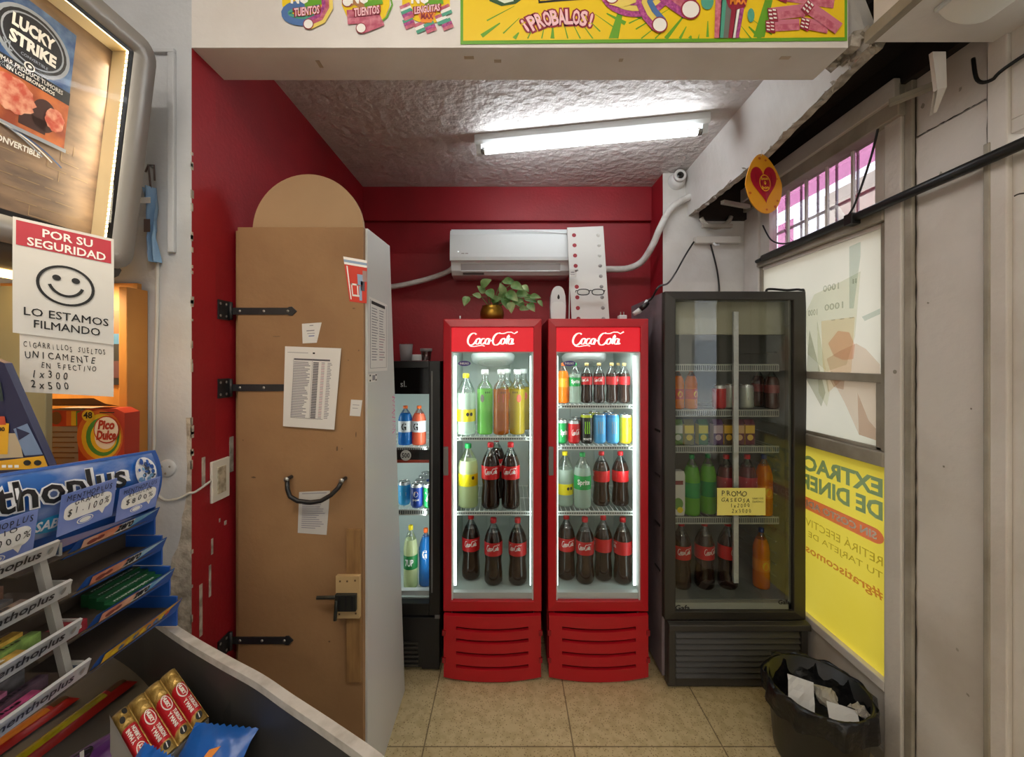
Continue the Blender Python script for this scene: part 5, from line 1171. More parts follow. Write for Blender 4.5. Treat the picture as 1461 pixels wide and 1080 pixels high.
def bstroke(mb, pts, w, m, d):
    v, f = ribbon(pts, w); mb.add([bp(x, y, d) for x, y in v], f, m)
for cx, n0, n1 in ((790, -1.15, 1.15), (1010, -.9, .9)):
    for k in range(17):
        a = n0 + (n1 - n0) * k / 16 + R.uniform(-.02, .02); r0 = R.uniform(45, 78); w = R.choice((1, 1, 2, 3))
        x0, y0 = cx + r0 * math.sin(a) * 1.6, -20 + r0 * math.cos(a); r1 = r0 + R.uniform(22, 45)
        x1, y1 = cx + r1 * math.sin(a) * 1.6, -20 + r1 * math.cos(a)
        if y1 > 56: f = (56 - y0) / (y1 - y0); x1, y1 = x0 + (x1 - x0) * f, 56
        if 664 < x1 < 1200 and 664 < x0 < 1200 and y1 > y0: bstroke(bnr, [(x0, y0), (x1, y1)], [w * .3, w], bn_g, .0008)
bpoly(bnr, [(868, 56), (882, 56), (890, 10), (884, 10)], bn_g, .0009); bpoly(bnr, [(1074, 54), (1090, 54), (1104, -10), (1094, -10)], bn_g, .0009)
# burst letters at the very top and the slogan
M('banner_white', 'e8efe0', .5)
bstroke(bnr, [(700, -2), (716, 5), (734, 2), (742, -4)], 5, M('banner_dark_green', '1f4a22', .5), .001); bstroke(bnr, [(712, -2), (720, 2), (732, -1)], 4, M('banner_white', 'e8efe0'), .0012)
bstroke(bnr, [(768, 2), (800, -1), (832, -3)], 4, ink, .001); bstroke(bnr, [(770, 0), (790, -2)], 3, bn_y, .0012)
word = '\u00a1PROBALOS!'
for (mm, bo, d) in ((bn_r, .16, .0016), (bn_p, .035, .0022)):
    for i, ch in enumerate(word):
        t_ = (i + .5) / len(word) - .5; x = 796 + t_ * 104; y = 26 + 26 * t_ * t_ * 1.6 - 9 * t_
        sh = text_shape(ch, bo); rr_ = -(.9 * t_ - .18); hgt = (20 if ch in '\u00a1!' else 22) + (5 if bo > .1 else 0); wdt = (4 if ch in '\u00a1!' else 10.5) + (5 if bo > .1 else 0)
        bnr.add([bp(x + px * wdt * math.cos(rr_) - py * hgt * math.sin(rr_) * -1 * -1, y - (py * hgt * math.cos(rr_) + px * wdt * math.sin(rr_)), d) for px, py in sh[0]], sh[1], mm)
def tubecandy(mb, pts, w, mats, d, core=True):
    n = len(mats)
    for k, mm in enumerate(mats):
        off = (k - (n - 1) / 2) * 2 * w / n
        q = []
        for i, p in enumerate(pts):
            a = pts[max(i - 1, 0)]; b = pts[min(i + 1, len(pts) - 1)]; dx, dy = b[0] - a[0], b[1] - a[1]; l = math.hypot(dx, dy) or 1
            q.append((p[0] - dy / l * off, p[1] + dx / l * off))
        bstroke(mb, q, w / n * 1.05, mm, d)
    if core:
        x, y = pts[-1]; mb.add([bp(x + w * .95 * math.cos(a * PI / 10), y + w * .95 * math.sin(a * PI / 10), d + .0004) for a in range(20)], [tuple(range(20))], bn_r); mb.add([bp(x + w * .8 * math.cos(a * PI / 10), y + w * .8 * math.sin(a * PI / 10), d + .0007) for a in range(20)], [tuple(range(20))], white_ink)
tubecandy(bnr, arc(906, -14, 40, 28, 170, 20, 12)[::1], 12, [lilac, cyel, lilac], .003, False)
tubecandy(bnr, [(948, -10), (966, 4), (984, 16)], 15, [lilac, candy, lilac], .004)
tubecandy(bnr, [(922, -12), (918, 6), (926, 22), (940, 38)], 12, [cblue, cyel, lilac], .0048)
tubecandy(bnr, [(906, -6), (884, 2), (872, -2)], 11, [cyel], .0044)
for (x0, x1, mm) in ((1018, 1026, candy), (1026, 1032, cteal), (1033, 1040, M('candy_grey', '6a6f6a', .5)), (1041, 1048, bn_r), (1048, 1053, white_ink), (1053, 1058, lilac)):
    t0 = 1020 + (x0 - 1018) * 1.1; bpoly(bnr, [(t0, -12), (t0 + (x1 - x0) * 1.3, -12), (x1 - (x0 - 1018) * .15, 56), (x0 - (x0 - 1018) * .15, 56)], mm, .003)
bpoly(bnr, [(1030, -10), (1068, -10), (1062, 12), (1044, 18), (1038, 12)], bn_r, .0036); bnr.text('MAX', bp(1052, 3, .0042), (PX(24, FY) - PX(0, FY), 0, 0), (0, 0, .026), M('banner_orange', 'e88a2a', .5), .05)
bnr.add([bp(1008 + 9 * math.cos(a * PI / 8), 4 + 12 * math.sin(a * PI / 8), .0034) for a in range(16)], [tuple(range(16))], cteal); bnr.add([bp(1070 + 5 * math.cos(a * PI / 8), 24 + 10 * math.sin(a * PI / 8), .0034) for a in range(16)], [tuple(range(16))], cteal)
def bar(x, y, w, h, ang, d):
    c, s = math.cos(ang), math.sin(ang); q = lambda u, v: (x + u * c - v * s, y + u * s + v * c)
    bpoly(bnr, [q(-w, -h), q(w, -h), q(w, h), q(-w, h)], candy, d); bpoly(bnr, [q(-w, -h), q(w, -h), q(w, -h * .2), q(-w, -h * .2)], M('candy_rose', 'c9738a', .5), d + .0002)
    bpoly(bnr, [q(-w, -h), q(-w + 13, -h + 3), q(-w + 13, h + 3), q(-w, h)], bn_r, d + .0004)
    for i in range(2):
        for j in range(3): bpoly(bnr, [q(-w + 1 + i * 6, -h + 2 + j * h * .62), q(-w + 5.5 + i * 6, -h + 3 + j * h * .62), q(-w + 5.5 + i * 6, -h + 1 + (j + .8) * h * .62), q(-w + 1 + i * 6, -h + (j + .8) * h * .62)], white_ink, d + .0006)
bar(1150, -6, 40, 14, .15, .002); bar(1115, 38, 24, 8, -.05, .003); bar(1120, 20, 26, 9, -.12, .0038); bar(1160, 38, 20, 8, .2, .0036); bar(1170, 26, 30, 9, .62, .0046)
tag(bnr.build('candy_banner'), 'wide yellow and green candy banner on the lintel', 'banner')
b2 = MB(); bpoly(b2, [(1253, 40), (1330, 40), (1330, -100), (1253, -100)], bn_g, 0); bpoly(b2, [(1257, 36), (1326, 36), (1326, -96), (1257, -96)], bn_y, .0004)
for k in range(6): bstroke(b2, [(1262 + k * 9, 34), (1270 + k * 11, 4)], [1.5, .5], bn_g, .0008)
tag(b2.build('candy_banner'), 'corner of a second yellow candy banner beside the soffit edge', 'banner')
def decal(label, cx, kind):
    b = MB(); ye = bn_y
    bpoly(b, [(cx - 34, -80), (cx + 34, -80), (cx + 34, 10), (cx + 26, 30), (cx, 36), (cx - 26, 26), (cx - 34, 8)], ye, 0)
    b.text('NO', bp(cx - 8, -2, .003), (PX(26, FY) - PX(0, FY), 0, 0), (0, 0, .04), white_ink, .06); bstroke(b, [(cx - 2, 6), (cx + 24, 1)], 6, bn_g, .002)
    if kind == 0:
        tubecandy(b, [(cx - 26, -6), (cx - 31, -20)], 7, [M('candy_grey', '6a6f6a')], .001, False)
        tubecandy(b, arc(cx - 4, 20, 24, 11, 40, 330, 18), 7, [cblue, cblue, cteal], .0015, False); tubecandy(b, [(cx + 30, -8), (cx + 31, 12), (cx + 22, 28), (cx + 4, 36)], 8, [cyel, candy, lilac], .0022)
    elif kind == 1:
        tubecandy(b, [(cx + 2, 10), (cx - 14, 0), (cx - 26, 4)], 8, [M('candy_brown', 'b07a4a', .5), candy], .0012); tubecandy(b, [(cx + 20, 22), (cx, 24), (cx - 26, 26)], 10, [candy, candy], .0016, False); tubecandy(b, [(cx + 24, 30), (cx + 10, 36), (cx - 6, 42)], 8, [candy, candy], .0026)
        bstroke(b, [(cx + 34, -10), (cx + 38, 8), (cx + 30, 26), (cx + 16, 36)], 1.2, bn_g, .001)
    else:
        bpoly(b, [(cx - 34, -80), (cx + 34, -80), (cx + 34, -10), (cx - 34, -10)], bn_y, .0004)
        for k, (x, y) in enumerate(((-28, 14), (-24, 34), (-8, 40), (6, 40), (22, 28), (30, 36), (28, 16), (-26, 22))):
            tubecandy(b, [(cx + x - 7, y + cx * 0 + 3), (cx + x + 7, y - 3)], 7, [cteal, lilac, candy] if k % 2 else [candy, white_ink, cteal], .0012 + .0001 * k, False)
        bpoly(b, [(cx - 14, 16), (cx + 16, 16), (cx + 8, 34), (cx - 6, 34)], M('banner_orange', 'e88a2a'), .0024); b.text('MAX', bp(cx + 2, 25, .003), (PX(18, FY) - PX(0, FY), 0, 0), (0, 0, .018), bn_r, .05)
    for mm, bo, d, g in ((bn_r, .12, .0034, 1.12), (bn_p, .03, .0040, 1)):
        b.text('LENGÜITAS' if kind == 2 else 'TUENTOS', bp(cx + 2, 14 if kind == 2 else 18, d), ((PX(36, FY) - PX(0, FY)) * g, 0, .010), (0, 0, .026 * g), mm, bo)
    tag(b.build('candy_decal'), label, 'decal', 'candy decals on the lintel')
decal('candy decal with blue and rainbow tubes, first on the lintel', 437, 0)
decal('candy decal with pink tubes between blue-tube and ribbon-candy decals', 522, 1)
decal('candy decal with coiled ribbon candy next to the yellow banner', 608, 2)

# ================================================================ BIN
tb = thing('waste_bin', 'black waste bin lined with a black bag under the window', 'bin', (1.20, 1.585, 0))
bx, by, rr = 1.205, 1.585, .172
MB().lathe([(0, .002), (rr * .80, .002), (rr * .84, .02), (rr * .97, .272), (rr, .276), (rr, .286), (rr * .94, .286), (rr * .8, .02), (0, .012)], M('bin_plastic', '161616', .35), (bx, by, 0), 40).build('bucket', tb)
bag = M('bin_bag', '0e0e10', .28, bump=.8, bscale=25)
m = MB()
def bg(u, v):
    a = 2 * PI * u
    r = [rr * .90, rr * 1.0, rr * 1.05, rr * 1.035, rr * 1.03][0]
    k = v * 4; prof = [(rr * .74, .15), (rr * .92, .24), (rr * 1.0, .292), (rr * 1.04, .285), (rr * 1.045, .205)]
    i = min(int(k), 3); f = k - i
    r = prof[i][0] + (prof[i + 1][0] - prof[i][0]) * f; z = prof[i][1] + (prof[i + 1][1] - prof[i][1]) * f
    wob = .006 * math.sin(a * 9 + v * 5) + .004 * math.sin(a * 17 + 1)
    return (bx + (r + wob * (.4 + v)) * math.cos(a), by + (r + wob * (.4 + v)) * math.sin(a), z + .008 * math.sin(a * 5) * (v > .9) + .004 * math.sin(a * 11))
m.grid(bg, 72, 12, bag, True, True).lathe([(0, .15), (rr * .74, .15)], bag, (bx, by, 0), 40, False); m.build('bin_bag', tb)
def crump(name, label, cat, c, sx, sy, amp, m, tilt=(0, 0, 0), n=8):
    mx = Matrix.Translation(c) @ Matrix.Rotation(tilt[2], 4, 'Z') @ Matrix.Rotation(tilt[0], 4, 'X') @ Matrix.Rotation(tilt[1], 4, 'Y')
    rnd = [[R.uniform(-1, 1) for _ in range(n + 1)] for _ in range(n + 1)]
    b = MB().grid(lambda u, v: tuple(mx @ Vector(((u - .5) * sx, (v - .5) * sy, amp * rnd[int(round(v * n))][int(round(u * n))]))), n, n, m, False)
    return tag(b.build(name), label, cat)
crump('paper_sheet', 'bent white paper standing against the bin rim', 'paper', (bx - .088, by - .035, .275), .085, .11, .004, paper, (.95, .25, -.55), 5)
crump('paper_sheet', 'flat white paper square lying at the front of the bin', 'paper', (bx + .02, by - .10, .252), .09, .07, .002, paper, (.5, .0, -.5), 4)
b = MB().grid(lambda u, v: (bx + .03 + .036 * math.cos(2 * PI * u) * math.sin(PI * (.04 + .92 * v)) + .035 * v - .02 + R.uniform(-.005, .005), by - .01 + .08 * (.5 - v) + .028 * math.cos(2 * PI * u) * .6, .250 + .03 * math.sin(2 * PI * u) * math.sin(PI * (.04 + .92 * v)) + R.uniform(-.004, .004)), 12, 9, thin('crumpled_tissue', 'c3bcae', .3, .8), False, True)
tag(b.build('crumpled_napkin'), 'crumpled grey napkin in the bin', 'napkin')
crump('torn_scrap', 'torn grey scrap with pink print at the bin rim', 'paper', (bx + .095, by - .085, .262), .07, .05, .008, M('scrap_grey', 'a9a29c', .7), (.3, .2, .4), 5)

# ================================================================ PROMO NOTE ON THE BLACK FRIDGE
ny = M('note_yellow', 'e5dc78', .7); Yn = 1.931
b = MB(); x0, x1, z0, z1 = PX(1023, Yn), PX(1092, Yn), PZ(735, Yn), PZ(696, Yn)
b.box(x0, x1, Yn - .0015, Yn - .0003, z0, z1, ny)
xc = (x0 + x1) / 2; w_ = x1 - x0; h_ = z1 - z0; yy = Yn - .0022
b.hand('PROMO', (x0 + w_ * .34, yy, z1 - h_ * .2), (w_ * .55, 0, 0), (0, 0, h_ * .2), ink); b.hand('GASEOSA', (x0 + w_ * .38, yy, z1 - h_ * .44), (w_ * .6, 0, 0), (0, 0, h_ * .15), ink); b.hand('VARIOS', (x0 + w_ * .84, yy, z1 - h_ * .39), (w_ * .24, 0, 0), (0, 0, h_ * .07), ink); b.hand('SABORES', (x0 + w_ * .84, yy, z1 - h_ * .5), (w_ * .24, 0, 0), (0, 0, h_ * .07), ink)
b.hand('1x2000', (xc - w_ * .03, yy, z1 - h_ * .64), (w_ * .42, 0, 0), (0, 0, h_ * .14), ink); b.hand('2x3000', (xc, yy, z1 - h_ * .84), (w_ * .42, 0, 0), (0, 0, h_ * .14), ink)
tag(b.build('promo_note'), 'yellow handwritten offer note stuck on the black fridge glass', 'note')

# ================================================================ LIT CIGARETTE DISPLAY
def LB(y, z, d=0): return (-1.015 + (z - 1.797) / .568 * .067 - d, y, z)
ld = thing('cigarette_display', 'grey-framed lit cigarette display box high beside the pillar', 'display', (-1.05, .7, 1.75))
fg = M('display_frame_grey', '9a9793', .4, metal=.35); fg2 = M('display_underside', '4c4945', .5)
ya, yb_, za, zb_ = .2, 1.10, 1.79, 2.39; ia, ib, ja, jb = .25, 1.037, 1.843, 2.34
def rr_pts(y0, y1, z0, z1, r, n=5):
    p = []
    for cy_, cz_, a in ((y1 - r, z1 - r, 0), (y0 + r, z1 - r, 90), (y0 + r, z0 + r, 180), (y1 - r, z0 + r, 270)):
        for i in range(n + 1):
            t = math.radians(a + 90 * i / n); p.append((cy_ + r * math.cos(t), cz_ + r * math.sin(t)))
    return p
o_ = rr_pts(ya, yb_, za, zb_, .045); i_ = rr_pts(ia, ib, ja, jb, .004); n = len(o_)
m = MB(); vs = [LB(*p, d=.012) for p in o_] + [LB(p[0] * .985 + .01, p[1] * .992 + .016, -.004) for p in o_] + [LB(*p) for p in i_] + [LB(*p, d=.014) for p in i_] + [LB(p[0], p[1], .10) for p in o_]
fs = []
for k in range(n):
    k2 = (k + 1) % n
    fs += [(k, k2, n + k2, n + k), (n + k, n + k2, 2 * n + k2, 2 * n + k), (2 * n + k, 2 * n + k2, 3 * n + k2, 3 * n + k), (4 * n + k, 4 * n + k2, k2, k)]
m.add(vs, fs, fg, True).build('frame', ld)
m = MB(); m.add([LB(p[0], p[1], .003) for p in rr_pts(ia - .004, ib + .004, ja - .004, jb + .004, .004)] + [LB(p[0], p[1], .004) for p in rr_pts(ia + .010, ib - .013, ja + .012, jb - .010, .002)], [(k, (k + 1) % n, n + (k + 1) % n, n + k) for k in range(n)], blk); m.build('inner_bezel', ld)
# rolled underside
pr = [(-1.03, 1.80), (-1.022, 1.79), (-1.03, 1.775), (-1.06, 1.762), (-1.11, 1.755), (-1.22, 1.76), (-1.22, 1.80)]
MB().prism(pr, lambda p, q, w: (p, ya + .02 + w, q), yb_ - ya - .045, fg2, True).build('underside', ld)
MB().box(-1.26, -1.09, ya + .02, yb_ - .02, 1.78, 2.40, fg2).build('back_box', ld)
cream = M('display_lining', 'd8c7a2', .5)
bkm = M('display_backdrop', 'a58a72', .5, col2='5f4f48', scale=5, detail=6, stretch=(1, 1.5, 5), lo=.3, hi=.7)
D = .058
bb = MB().add([LB(ia, ja, D), LB(ib, ja, D), LB(ib, jb, D), LB(ia, jb, D)], [(0, 1, 2, 3)], bkm)
brk = M('backdrop_lines', 'a58c6c', .5)
for r_ in range(9):
    z = ja + .03 + r_ * .024
    for c_ in range(10):
        y = .55 + c_ * .05 + (r_ % 2) * .025
        if R.random() < .55 and y < ib - .06: bb.add([LB(y, z, D - .0008), LB(y + .04, z, D - .0008), LB(y + .04, z + .0016, D - .0008), LB(y, z + .0016, D - .0008)], [(0, 1, 2, 3)], brk)
        if R.random() < .4 and y < ib - .06: bb.add([LB(y, z, D - .0008), LB(y + .0015, z, D - .0008), LB(y + .0015, z + .022, D - .0008), LB(y, z + .022, D - .0008)], [(0, 1, 2, 3)], brk)
bb.build('backdrop', ld)
m = MB().add([LB(ib, ja, .004), LB(ib, jb, .004), LB(ib, jb, D), LB(ib, ja, D)], [(0, 1, 2, 3)], cream).add([LB(ia, jb, .004), LB(ib, jb, .004), LB(ib, jb, D), LB(ia, jb, D)], [(0, 1, 2, 3)], cream).add([LB(ia, ja, .004), LB(ib, ja, .004), LB(ib, ja, D), LB(ia, ja, D)], [(0, 1, 2, 3)], cream)
m.build('lining', ld)
wled = M('warm_led', 'fff2d0', .4, emit='ffe6b0', estr=9)
m = MB()
for k in range(44):
    z = ja + .012 + k * .0111; m.add([LB(ib - .001, z, .012), LB(ib - .001, z + .0075, .012), LB(ib - .001, z + .0075, .022), LB(ib - .001, z, .022)], [(0, 1, 2, 3)], wled)
m.build('led_strip', ld)
m = MB().add([LB(ia, jb - .001, .012), LB(ib, jb - .001, .012), LB(ib, jb - .001, .018), LB(ia, jb - .001, .018)], [(0, 1, 2, 3)], wled); m.build('top_led_strip', ld)
area_light('display_light', LB(.64, jb - .006, .03), (-.3, 0, -1), .03, .7, 4.0, (1, .86, .62), ld)
area_light('display_light', LB(ib - .006, 2.1, .03), (-.3, -1, 0), .03, .4, .3, (1, .86, .62), ld)
MB().add([LB(ia, ja, .003), LB(ib, ja, .003), LB(ib, jb, .003), LB(ia, jb, .003)], [(0, 1, 2, 3)], glass('display_glass', (1, 1, 1), .0, mul=.12)).build('glass', ld)
warm = M('warm_tube', 'fff0d0', .4, emit='ffc878', estr=6)
MB().box(-1.2, -1.13, .5, 1.04, 1.748, 1.756, warm).build('shelf_light_bar', ld)
area_light('display_light', (-1.28, 1.10, 1.742), (0, .35, -1), .2, .06, 2.6, (1, .74, .38), ld)
# poster inside
P0 = D - .004
tp = MB()
def tq(y0, y1, z0, z1, mm, d): tp.add([LB(y0, z0, P0 - d), LB(y1, z0, P0 - d), LB(y1, z1, P0 - d), LB(y0, z1, P0 - d)], [(0, 1, 2, 3)], mm)
def tt(sh, y, z, w, h, mm, d): tp.add([LB(y + p * w, z + q * h, P0 - d) for p, q in sh[0]], sh[1], mm)
navy = M('pack_blue', '2c4f86', .45, col2='7fa3cf', scale=22, detail=8, lo=.45, hi=.8); pk_blk = M('pack_black', '15161c', .45); pk_gold = M('pack_silver', '9aa2b0', .4)
tq(.56, .95, 2.046, 2.31, navy, 0)
tt(([(.5 * math.cos(a * PI / 24), .5 * math.sin(a * PI / 24)) for a in range(48)], [tuple(range(48))]), .872, 2.232, .142, .125, pk_gold, .0006)
tt(DISC, .872, 2.232, .128, .112, pk_blk, .001); tt(ringshape(.03), .872, 2.232, .116, .1, pk_gold, .0014)
tt(text_shape('LUCKY', .05), .870, 2.253, .078, .026, white_ink, .002); tt(text_shape('STRIKE', .05), .872, 2.220, .086, .026, white_ink, .002); tt(text_shape('CONVERTIBLE', .01), .876, 2.196, .05, .006, pk_gold, .002)
tt(DISC, .868, 2.178, .02, .018, white_ink, .0022); tt(DISC, .868, 2.178, .015, .013, pk_blk, .0026); tt(DISC, .868, 2.178, .007, .006, white_ink, .003)
tq(.56, .95, 2.146, 2.174, pk_blk, .0016)
tt(text_shape('XL', .02), .828, 2.196, .018, .018, pk_gold, .002)
tt(text_shape('FUMAR PRODUCE TUMORES', .02), .872, 2.165, .125, .0095, white_ink, .002); tt(text_shape('EN LOS BRONQUIOS', .02), .875, 2.152, .088, .0095, white_ink, .002)
flesh = M('print_orange', 'c9703a', .5, col2='8f3c1e', scale=18); tum = M('print_flesh', 'c0503c', .5, col2='e0a48a', scale=55, detail=6); drk = M('print_shadow', '3a1712', .5)
tq(.56, .95, 2.046, 2.146, flesh, .0012); tt(DISC, .905, 2.095, .05, .07, drk, .0016); tt(RECT, .885, 2.07, .05, .03, drk, .0016)
def blob(y, z, w, h, d):
    tt(([(.5 * math.cos(a * PI / 14) * R.uniform(.86, 1.05), .5 * math.sin(a * PI / 14) * R.uniform(.86, 1.05)) for a in range(28)], [tuple(range(28))]), y, z, w, h, tum, d)
blob(.845, 2.105, .085, .076, .002); blob(.925, 2.098, .04, .052, .0022)
tq(.56, .955, 2.038, 2.046, pk_gold, .001)
tt(text_shape('CONVERTIBLE', .03), .862, 2.008, .088, .013, white_ink, .001)
for k in range(3):
    v, f = ribbon([(.80 + .02 * k + .01 * i, 2.043 - .003 * k - .0003 * i * i) for i in range(12)], .0015); tp.add([LB(a, b2, P0 - .0012) for a, b2 in v], f, [pk_gold, white_ink, navy][k])
tag(tp.build('tobacco_poster'), 'dark blue cigarette pack poster with health warning inside the lit display', 'poster')

# ---------- security sign and handwritten price sheet below the display
A, B = Vector((-.975, .80, 0)), Vector((-.878, .905, 0)); U = B - A; un = U.normalized(); nr = Vector((un.y, -un.x, 0))
def SG(u, v, d=0, z0=1.598, z1=1.835): 
    bend = .006 * math.sin(PI * v) ; return A + U * u + nr * (d + bend) + Vector((0, 0, z0 + (z1 - z0) * v - .02 * u * (1 - .3 * v) + .008 * (1 - v)))
sg = MB(); s_w = M('sign_card', 'd9d6d2', .35); s_r = M('sign_red', 'b5303f', .35)
sg.grid(lambda u, v: tuple(SG(u, v)), 6, 8, s_w).grid(lambda u, v: tuple(SG(u, v, -.0015)), 6, 8, s_w)
sg.grid(lambda u, v: tuple(SG(.03 + .94 * u, .76 + .215 * v, .0008)), 6, 4, s_r)
def st(sh, u, v, w, h, mm, d=.0016): sg.add([tuple(SG(u + p * w, v + q * h, d)) for p, q in sh[0]], sh[1], mm)
st(text_shape('POR SU', .02), .52, .91, .50, .075, white_ink); st(text_shape('SEGURIDAD', .02), .52, .81, .78, .075, white_ink)
st(ringshape(.055, 40), .50, .475, .58, .36, ink)
for s_ in (-1, 1): st(DISC, .5 + s_ * .095, .535, .085, .052, ink)
v, f = ribbon(arc(0, .12, .30, .36, 200, 340, 16), .03); st((v, f), .50, .47, .58, .36, ink)
st(text_shape('LO ESTAMOS', .008), .52, .20, .84, .07, ink); st(text_shape('FILMANDO', .008), .52, .10, .66, .07, ink)
tag(sg.build('security_sign'), 'white sign with smiling face and red heading hanging below the lit display', 'sign')
hs_ = MB()
def HG(u, v, d=0): return SG(.06 + u * .94, 0, d, 1.483 + .108 * v, 1.6) + Vector((0, 0, .018 * v)) - nr * .0028 + Vector((0, 0, -.001))
hs_.grid(lambda u, v: tuple(HG(u, v)), 4, 4, paper).grid(lambda u, v: tuple(HG(u, v, -.001)), 4, 4, paper)
def hh(s, u, v, w, h):
    n = len(s)
    for i, ch in enumerate(s):
        if ch == ' ': continue
        sh = glyph(ch, .008); sx = R.uniform(-.25, .25); dv = R.uniform(-.015, .015)
        hs_.add([tuple(HG(u + ((i + .5) / n - .5) * w + (p + sx * q) * w * .78 / n, v + dv + q * h * R.choice((1, .97)), .0012)) for p, q in sh[0]], sh[1], ink)
hh('CIGARRiLLOS SUELTOS', .47, .77, .88, .09); hh('UNICAMENTE', .42, .61, .76, .11); hh('EN EFECTIVO', .50, .46, .60, .09); hh('1x300', .30, .31, .40, .12); hh('2x500', .30, .14, .42, .12)
tag(hs_.build('price_sign'), 'handwritten white sheet of loose cigarette prices under the security sign', 'paper')

# ---------- wooden shelf behind, lit warm
osh = M('orange_wood', 'c98c45', .55, col2='b87a38', scale=3, detail=6, stretch=(6, 1, 1))
ow = thing('wooden_shelf', 'warm orange wooden shelf under the lit display', 'shelf', (-1.26, 1.2, 1.24))
MB().box(-1.5, -1.095, 1.20, 1.215, 1.25, 1.78, osh).build('back_panel', ow, .001)
MB().box(-1.102, -1.078, 1.15, 1.217, 1.0, 1.76, osh).build('side_panel', ow, .002)
MB().box(-1.5, -1.04, .97, 1.2, 1.25, 1.268, osh).build('shelf_board', ow, .002)
MB().box(-1.6, -1.138, 1.0, 1.016, 1.268, 1.735, M('olive_board', '9a9678', .6)).build('end_board', ow, .002)
cdm = MB().box(-1.168, -1.128, 1.195, 1.1995, 1.48, 1.70, M('card_navy', '23252f', .5)).box(-1.168, -1.128, 1.1945, 1.195, 1.60, 1.63, M('card_blue', '3f74a8', .5)).box(-1.168, -1.128, 1.1945, 1.195, 1.63, 1.70, M('card_brown', '7a5236', .5)).box(-1.162, -1.134, 1.194, 1.1945, 1.50, 1.55, M('card_plum', '5a3a44', .5))
tag(cdm.build('cigarette_card'), 'narrow dark card on the orange shelf back beside the security sign', 'card')
pdb = thing('candy_box', 'printed candy carton marked 48 on the orange shelf', 'box', (-1.15, 1.14, 1.269))
cb_g = M('carton_grey', '8f8b86', .6); cb_r = M('carton_red', 'a8321f', .5); cb_o = M('carton_orange', 'c9682a', .5); cb_y = M('carton_yellow', 'd8b62a', .5); cb_gr = M('carton_green', '3f8a3f', .5); cb_w = M('carton_white', 'e3ddd2', .5); cb_b = M('carton_brown', '6a4a30', .7)
Yc = 1.10
m = MB().box(PX(62, Yc), PX(112, Yc), Yc + .008, 1.18, 1.269, 1.418, cb_g)
m.box(PX(62, Yc), PX(112, Yc), Yc + .006, Yc + .008, 1.372, 1.416, cb_r)
for k, mm in enumerate((cb_o, cb_y, cb_gr)): m.box(PX(92 + k * 7, Yc), PX(99 + k * 7, Yc), Yc + .004, Yc + .006, 1.374, 1.414, mm)
m.flat(DISC, (PX(77, Yc), Yc + .005, 1.395), (.03, 0, 0), (0, 0, .035), cb_b)
for k in range(6): m.box(PX(64, Yc), PX(64 + 38 + 6 * (k % 2), Yc), Yc + .006, Yc + .008, 1.285 + k * .014, 1.288 + k * .014, cb_b)
m.build('back_carton', pdb, .001)
xc = PX(145, Yc); m = MB()
m.prism([(PX(112, Yc) - xc, 0), (PX(177, Yc) - xc, 0), (PX(178, Yc) - xc, .14), (PX(165, Yc) - xc, .152), (PX(125, Yc) - xc, .152), (PX(110, Yc) - xc, .14)], lambda p, q, w: (xc + p, Yc + w, 1.269 + q), .045, cb_r)
for k, (s_, mm) in enumerate(((1.0, cb_o), (.86, cb_y), (.72, cb_gr), (.58, cb_y), (.46, cb_w))):
    cxx = xc - .012 + .004 * k; m.flat(DISC, (cxx + .008, Yc - .0006 - k * .0004, 1.345), (.125 * s_, 0, 0), (0, 0, .145 * s_), mm)
pdx = PX(154, Yc)
m.flat(DISC, (pdx, Yc - .004, 1.365), (.07, 0, 0), (0, 0, .075), cb_r).flat(DISC, (pdx, Yc - .0044, 1.365), (.064, 0, 0), (0, 0, .068), cb_w).text('Pico', (pdx, Yc - .005, 1.378), (.046, 0, 0), (0, 0, .026), cb_r, .05, .2).text('Dulce', (pdx, Yc - .005, 1.350), (.054, 0, 0), (0, 0, .026), cb_r, .05, .2)
m.flat(DISC, (PX(128, Yc), Yc - .0042, 1.403), (.034, 0, 0), (0, 0, .03), cb_y).text('48', (PX(128, Yc), Yc - .005, 1.404), (.024, 0, 0), (0, 0, .018), ink, .03).flat(RECT, (PX(155, Yc), Yc - .0045, 1.411), (.04, 0, 0), (0, 0, .003), ink)
m.build('front_carton', pdb, .001)
MB().add([(PX(58, Yc), Yc - .01, 1.432), (PX(156, Yc), Yc - .01, 1.435), (PX(150, Yc), Yc + .04, 1.424), (PX(62, Yc), Yc + .04, 1.424), (PX(66, Yc), Yc - .03, 1.45), (PX(150, Yc), Yc - .03, 1.452)], [(0, 1, 2, 3), (0, 4, 5, 1)], cb_b).build('lid_flap', pdb)

# ================================================================ COUNTER WITH CURVED FRONT
rim = [(-1.06, 1.09), (-.945, 1.035), (-.875, .996), (-.805, .953), (-.68, .884), (-.56, .823), (-.468, .778), (-.384, .73), (-.282, .673), (-.186, .616), (-.084, .542), (.0, .462), (.06, .36)]
def offs(d):
    out = []
    for i, p in enumerate(rim):
        a = rim[max(i - 1, 0)]; b = rim[min(i + 1, len(rim) - 1)]; dx, dy = b[0] - a[0], b[1] - a[1]; l = math.hypot(dx, dy); out.append((p[0] + dy / l * d, p[1] - dx / l * d))
    return out
def resample(p, n=6):
    out = []
    P = [Vector((*q, 0)) for q in p]
    for i in range(len(P) - 1):
        p0, p1, p2, p3 = P[max(i - 1, 0)], P[i], P[i + 1], P[min(i + 2, len(P) - 1)]
        for k in range(n):
            t_ = k / n; q = .5 * ((2 * p1) + (p2 - p0) * t_ + (2 * p0 - 5 * p1 + 4 * p2 - p3) * t_ ** 2 + (3 * p1 - p0 - 3 * p2 + p3) * t_ ** 3); out.append((q.x, q.y))
    out.append(p[-1]); return out
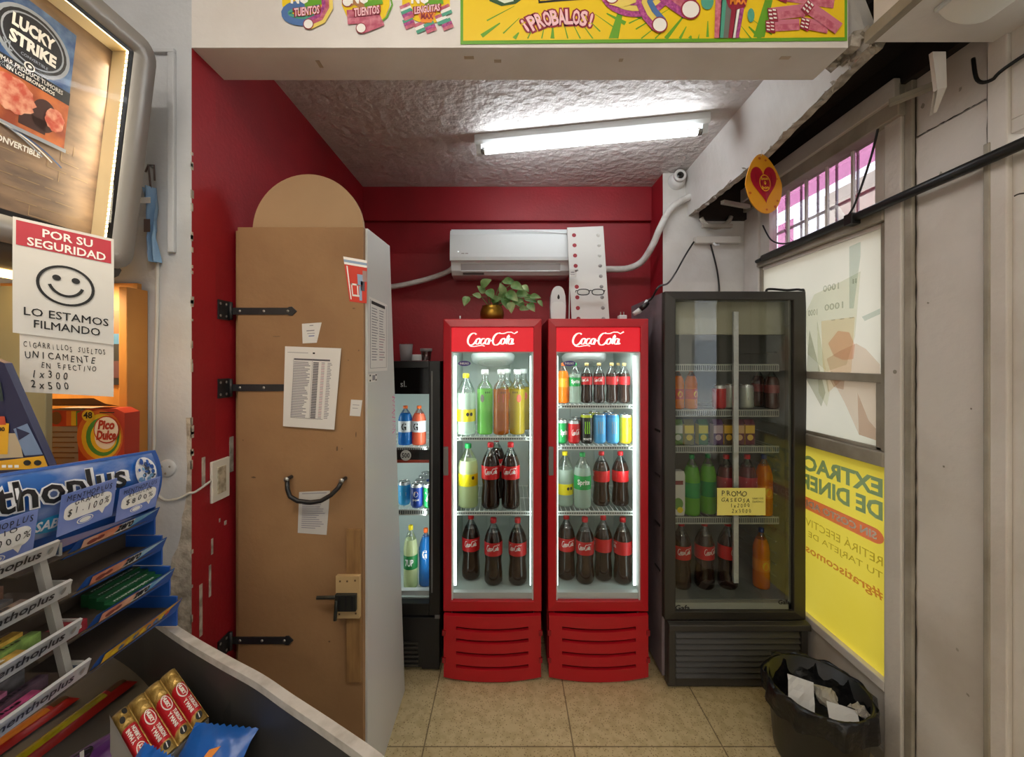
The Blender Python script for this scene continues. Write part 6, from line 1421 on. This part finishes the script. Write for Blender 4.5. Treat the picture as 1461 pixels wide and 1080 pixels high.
ro = resample(rim); rim_keep = rim
ri = []
for i, p in enumerate(ro):
    a = ro[max(i - 1, 0)]; b = ro[min(i + 1, len(ro) - 1)]; dx, dy = b[0] - a[0], b[1] - a[1]; l = math.hypot(dx, dy); ri.append((p[0] + dy / l * .018, p[1] - dx / l * .018))
ct = thing('display_counter', 'dark counter tray with curved grey-edged front wall', 'counter', (-.5, .6, 0))
cblk = M('counter_black', '2b2a2b', .45, col2='353331', scale=6); cedge = M('counter_edge', 'b8b3ac', .5, col2='a39d94', scale=30); cfl = M('tray_grey', '77736c', .6, col2='67635d', scale=4)
n = len(ro); m = MB(); vs = [(x, y, 0) for x, y in ro] + [(x, y, 0.936) for x, y in ro] + [(x, y, 0) for x, y in ri] + [(x, y, 0.936) for x, y in ri]
fs = []
for i in range(n - 1): fs += [(i, i + 1, n + i + 1, n + i), (2 * n + i + 1, 2 * n + i, 3 * n + i, 3 * n + i + 1)]
fs += [(0, n, 3 * n, 2 * n), (n - 1, 3 * n - 1, 4 * n - 1, 2 * n - 1)]
m.add(vs, fs, cblk, False).build('curved_wall', ct)
m = MB(); vs = [(x, y, 0.936) for x, y in ro] + [(x, y, .95) for x, y in ro] + [(x, y, .95) for x, y in ri] + [(x, y, 0.936) for x, y in ri]
fs = []
for i in range(n - 1): fs += [(i, i + 1, n + i + 1, n + i), (n + i, n + i + 1, 2 * n + i + 1, 2 * n + i), (2 * n + i, 2 * n + i + 1, 3 * n + i + 1, 3 * n + i)]
m.add(vs, fs, cedge, False).build('edge_band', ct)
poly_ = ri + [(.06, .26), (-1.32, .26), (-1.32, 1.09)]
MB().prism([p for p in poly_], lambda p, q, w: (p, q, .765 + w), .018, cfl).build('tray_floor', ct)
acr = glass('acrylic_divider', (.9, .92, .92), .12)
for (px0, py0, px1, py1) in ((318, 1005, 336, 992), (404, 1062, 421, 1050)):
    z = .89; s0 = (EYE - z) / (py0 - CY); s1 = (EYE - z) / (py1 - CY)
    a = Vector(((px0 - CX) * s0, s0 * F, 0)); b = Vector(((px1 - CX) * s1, s1 * F, 0)); b = a + (b - a) * .75
    MB().add([(a.x, a.y, .784), (b.x, b.y, .784), (b.x, b.y, .89), (a.x, a.y, .872)], [(0, 1, 2, 3)], acr).build('divider', ct)

# ================================================================ GUM DISPLAY (blue) AND ITS CARDS
gd = thing('gum_display', 'blue tiered gum display with a curved printed header', 'display', (-.9, .7, .784))
gblue = M('display_blue', '1f4f9c', .35); hdr = M('header_print', '2a63b0', .3, col2='d5d8e6', scale=6, detail=5, stretch=(1, 1, 2.2), lo=.42, hi=.72)
cardb = M('brown_card', '4d4136', .8, col2='3d332a', scale=5); silver = M('silver_plastic', 'b9bbbd', .3, metal=.3)
HY0, HY1 = .44, .925
def HD(y, v, d=0):   # v 0 bottom .. 1 top
    return (-.822 + (.034 + d) * math.sin(PI * min(max(.15 + .8 * (1 - v), 0), 1)) ** .8 + d * .3, y, 1.209 + .138 * v + .085 * max(0, HY1 - y))
m = MB().grid(lambda u, v: HD(HY0 + (HY1 - HY0) * u, v), 16, 28, hdr)
def HB(y, v): q = HD(y, v); return (q[0] - .006, q[1], q[2])
m.grid(lambda u, v: HB(HY0 + (HY1 - HY0) * u, v), 8, 14, gblue)
for yy_ in (HY0, HY1): m.grid(lambda u, v: (HB if u > .5 else HD)(yy_, v), 1, 14, gblue)
for vv_ in (0, 1): m.grid(lambda u, v: (HB if v > .5 else HD)(HY0 + (HY1 - HY0) * u, vv_), 8, 1, gblue)
m.box(-.86, -.815, HY1 - .25, HY1 - .004, 1.2, 1.209, gblue)
def hz(y, z): return HD(y, (z - 1.209) / .138, .0)
def ht(sh, y, z, w, h, mm, d, sk=0): m.add([tuple(Vector(hz(y + p * w, z + q * h + sk * p)) + Vector((d, 0, d * .3))) for p, q in sh[0]], sh[1], mm)
m.grid(lambda u, v: tuple(Vector(HD(HY0 + (HY1 - HY0) * u, .965 + .035 * v)) + Vector((.0008, 0, .0004))), 8, 2, gblue); m.grid(lambda u, v: tuple(Vector(HD(HY1 - .012 + .012 * u, v)) + Vector((.0008, 0, 0))), 2, 12, gblue); m.grid(lambda u, v: tuple(Vector(HD(HY0 + (HY1 - HY0) * u, .12 * v)) + Vector((.0008, 0, 0))), 8, 2, gblue)
hm = m.build('header', gd)
m = MB()
tw = M('header_white', 'e6e8ee', .35); tb_ = M('header_black', '17171b', .35)
for mm, bo, d, g in ((tw, .06, .007, 1.06), (tb_, .018, .0082, 1.0)):
    ht(text_shape('menthoplus', bo), .664, 1.3, .335 * g, .062 * g, mm, d)
ht(DISC, .715, 1.248, .09, .030, M('header_teal', '2592c4', .4), .0035); ht(text_shape('SABOR', .03), .713, 1.248, .066, .018, tw, .0045)
ht(DISC, .882, 1.305, .05, .062, tw, .0045)
for i in range(26):
    a = R.uniform(0, 2 * PI); r_ = R.uniform(0, .021); ht(DISC, .882 + r_ * math.cos(a), 1.305 + r_ * 1.2 * math.sin(a), R.uniform(.004, .010), R.uniform(.004, .012), R.choice([gblue, M('ice_blue', '6f9cc4', .4), M('ice_dark', '23324a', .4)]), .0056)
m.build('header_lettering', hm)
MB().box(-.99, -.95, .66, .71, .784, .97, gblue).build('pedestal', gd)
MB().box(-.99, -.86, .66, HY1, .97, 1.209, [gblue, cardb, gblue, gblue, gblue, gblue]).build('back_box', gd)
TR = [(-.792, 1.203), (-.776, 1.135), (-.758, 1.066), (-.742, .998)]
orange_l = M('strip_salmon', 'd98a6a', .4, col2='e9b79a', scale=20); blue_l = M('strip_blue', '6fb0d8', .4, col2='b9d8e6', scale=25); white_l = M('strip_white2', 'dfe0de', .4); yel_l = M('strip_yellow', 'e3b92a', .4, col2='cf7a2a', scale=28)
for k, (x, z) in enumerate(TR):
    m = MB(); y0, y1 = .66, .918
    m.box(-.86, x - .004, y0, y1, z - .006, z - .003, cardb)          # tray floor
    m.box(-.86, x - .004, y1 - .004, y1, z - .044, z + .022, gblue)
    tr = m.build('tray', gd)
    ya = .745 if k < 3 else .735
    lp = MB(); lp.add([(x - .012, ya - .012, z - .012), (x - .006, y1, z - .012), (x + .006, y1, z + .018), (x + .004, ya, z + .018), (x - .03, ya - .012, z - .012), (x - .03, y1, z - .012)], [(0, 1, 2, 3), (0, 4, 5, 1)], gblue)
    def lpf(y, v, d=0): return (x - .009 + .014 * v + d, y, z - .010 + .027 * v + d * .3)
    if k < 3:
        lp.add([lpf(ya + .012, .25, .001), lpf(ya + .075, .25, .001), lpf(ya + .085, .9, .001), lpf(ya + .01, .9, .001)], [(0, 1, 2, 3)], orange_l)
        lp.add([lpf(ya + .075, .25, .001), lpf(ya + .11, .25, .001), lpf(ya + .115, .9, .001), lpf(ya + .085, .9, .001)], [(0, 1, 2, 3)], white_l)
        lp.add([lpf(ya + .11, .25, .001), lpf(y1 - .004, .25, .001), lpf(y1 - .002, .9, .001), lpf(ya + .115, .9, .001)], [(0, 1, 2, 3)], blue_l)
        sh = text_shape('zero', .04, .15); lp.add([lpf(ya + .095 + p * .036, .58 + q * .5, .002) for p, q in sh[0]], sh[1], tb_)
        lp.add([lpf(ya + .03 + p * .02, .5 + q * .35, .0016) for p, q in DISC[0]], DISC[1], M('berry_print', '8a4038', .5)); lp.add([lpf(ya + .045 + p * .015, .55 + q * .3, .0018) for p, q in DISC[0]], DISC[1], M('berry_print', '8a4038', .5))
    else:
        lp.add([lpf(ya + .01, .2, .001), lpf(y1 - .004, .2, .001), lpf(y1 - .002, .95, .001), lpf(ya + .008, .95, .001)], [(0, 1, 2, 3)], yel_l)
        for i in range(9): lp.add([lpf(ya + .03 + i * .015 + p * .012, .5 + R.uniform(-.1, .1) + q * .35, .002) for p, q in DISC[0]], DISC[1], R.choice([M('fruit_red', 'c9522a', .5), M('fruit_yellow', 'ecd03a', .5), M('fruit_blue', '4a6a9a', .5)]))
    lp.build('front_lip', tr)
    MB().box(x - .05, x - .012, ya - .016, ya - .012, z - .008, z + .02, M('white_panel', 'a9a8a4', .5)).box(x - .03, x - .014, ya - .0165, ya - .016, z, z + .014, M('panel_print', '3d4a5c', .5)).build('price_clip', tr)
gst = M('green_pack', '1f5a34', .4); rst = M('red_pack', '8f2530', .4)
for i in range(4):
    y0 = .79 + i * .004; x = -.778 - i * .019; z = TR[2][1] - .0025
    m = MB().box(x - .008, x + .008, y0, y0 + .115, z, z + .012 + .004 * i, gst); m.text('menthoplus', (x, y0 + .057, z + .0125 + .004 * i), (0, .09, 0), (-.008, 0, 0), white_ink, .02)
    tag(m.build('gum_pack'), ('green gum pack next to the front lip of the third blue tray', 'second green gum pack from the lip of the blue tray', 'third green gum pack from the lip of the blue tray', 'green gum pack deepest in the third blue tray')[i], 'gum', 'green gum packs')
m = MB().box(-.80, -.766, .67, .74, TR[2][1] - .002, TR[2][1] + .016, rst).text('menthoplus', (-.7655, .70, TR[2][1] + .008), (0, .06, 0), (0, 0, .010), white_ink, .02)
tag(m.build('gum_box'), 'open red gum box at the near end of the third blue tray', 'box')
def card(label, c, w, h, tilt, lines):
    c = Vector(c); u = Vector((.12, 1, 0)).normalized(); v = Vector((.20, 0, 1)).normalized(); u, v = u * math.cos(tilt) + v * math.sin(tilt), v * math.cos(tilt) - u * math.sin(tilt); nrm = u.cross(v)
    cbm = M('card_lilac', '6a7fc4', .5, col2='8a9ad6', scale=12); m = MB()
    q = [c - u * w / 2 - v * h / 2, c + u * w / 2 - v * h / 2, c + u * w / 2 + v * h / 2, c - u * w / 2 + v * h / 2]
    m.add(q + [p - nrm * .0012 for p in q], [(0, 1, 2, 3), (7, 6, 5, 4), (0, 4, 5, 1), (1, 5, 6, 2), (2, 6, 7, 3), (3, 7, 4, 0)], cbm)
    m.flat(rrect(.35, 2), c + v * h * .02 + nrm * .0006, u * w * .86, v * h * .42, white_ink); m.add([c + u * w * x_ + v * h * y_ + nrm * .0006 for x_, y_ in ((.18, -.15), (.34, -.12), (.28, -.32))], [(0, 1, 2)], white_ink)
    m.flat(DISC, c - v * h * .30 - u * w * .04 + nrm * .0008, u * w * .3, v * h * .18, white_ink).flat(ringshape(.1), c - v * h * .30 - u * w * .04 + nrm * .0012, u * w * .26, v * h * .15, cbm)
    for s_, yy_, ww_, hh_ in lines: m.hand(s_, c + v * h * yy_ + nrm * .0016, u * w * ww_, v * h * hh_, tb_)
    tag(m.build('price_card'), label, 'card', 'price cards on the gum display')
card('lilac price card reading 1.100 on the gum display header', (-.772, .748, 1.283), .088, .076, .06, [('MENTHOPLUS', .37, .84, .14), ('GRANDE', .22, .55, .12), ('$1.100%', .02, .78, .17)])
card('lilac price card reading 800 by the far end of the gum header', (-.772, .850, 1.263), .082, .068, .04, [('MENTHOPLUS', .37, .84, .14), ('REGULAR', .22, .6, .12), ('$800%', .02, .7, .17)])
card('lilac price card reading 1.000 cut by the photo edge', (-.774, .617, 1.270), .088, .078, .05, [('MENTHOPLUS', .37, .9, .14), ('FRIO', .22, .45, .12), ('$1.000%', .02, .86, .17)])
# tent box on top
m = MB(); Yt = .74; tn = M('box_navy', '1f2145', .4); ty = M('box_yellow', 'e0a81e', .4); tg = M('box_grey_blue', '7186a8', .4)
def tpx(x, y, d): return (PX(x, Yt), Yt - d, PZ(y, Yt))
def tpo(lst, mm, d): m.add([tpx(x, y, d) for x, y in lst], [tuple(range(len(lst)))], mm)
m.prism([(PX(x, Yt), PZ(y, Yt)) for x, y in ((-120, 781), (74, 781), (74, 672), (6, 518), (-120, 470))], lambda p, q, w: (p, Yt + w, q), .012, tn)
tpo([(-40, 672), (70, 668), (63, 650), (-40, 662)], ty, .0008); tpo([(-40, 656), (34, 652), (26, 618), (-40, 618)], M('box_beige', 'b9a78a', .4), .0008)
tpo([(-40, 648), (12, 648), (14, 604), (-40, 600)], ty, .0012); tpo([(20, 612), (40, 604), (62, 648), (36, 650)], tg, .001); tpo([(24, 610), (44, 618), (28, 628)], tn, .0014); tpo([(-40, 606), (10, 606), (8, 594), (-40, 592)], M('box_red', 'b8452a', .4), .0014); tpo([(-40, 575), (6, 572), (2, 545), (-40, 540)], M('box_green', '2c3a3a', .4), .001)
for k in range(4): m.flat(RECT, tpx(-2 + 9 * k, 665, .0014), (.008, 0, 0), (0, 0, .005), white_ink)
m.text('80', tpx(4, 612, .002), (.012, 0, 0), (0, 0, .008), ink, .03)
for k in range(2): m.flat(DISC, tpx(40 + 15 * k, 660, .0014), (.014, 0, 0), (0, 0, .010), ink)
tag(m.build('candy_tent_box', None, .001), 'navy and yellow candy box with sloped side behind the gum header', 'box')

# ================================================================ SILVER GUM RACK
sr = thing('gum_rack', 'silver tiered gum rack standing in front of the blue display', 'rack', (-.72, .5, .784))
ST = [(-.722, 1.255), (-.702, 1.192), (-.686, 1.130), (-.672, 1.066)]
rack_g = M('rack_grey', '8d8a85', .5)
sets = [[], ['6b5a4c', '4d4a48', '8f8f8d', '7a5a4a', '3a3836'], ['9a7a3a', '6f8a4a', 'c9a04a', '5c4a3a', 'b9623a'], ['8a3a5c', '4a3a44', 'b06a8a', '5c5a5c', '8f2f58']]
for k, (x, z) in enumerate(ST):
    m = MB().box(-.79 if k else -.765, x - .004, .30, .642, z - .012, z - .008, cardb).build('tray', sr)
    lp = MB(); lp.prism([(x - .016, z - .016), (x - .002, z - .016), (x + .006, z + .008), (x + .002, z + .010), (x - .006, z - .008), (x - .016, z - .010)], lambda p, q, w: (p, .28 + w, q), .37, silver)
    sh = text_shape('menthoplus', .02)
    for yc in (.575, .43): lp.add([(x + .0035 + q * .006 + .001, yc + p * .10, z - .003 + q * .017) for p, q in sh[0]], sh[1], tb_)
    lp.add([(x + .0035 + q * .006 + .0008, .638 + p * .006, z - .003 + q * .012) for p, q in DISC[0]], DISC[1], rack_g)
    lp.build('front_lip', m)
    if k: MB().add([(x - .012, .632, z - .014), (x - .012, .642, z - .014), (x - .028, .642, z + .052), (x - .028, .632, z + .052), (x - .024, .632, z - .014), (x - .024, .642, z - .014), (x - .04, .642, z + .052), (x - .04, .632, z + .052)], [(0, 1, 2, 3), (7, 6, 5, 4), (0, 3, 7, 4), (1, 5, 6, 2)], rack_g).build('post', sr)
MB().box(-.80, -.79, .30, .42, .784, 1.2, rack_g).build('back_plate', sr)
names = ['', 'upper', 'middle', 'lowest']
for k in (1, 2, 3):
    x, z = ST[k]
    for i, c_ in enumerate(sets[k]):
        y0 = .40 + R.uniform(-.01, .03); xx = x - .016 - i * .0172; zz_ = z - .0075
        mm = M('gum_' + c_, c_, .35, col2='%02x%02x%02x' % tuple(min(255, int(int(c_[j:j + 2], 16) * 1.35)) for j in (0, 2, 4)), scale=60)
        m = MB().box(xx - .0075, xx + .0075, y0, y0 + .19, zz_, zz_ + .011 + .005 * i, mm)
        m.text('menthoplus', (xx, y0 + .12, zz_ + .0118 + .005 * i), (0, .10, 0), (-.009, 0, 0), R.choice((white_ink, tb_)), .02)
        tag(m.build('gum_stick'), 'gum stick %s the silver lip in the %s stocked tier' % (('right behind', 'second behind', 'third behind', 'fourth behind', 'last behind')[i], names[k]), 'gum', 'gum sticks in the silver rack')

# ================================================================ CANDY IN THE TRAY
def strip_pack(label, p0, p1, w, h, mats, name='candy_strip'):
    a, b = Vector(p0), Vector(p1); d = (b - a); ln = d.length; d.normalize(); s = d.cross(Vector((0, 0, 1))).normalized(); up = s.cross(d)
    m = MB()
    def f(u, v):
        z = h * math.sin(PI * u) ** .6 * min(1, min(v, 1 - v) * 14); return tuple(a + d * ln * v + s * (u - .5) * w + up * z)
    m.grid(f, 8, 22, mats[0]); m.grid(lambda u, v: tuple(a + d * ln * v + s * (u - .5) * w), 2, 4, mats[0])
    def f2(u, v, c=1.03): 
        q = Vector(f(.22 + .56 * u, .05 + .72 * v)); return tuple(q + up * .0012)
    m.grid(f2, 6, 20, mats[1])
    m.grid(lambda u, v: tuple(Vector(f(.25 + .5 * u, .80 + .14 * v)) + up * .0014), 4, 5, mats[2])
    return tag(m.build(name), label, 'candy', 'long candy strips in the tray')
cr = M('foil_red', 'b3261c', .3); cy = M('foil_yellow', 'c9b41f', .25, col2='a8961a', scale=30); cdk = M('foil_brown', '5a3a1c', .4)
strip_pack('long red and yellow candy strip reaching furthest into the tray', (-.93, .72, .785), (-.897, .965, .791), .041, .017, (cr, cy, cdk))
strip_pack('shorter orange-red candy strip behind the long yellow one', (-1.014, .72, .785), (-.984, .918, .791), .041, .015, (cr, M('foil_orange', 'd07a24', .3), cdk))
# box of wafer bars, tilted towards the buyer
P1, P2, P4 = Vector((-.698, .85, .919)), Vector((-.579, .786, .873)), Vector((-.738, .752, .897))
u = (P2 - P1); v = (P4 - P1); nn = v.cross(u).normalized()
if nn.z < 0: nn = -nn
gold = M('foil_gold', 'c2a05a', .3, metal=.45, col2='9c7d3c', scale=70, bump=.4, bscale=90); hred = M('wafer_red', 'b01c26', .32); wlt = M('wafer_white', 'eae4dc', .4); box_in = M('carton_board', 'a39d94', .7)
wb = thing('candy_carton', 'open carton holding red and gold wafer bars in the tray', 'carton', (-.64, .79, .784))
q = [P1 - nn * .0205, P2 - nn * .0205, P2 + v - nn * .0205, P1 + v - nn * .0205]
m = MB().add([tuple(p) for p in q] + [(p.x, p.y, .785) for p in q], [(0, 1, 2, 3), (7, 6, 5, 4), (0, 4, 5, 1), (1, 5, 6, 2), (2, 6, 7, 3), (3, 7, 4, 0)], box_in); m.build('tray_box', wb)
e = q[3] - v.normalized() * -.003; MB().add([tuple(q[3]), tuple(q[2]), tuple(q[2] + nn * .02), tuple(q[3] + nn * .02)], [(0, 1, 2, 3)], box_in).build('front_edge', wb)
bl = ['wafer bar at the far end of the open carton', 'second wafer bar from the far end of the carton', 'third wafer bar from the far end of the carton', 'wafer bar at the near end, printed upside down']
for i in range(4):
    c0 = P1 + v * (i / 4); w1 = v / 4; m = MB()
    def f(a, b, c0=c0, w1=w1, lift=0): 
        h = .017 * (math.sin(PI * b) ** .3) * min(1, min(a, 1 - a) * 9 + .25)
        return tuple(c0 + u * a + w1 * (.03 + .94 * b) + nn * (h + lift - .0155))
    flip = i == 3
    for a0, a1, mm in ((0, .34, gold), (.34, .88, hred), (.88, 1, gold)):
        m.grid(lambda s, t: f(a0 + (a1 - a0) * s, t), 8, 8, mm)
    m.grid(lambda s, t: tuple(c0 + u * s + w1 * t - nn * .0155), 2, 2, gold)
    def tx(sh, a, b, w_, h_, mm, d):   # along the bar
        m.add([f(a + (p * w_ if not flip else -p * w_), b + (-q_ * h_ if not flip else q_ * h_), lift=d) for p, q_ in sh[0]], sh[1], mm)
    la = .46 if not flip else .76; ta = .72 if not flip else .50
    tx(DISC, la, .5, .24, .62, wlt, .0012); tx(DISC, la, .5, .21, .5, hred, .0018); tx(text_shape('HUSKY', .05), la, .5, .18, .24, wlt, .0024)
    tx(text_shape('TURRON', .04), ta, .36, .22, .24, wlt, .0014); tx(text_shape('Y MANI', .04), ta, .68, .22, .24, wlt, .0014)
    tx(DISC, .935, .5, .07, .45, seal, .0014); tx(RECT, .935, .5, .05, .06, wlt, .002)
    if flip:
        tx(DISC, .12, .35, .1, .3, seal, .0014); tx(DISC, .22, .65, .1, .3, seal, .0014)
    tag(m.build('wafer_bar'), bl[i], 'candy', 'red and gold wafer bars')
def pouch(label, c, ang, L_, W_, m0, deco, tilt=.5, name='candy_pouch'):
    c = Vector(c); mx = Matrix.Translation(c) @ Matrix.Rotation(ang, 4, 'Z') @ Matrix.Rotation(tilt, 4, 'X'); m = MB()
    def f(a, b, s=1): 
        e = min(1, min(b, 1 - b) * 7); h = .014 * math.sin(PI * a) ** .6 * e * s; zig = .002 * math.sin(a * 60) * (b < .02 or b > .98)
        return tuple(mx @ Vector(((a - .5) * W_ * (1 + .06 * (1 - e)), (b - .5) * L_ + zig, h + .001 * math.sin(a * 25 + b * 17))))
    m.grid(f, 20, 18, m0); m.grid(lambda a, b: f(a, b, -.4), 10, 8, m0)
    for sh, a, b, w_, h_, mm, d in deco: m.add([tuple(Vector(f(a + p * w_, b + q_ * h_)) + nn * d) for p, q_ in sh[0]], sh[1], mm)
    return tag(m.build(name), label, 'candy')
pblue = M('pouch_blue', '1c58a8', .3); ppur = M('pouch_purple', '5c2f6e', .3, col2='7a4a86', scale=14); pgrey = M('pouch_clear_end', 'a7a29b', .25)
pouch('purple candy pouch beside the carton of wafer bars', (-.80, .735, .805), -.75, .19, .07, ppur, [(DISC, .5, .62, .5, .16, tb_, .002), (RECT, .5, .62, .3, .03, white_ink, .003), (RECT, .5, .93, .9, .1, pgrey, .0015)], .15)
pouch('blue candy pouch standing between the purple pouch and the wafer bars', (-.605, .645, .845), -.35, .13, .085, pblue, [(([(-.4, -.5), (.1, -.2), (.5, .5), (-.1, .4)], [(0, 1, 2, 3)]), .62, .45, .4, .4, M('pouch_orange', 'd9822a', .4), .002), (DISC, .55, .55, .18, .2, cdk, .003), (RECT, .45, .75, .3, .05, tb_, .003)], .75)
pouch('blue candy pouch with orange print beside the curved wall', (-.53, .70, .832), -.1, .14, .12, pblue, [(([(-.5, -.5), (-.1, -.3), (.4, .5), (.0, .4)], [(0, 1, 2, 3)]), .5, .55, .35, .45, M('pouch_orange', 'd9822a', .4), .002), (DISC, .42, .5, .14, .16, M('foil_yellow', 'c9b41f'), .003), (DISC, .2, .45, .25, .3, white_ink, .002), (DISC, .2, .45, .2, .22, pblue, .003), (RECT, .62, .45, .12, .3, white_ink, .002)], .6)
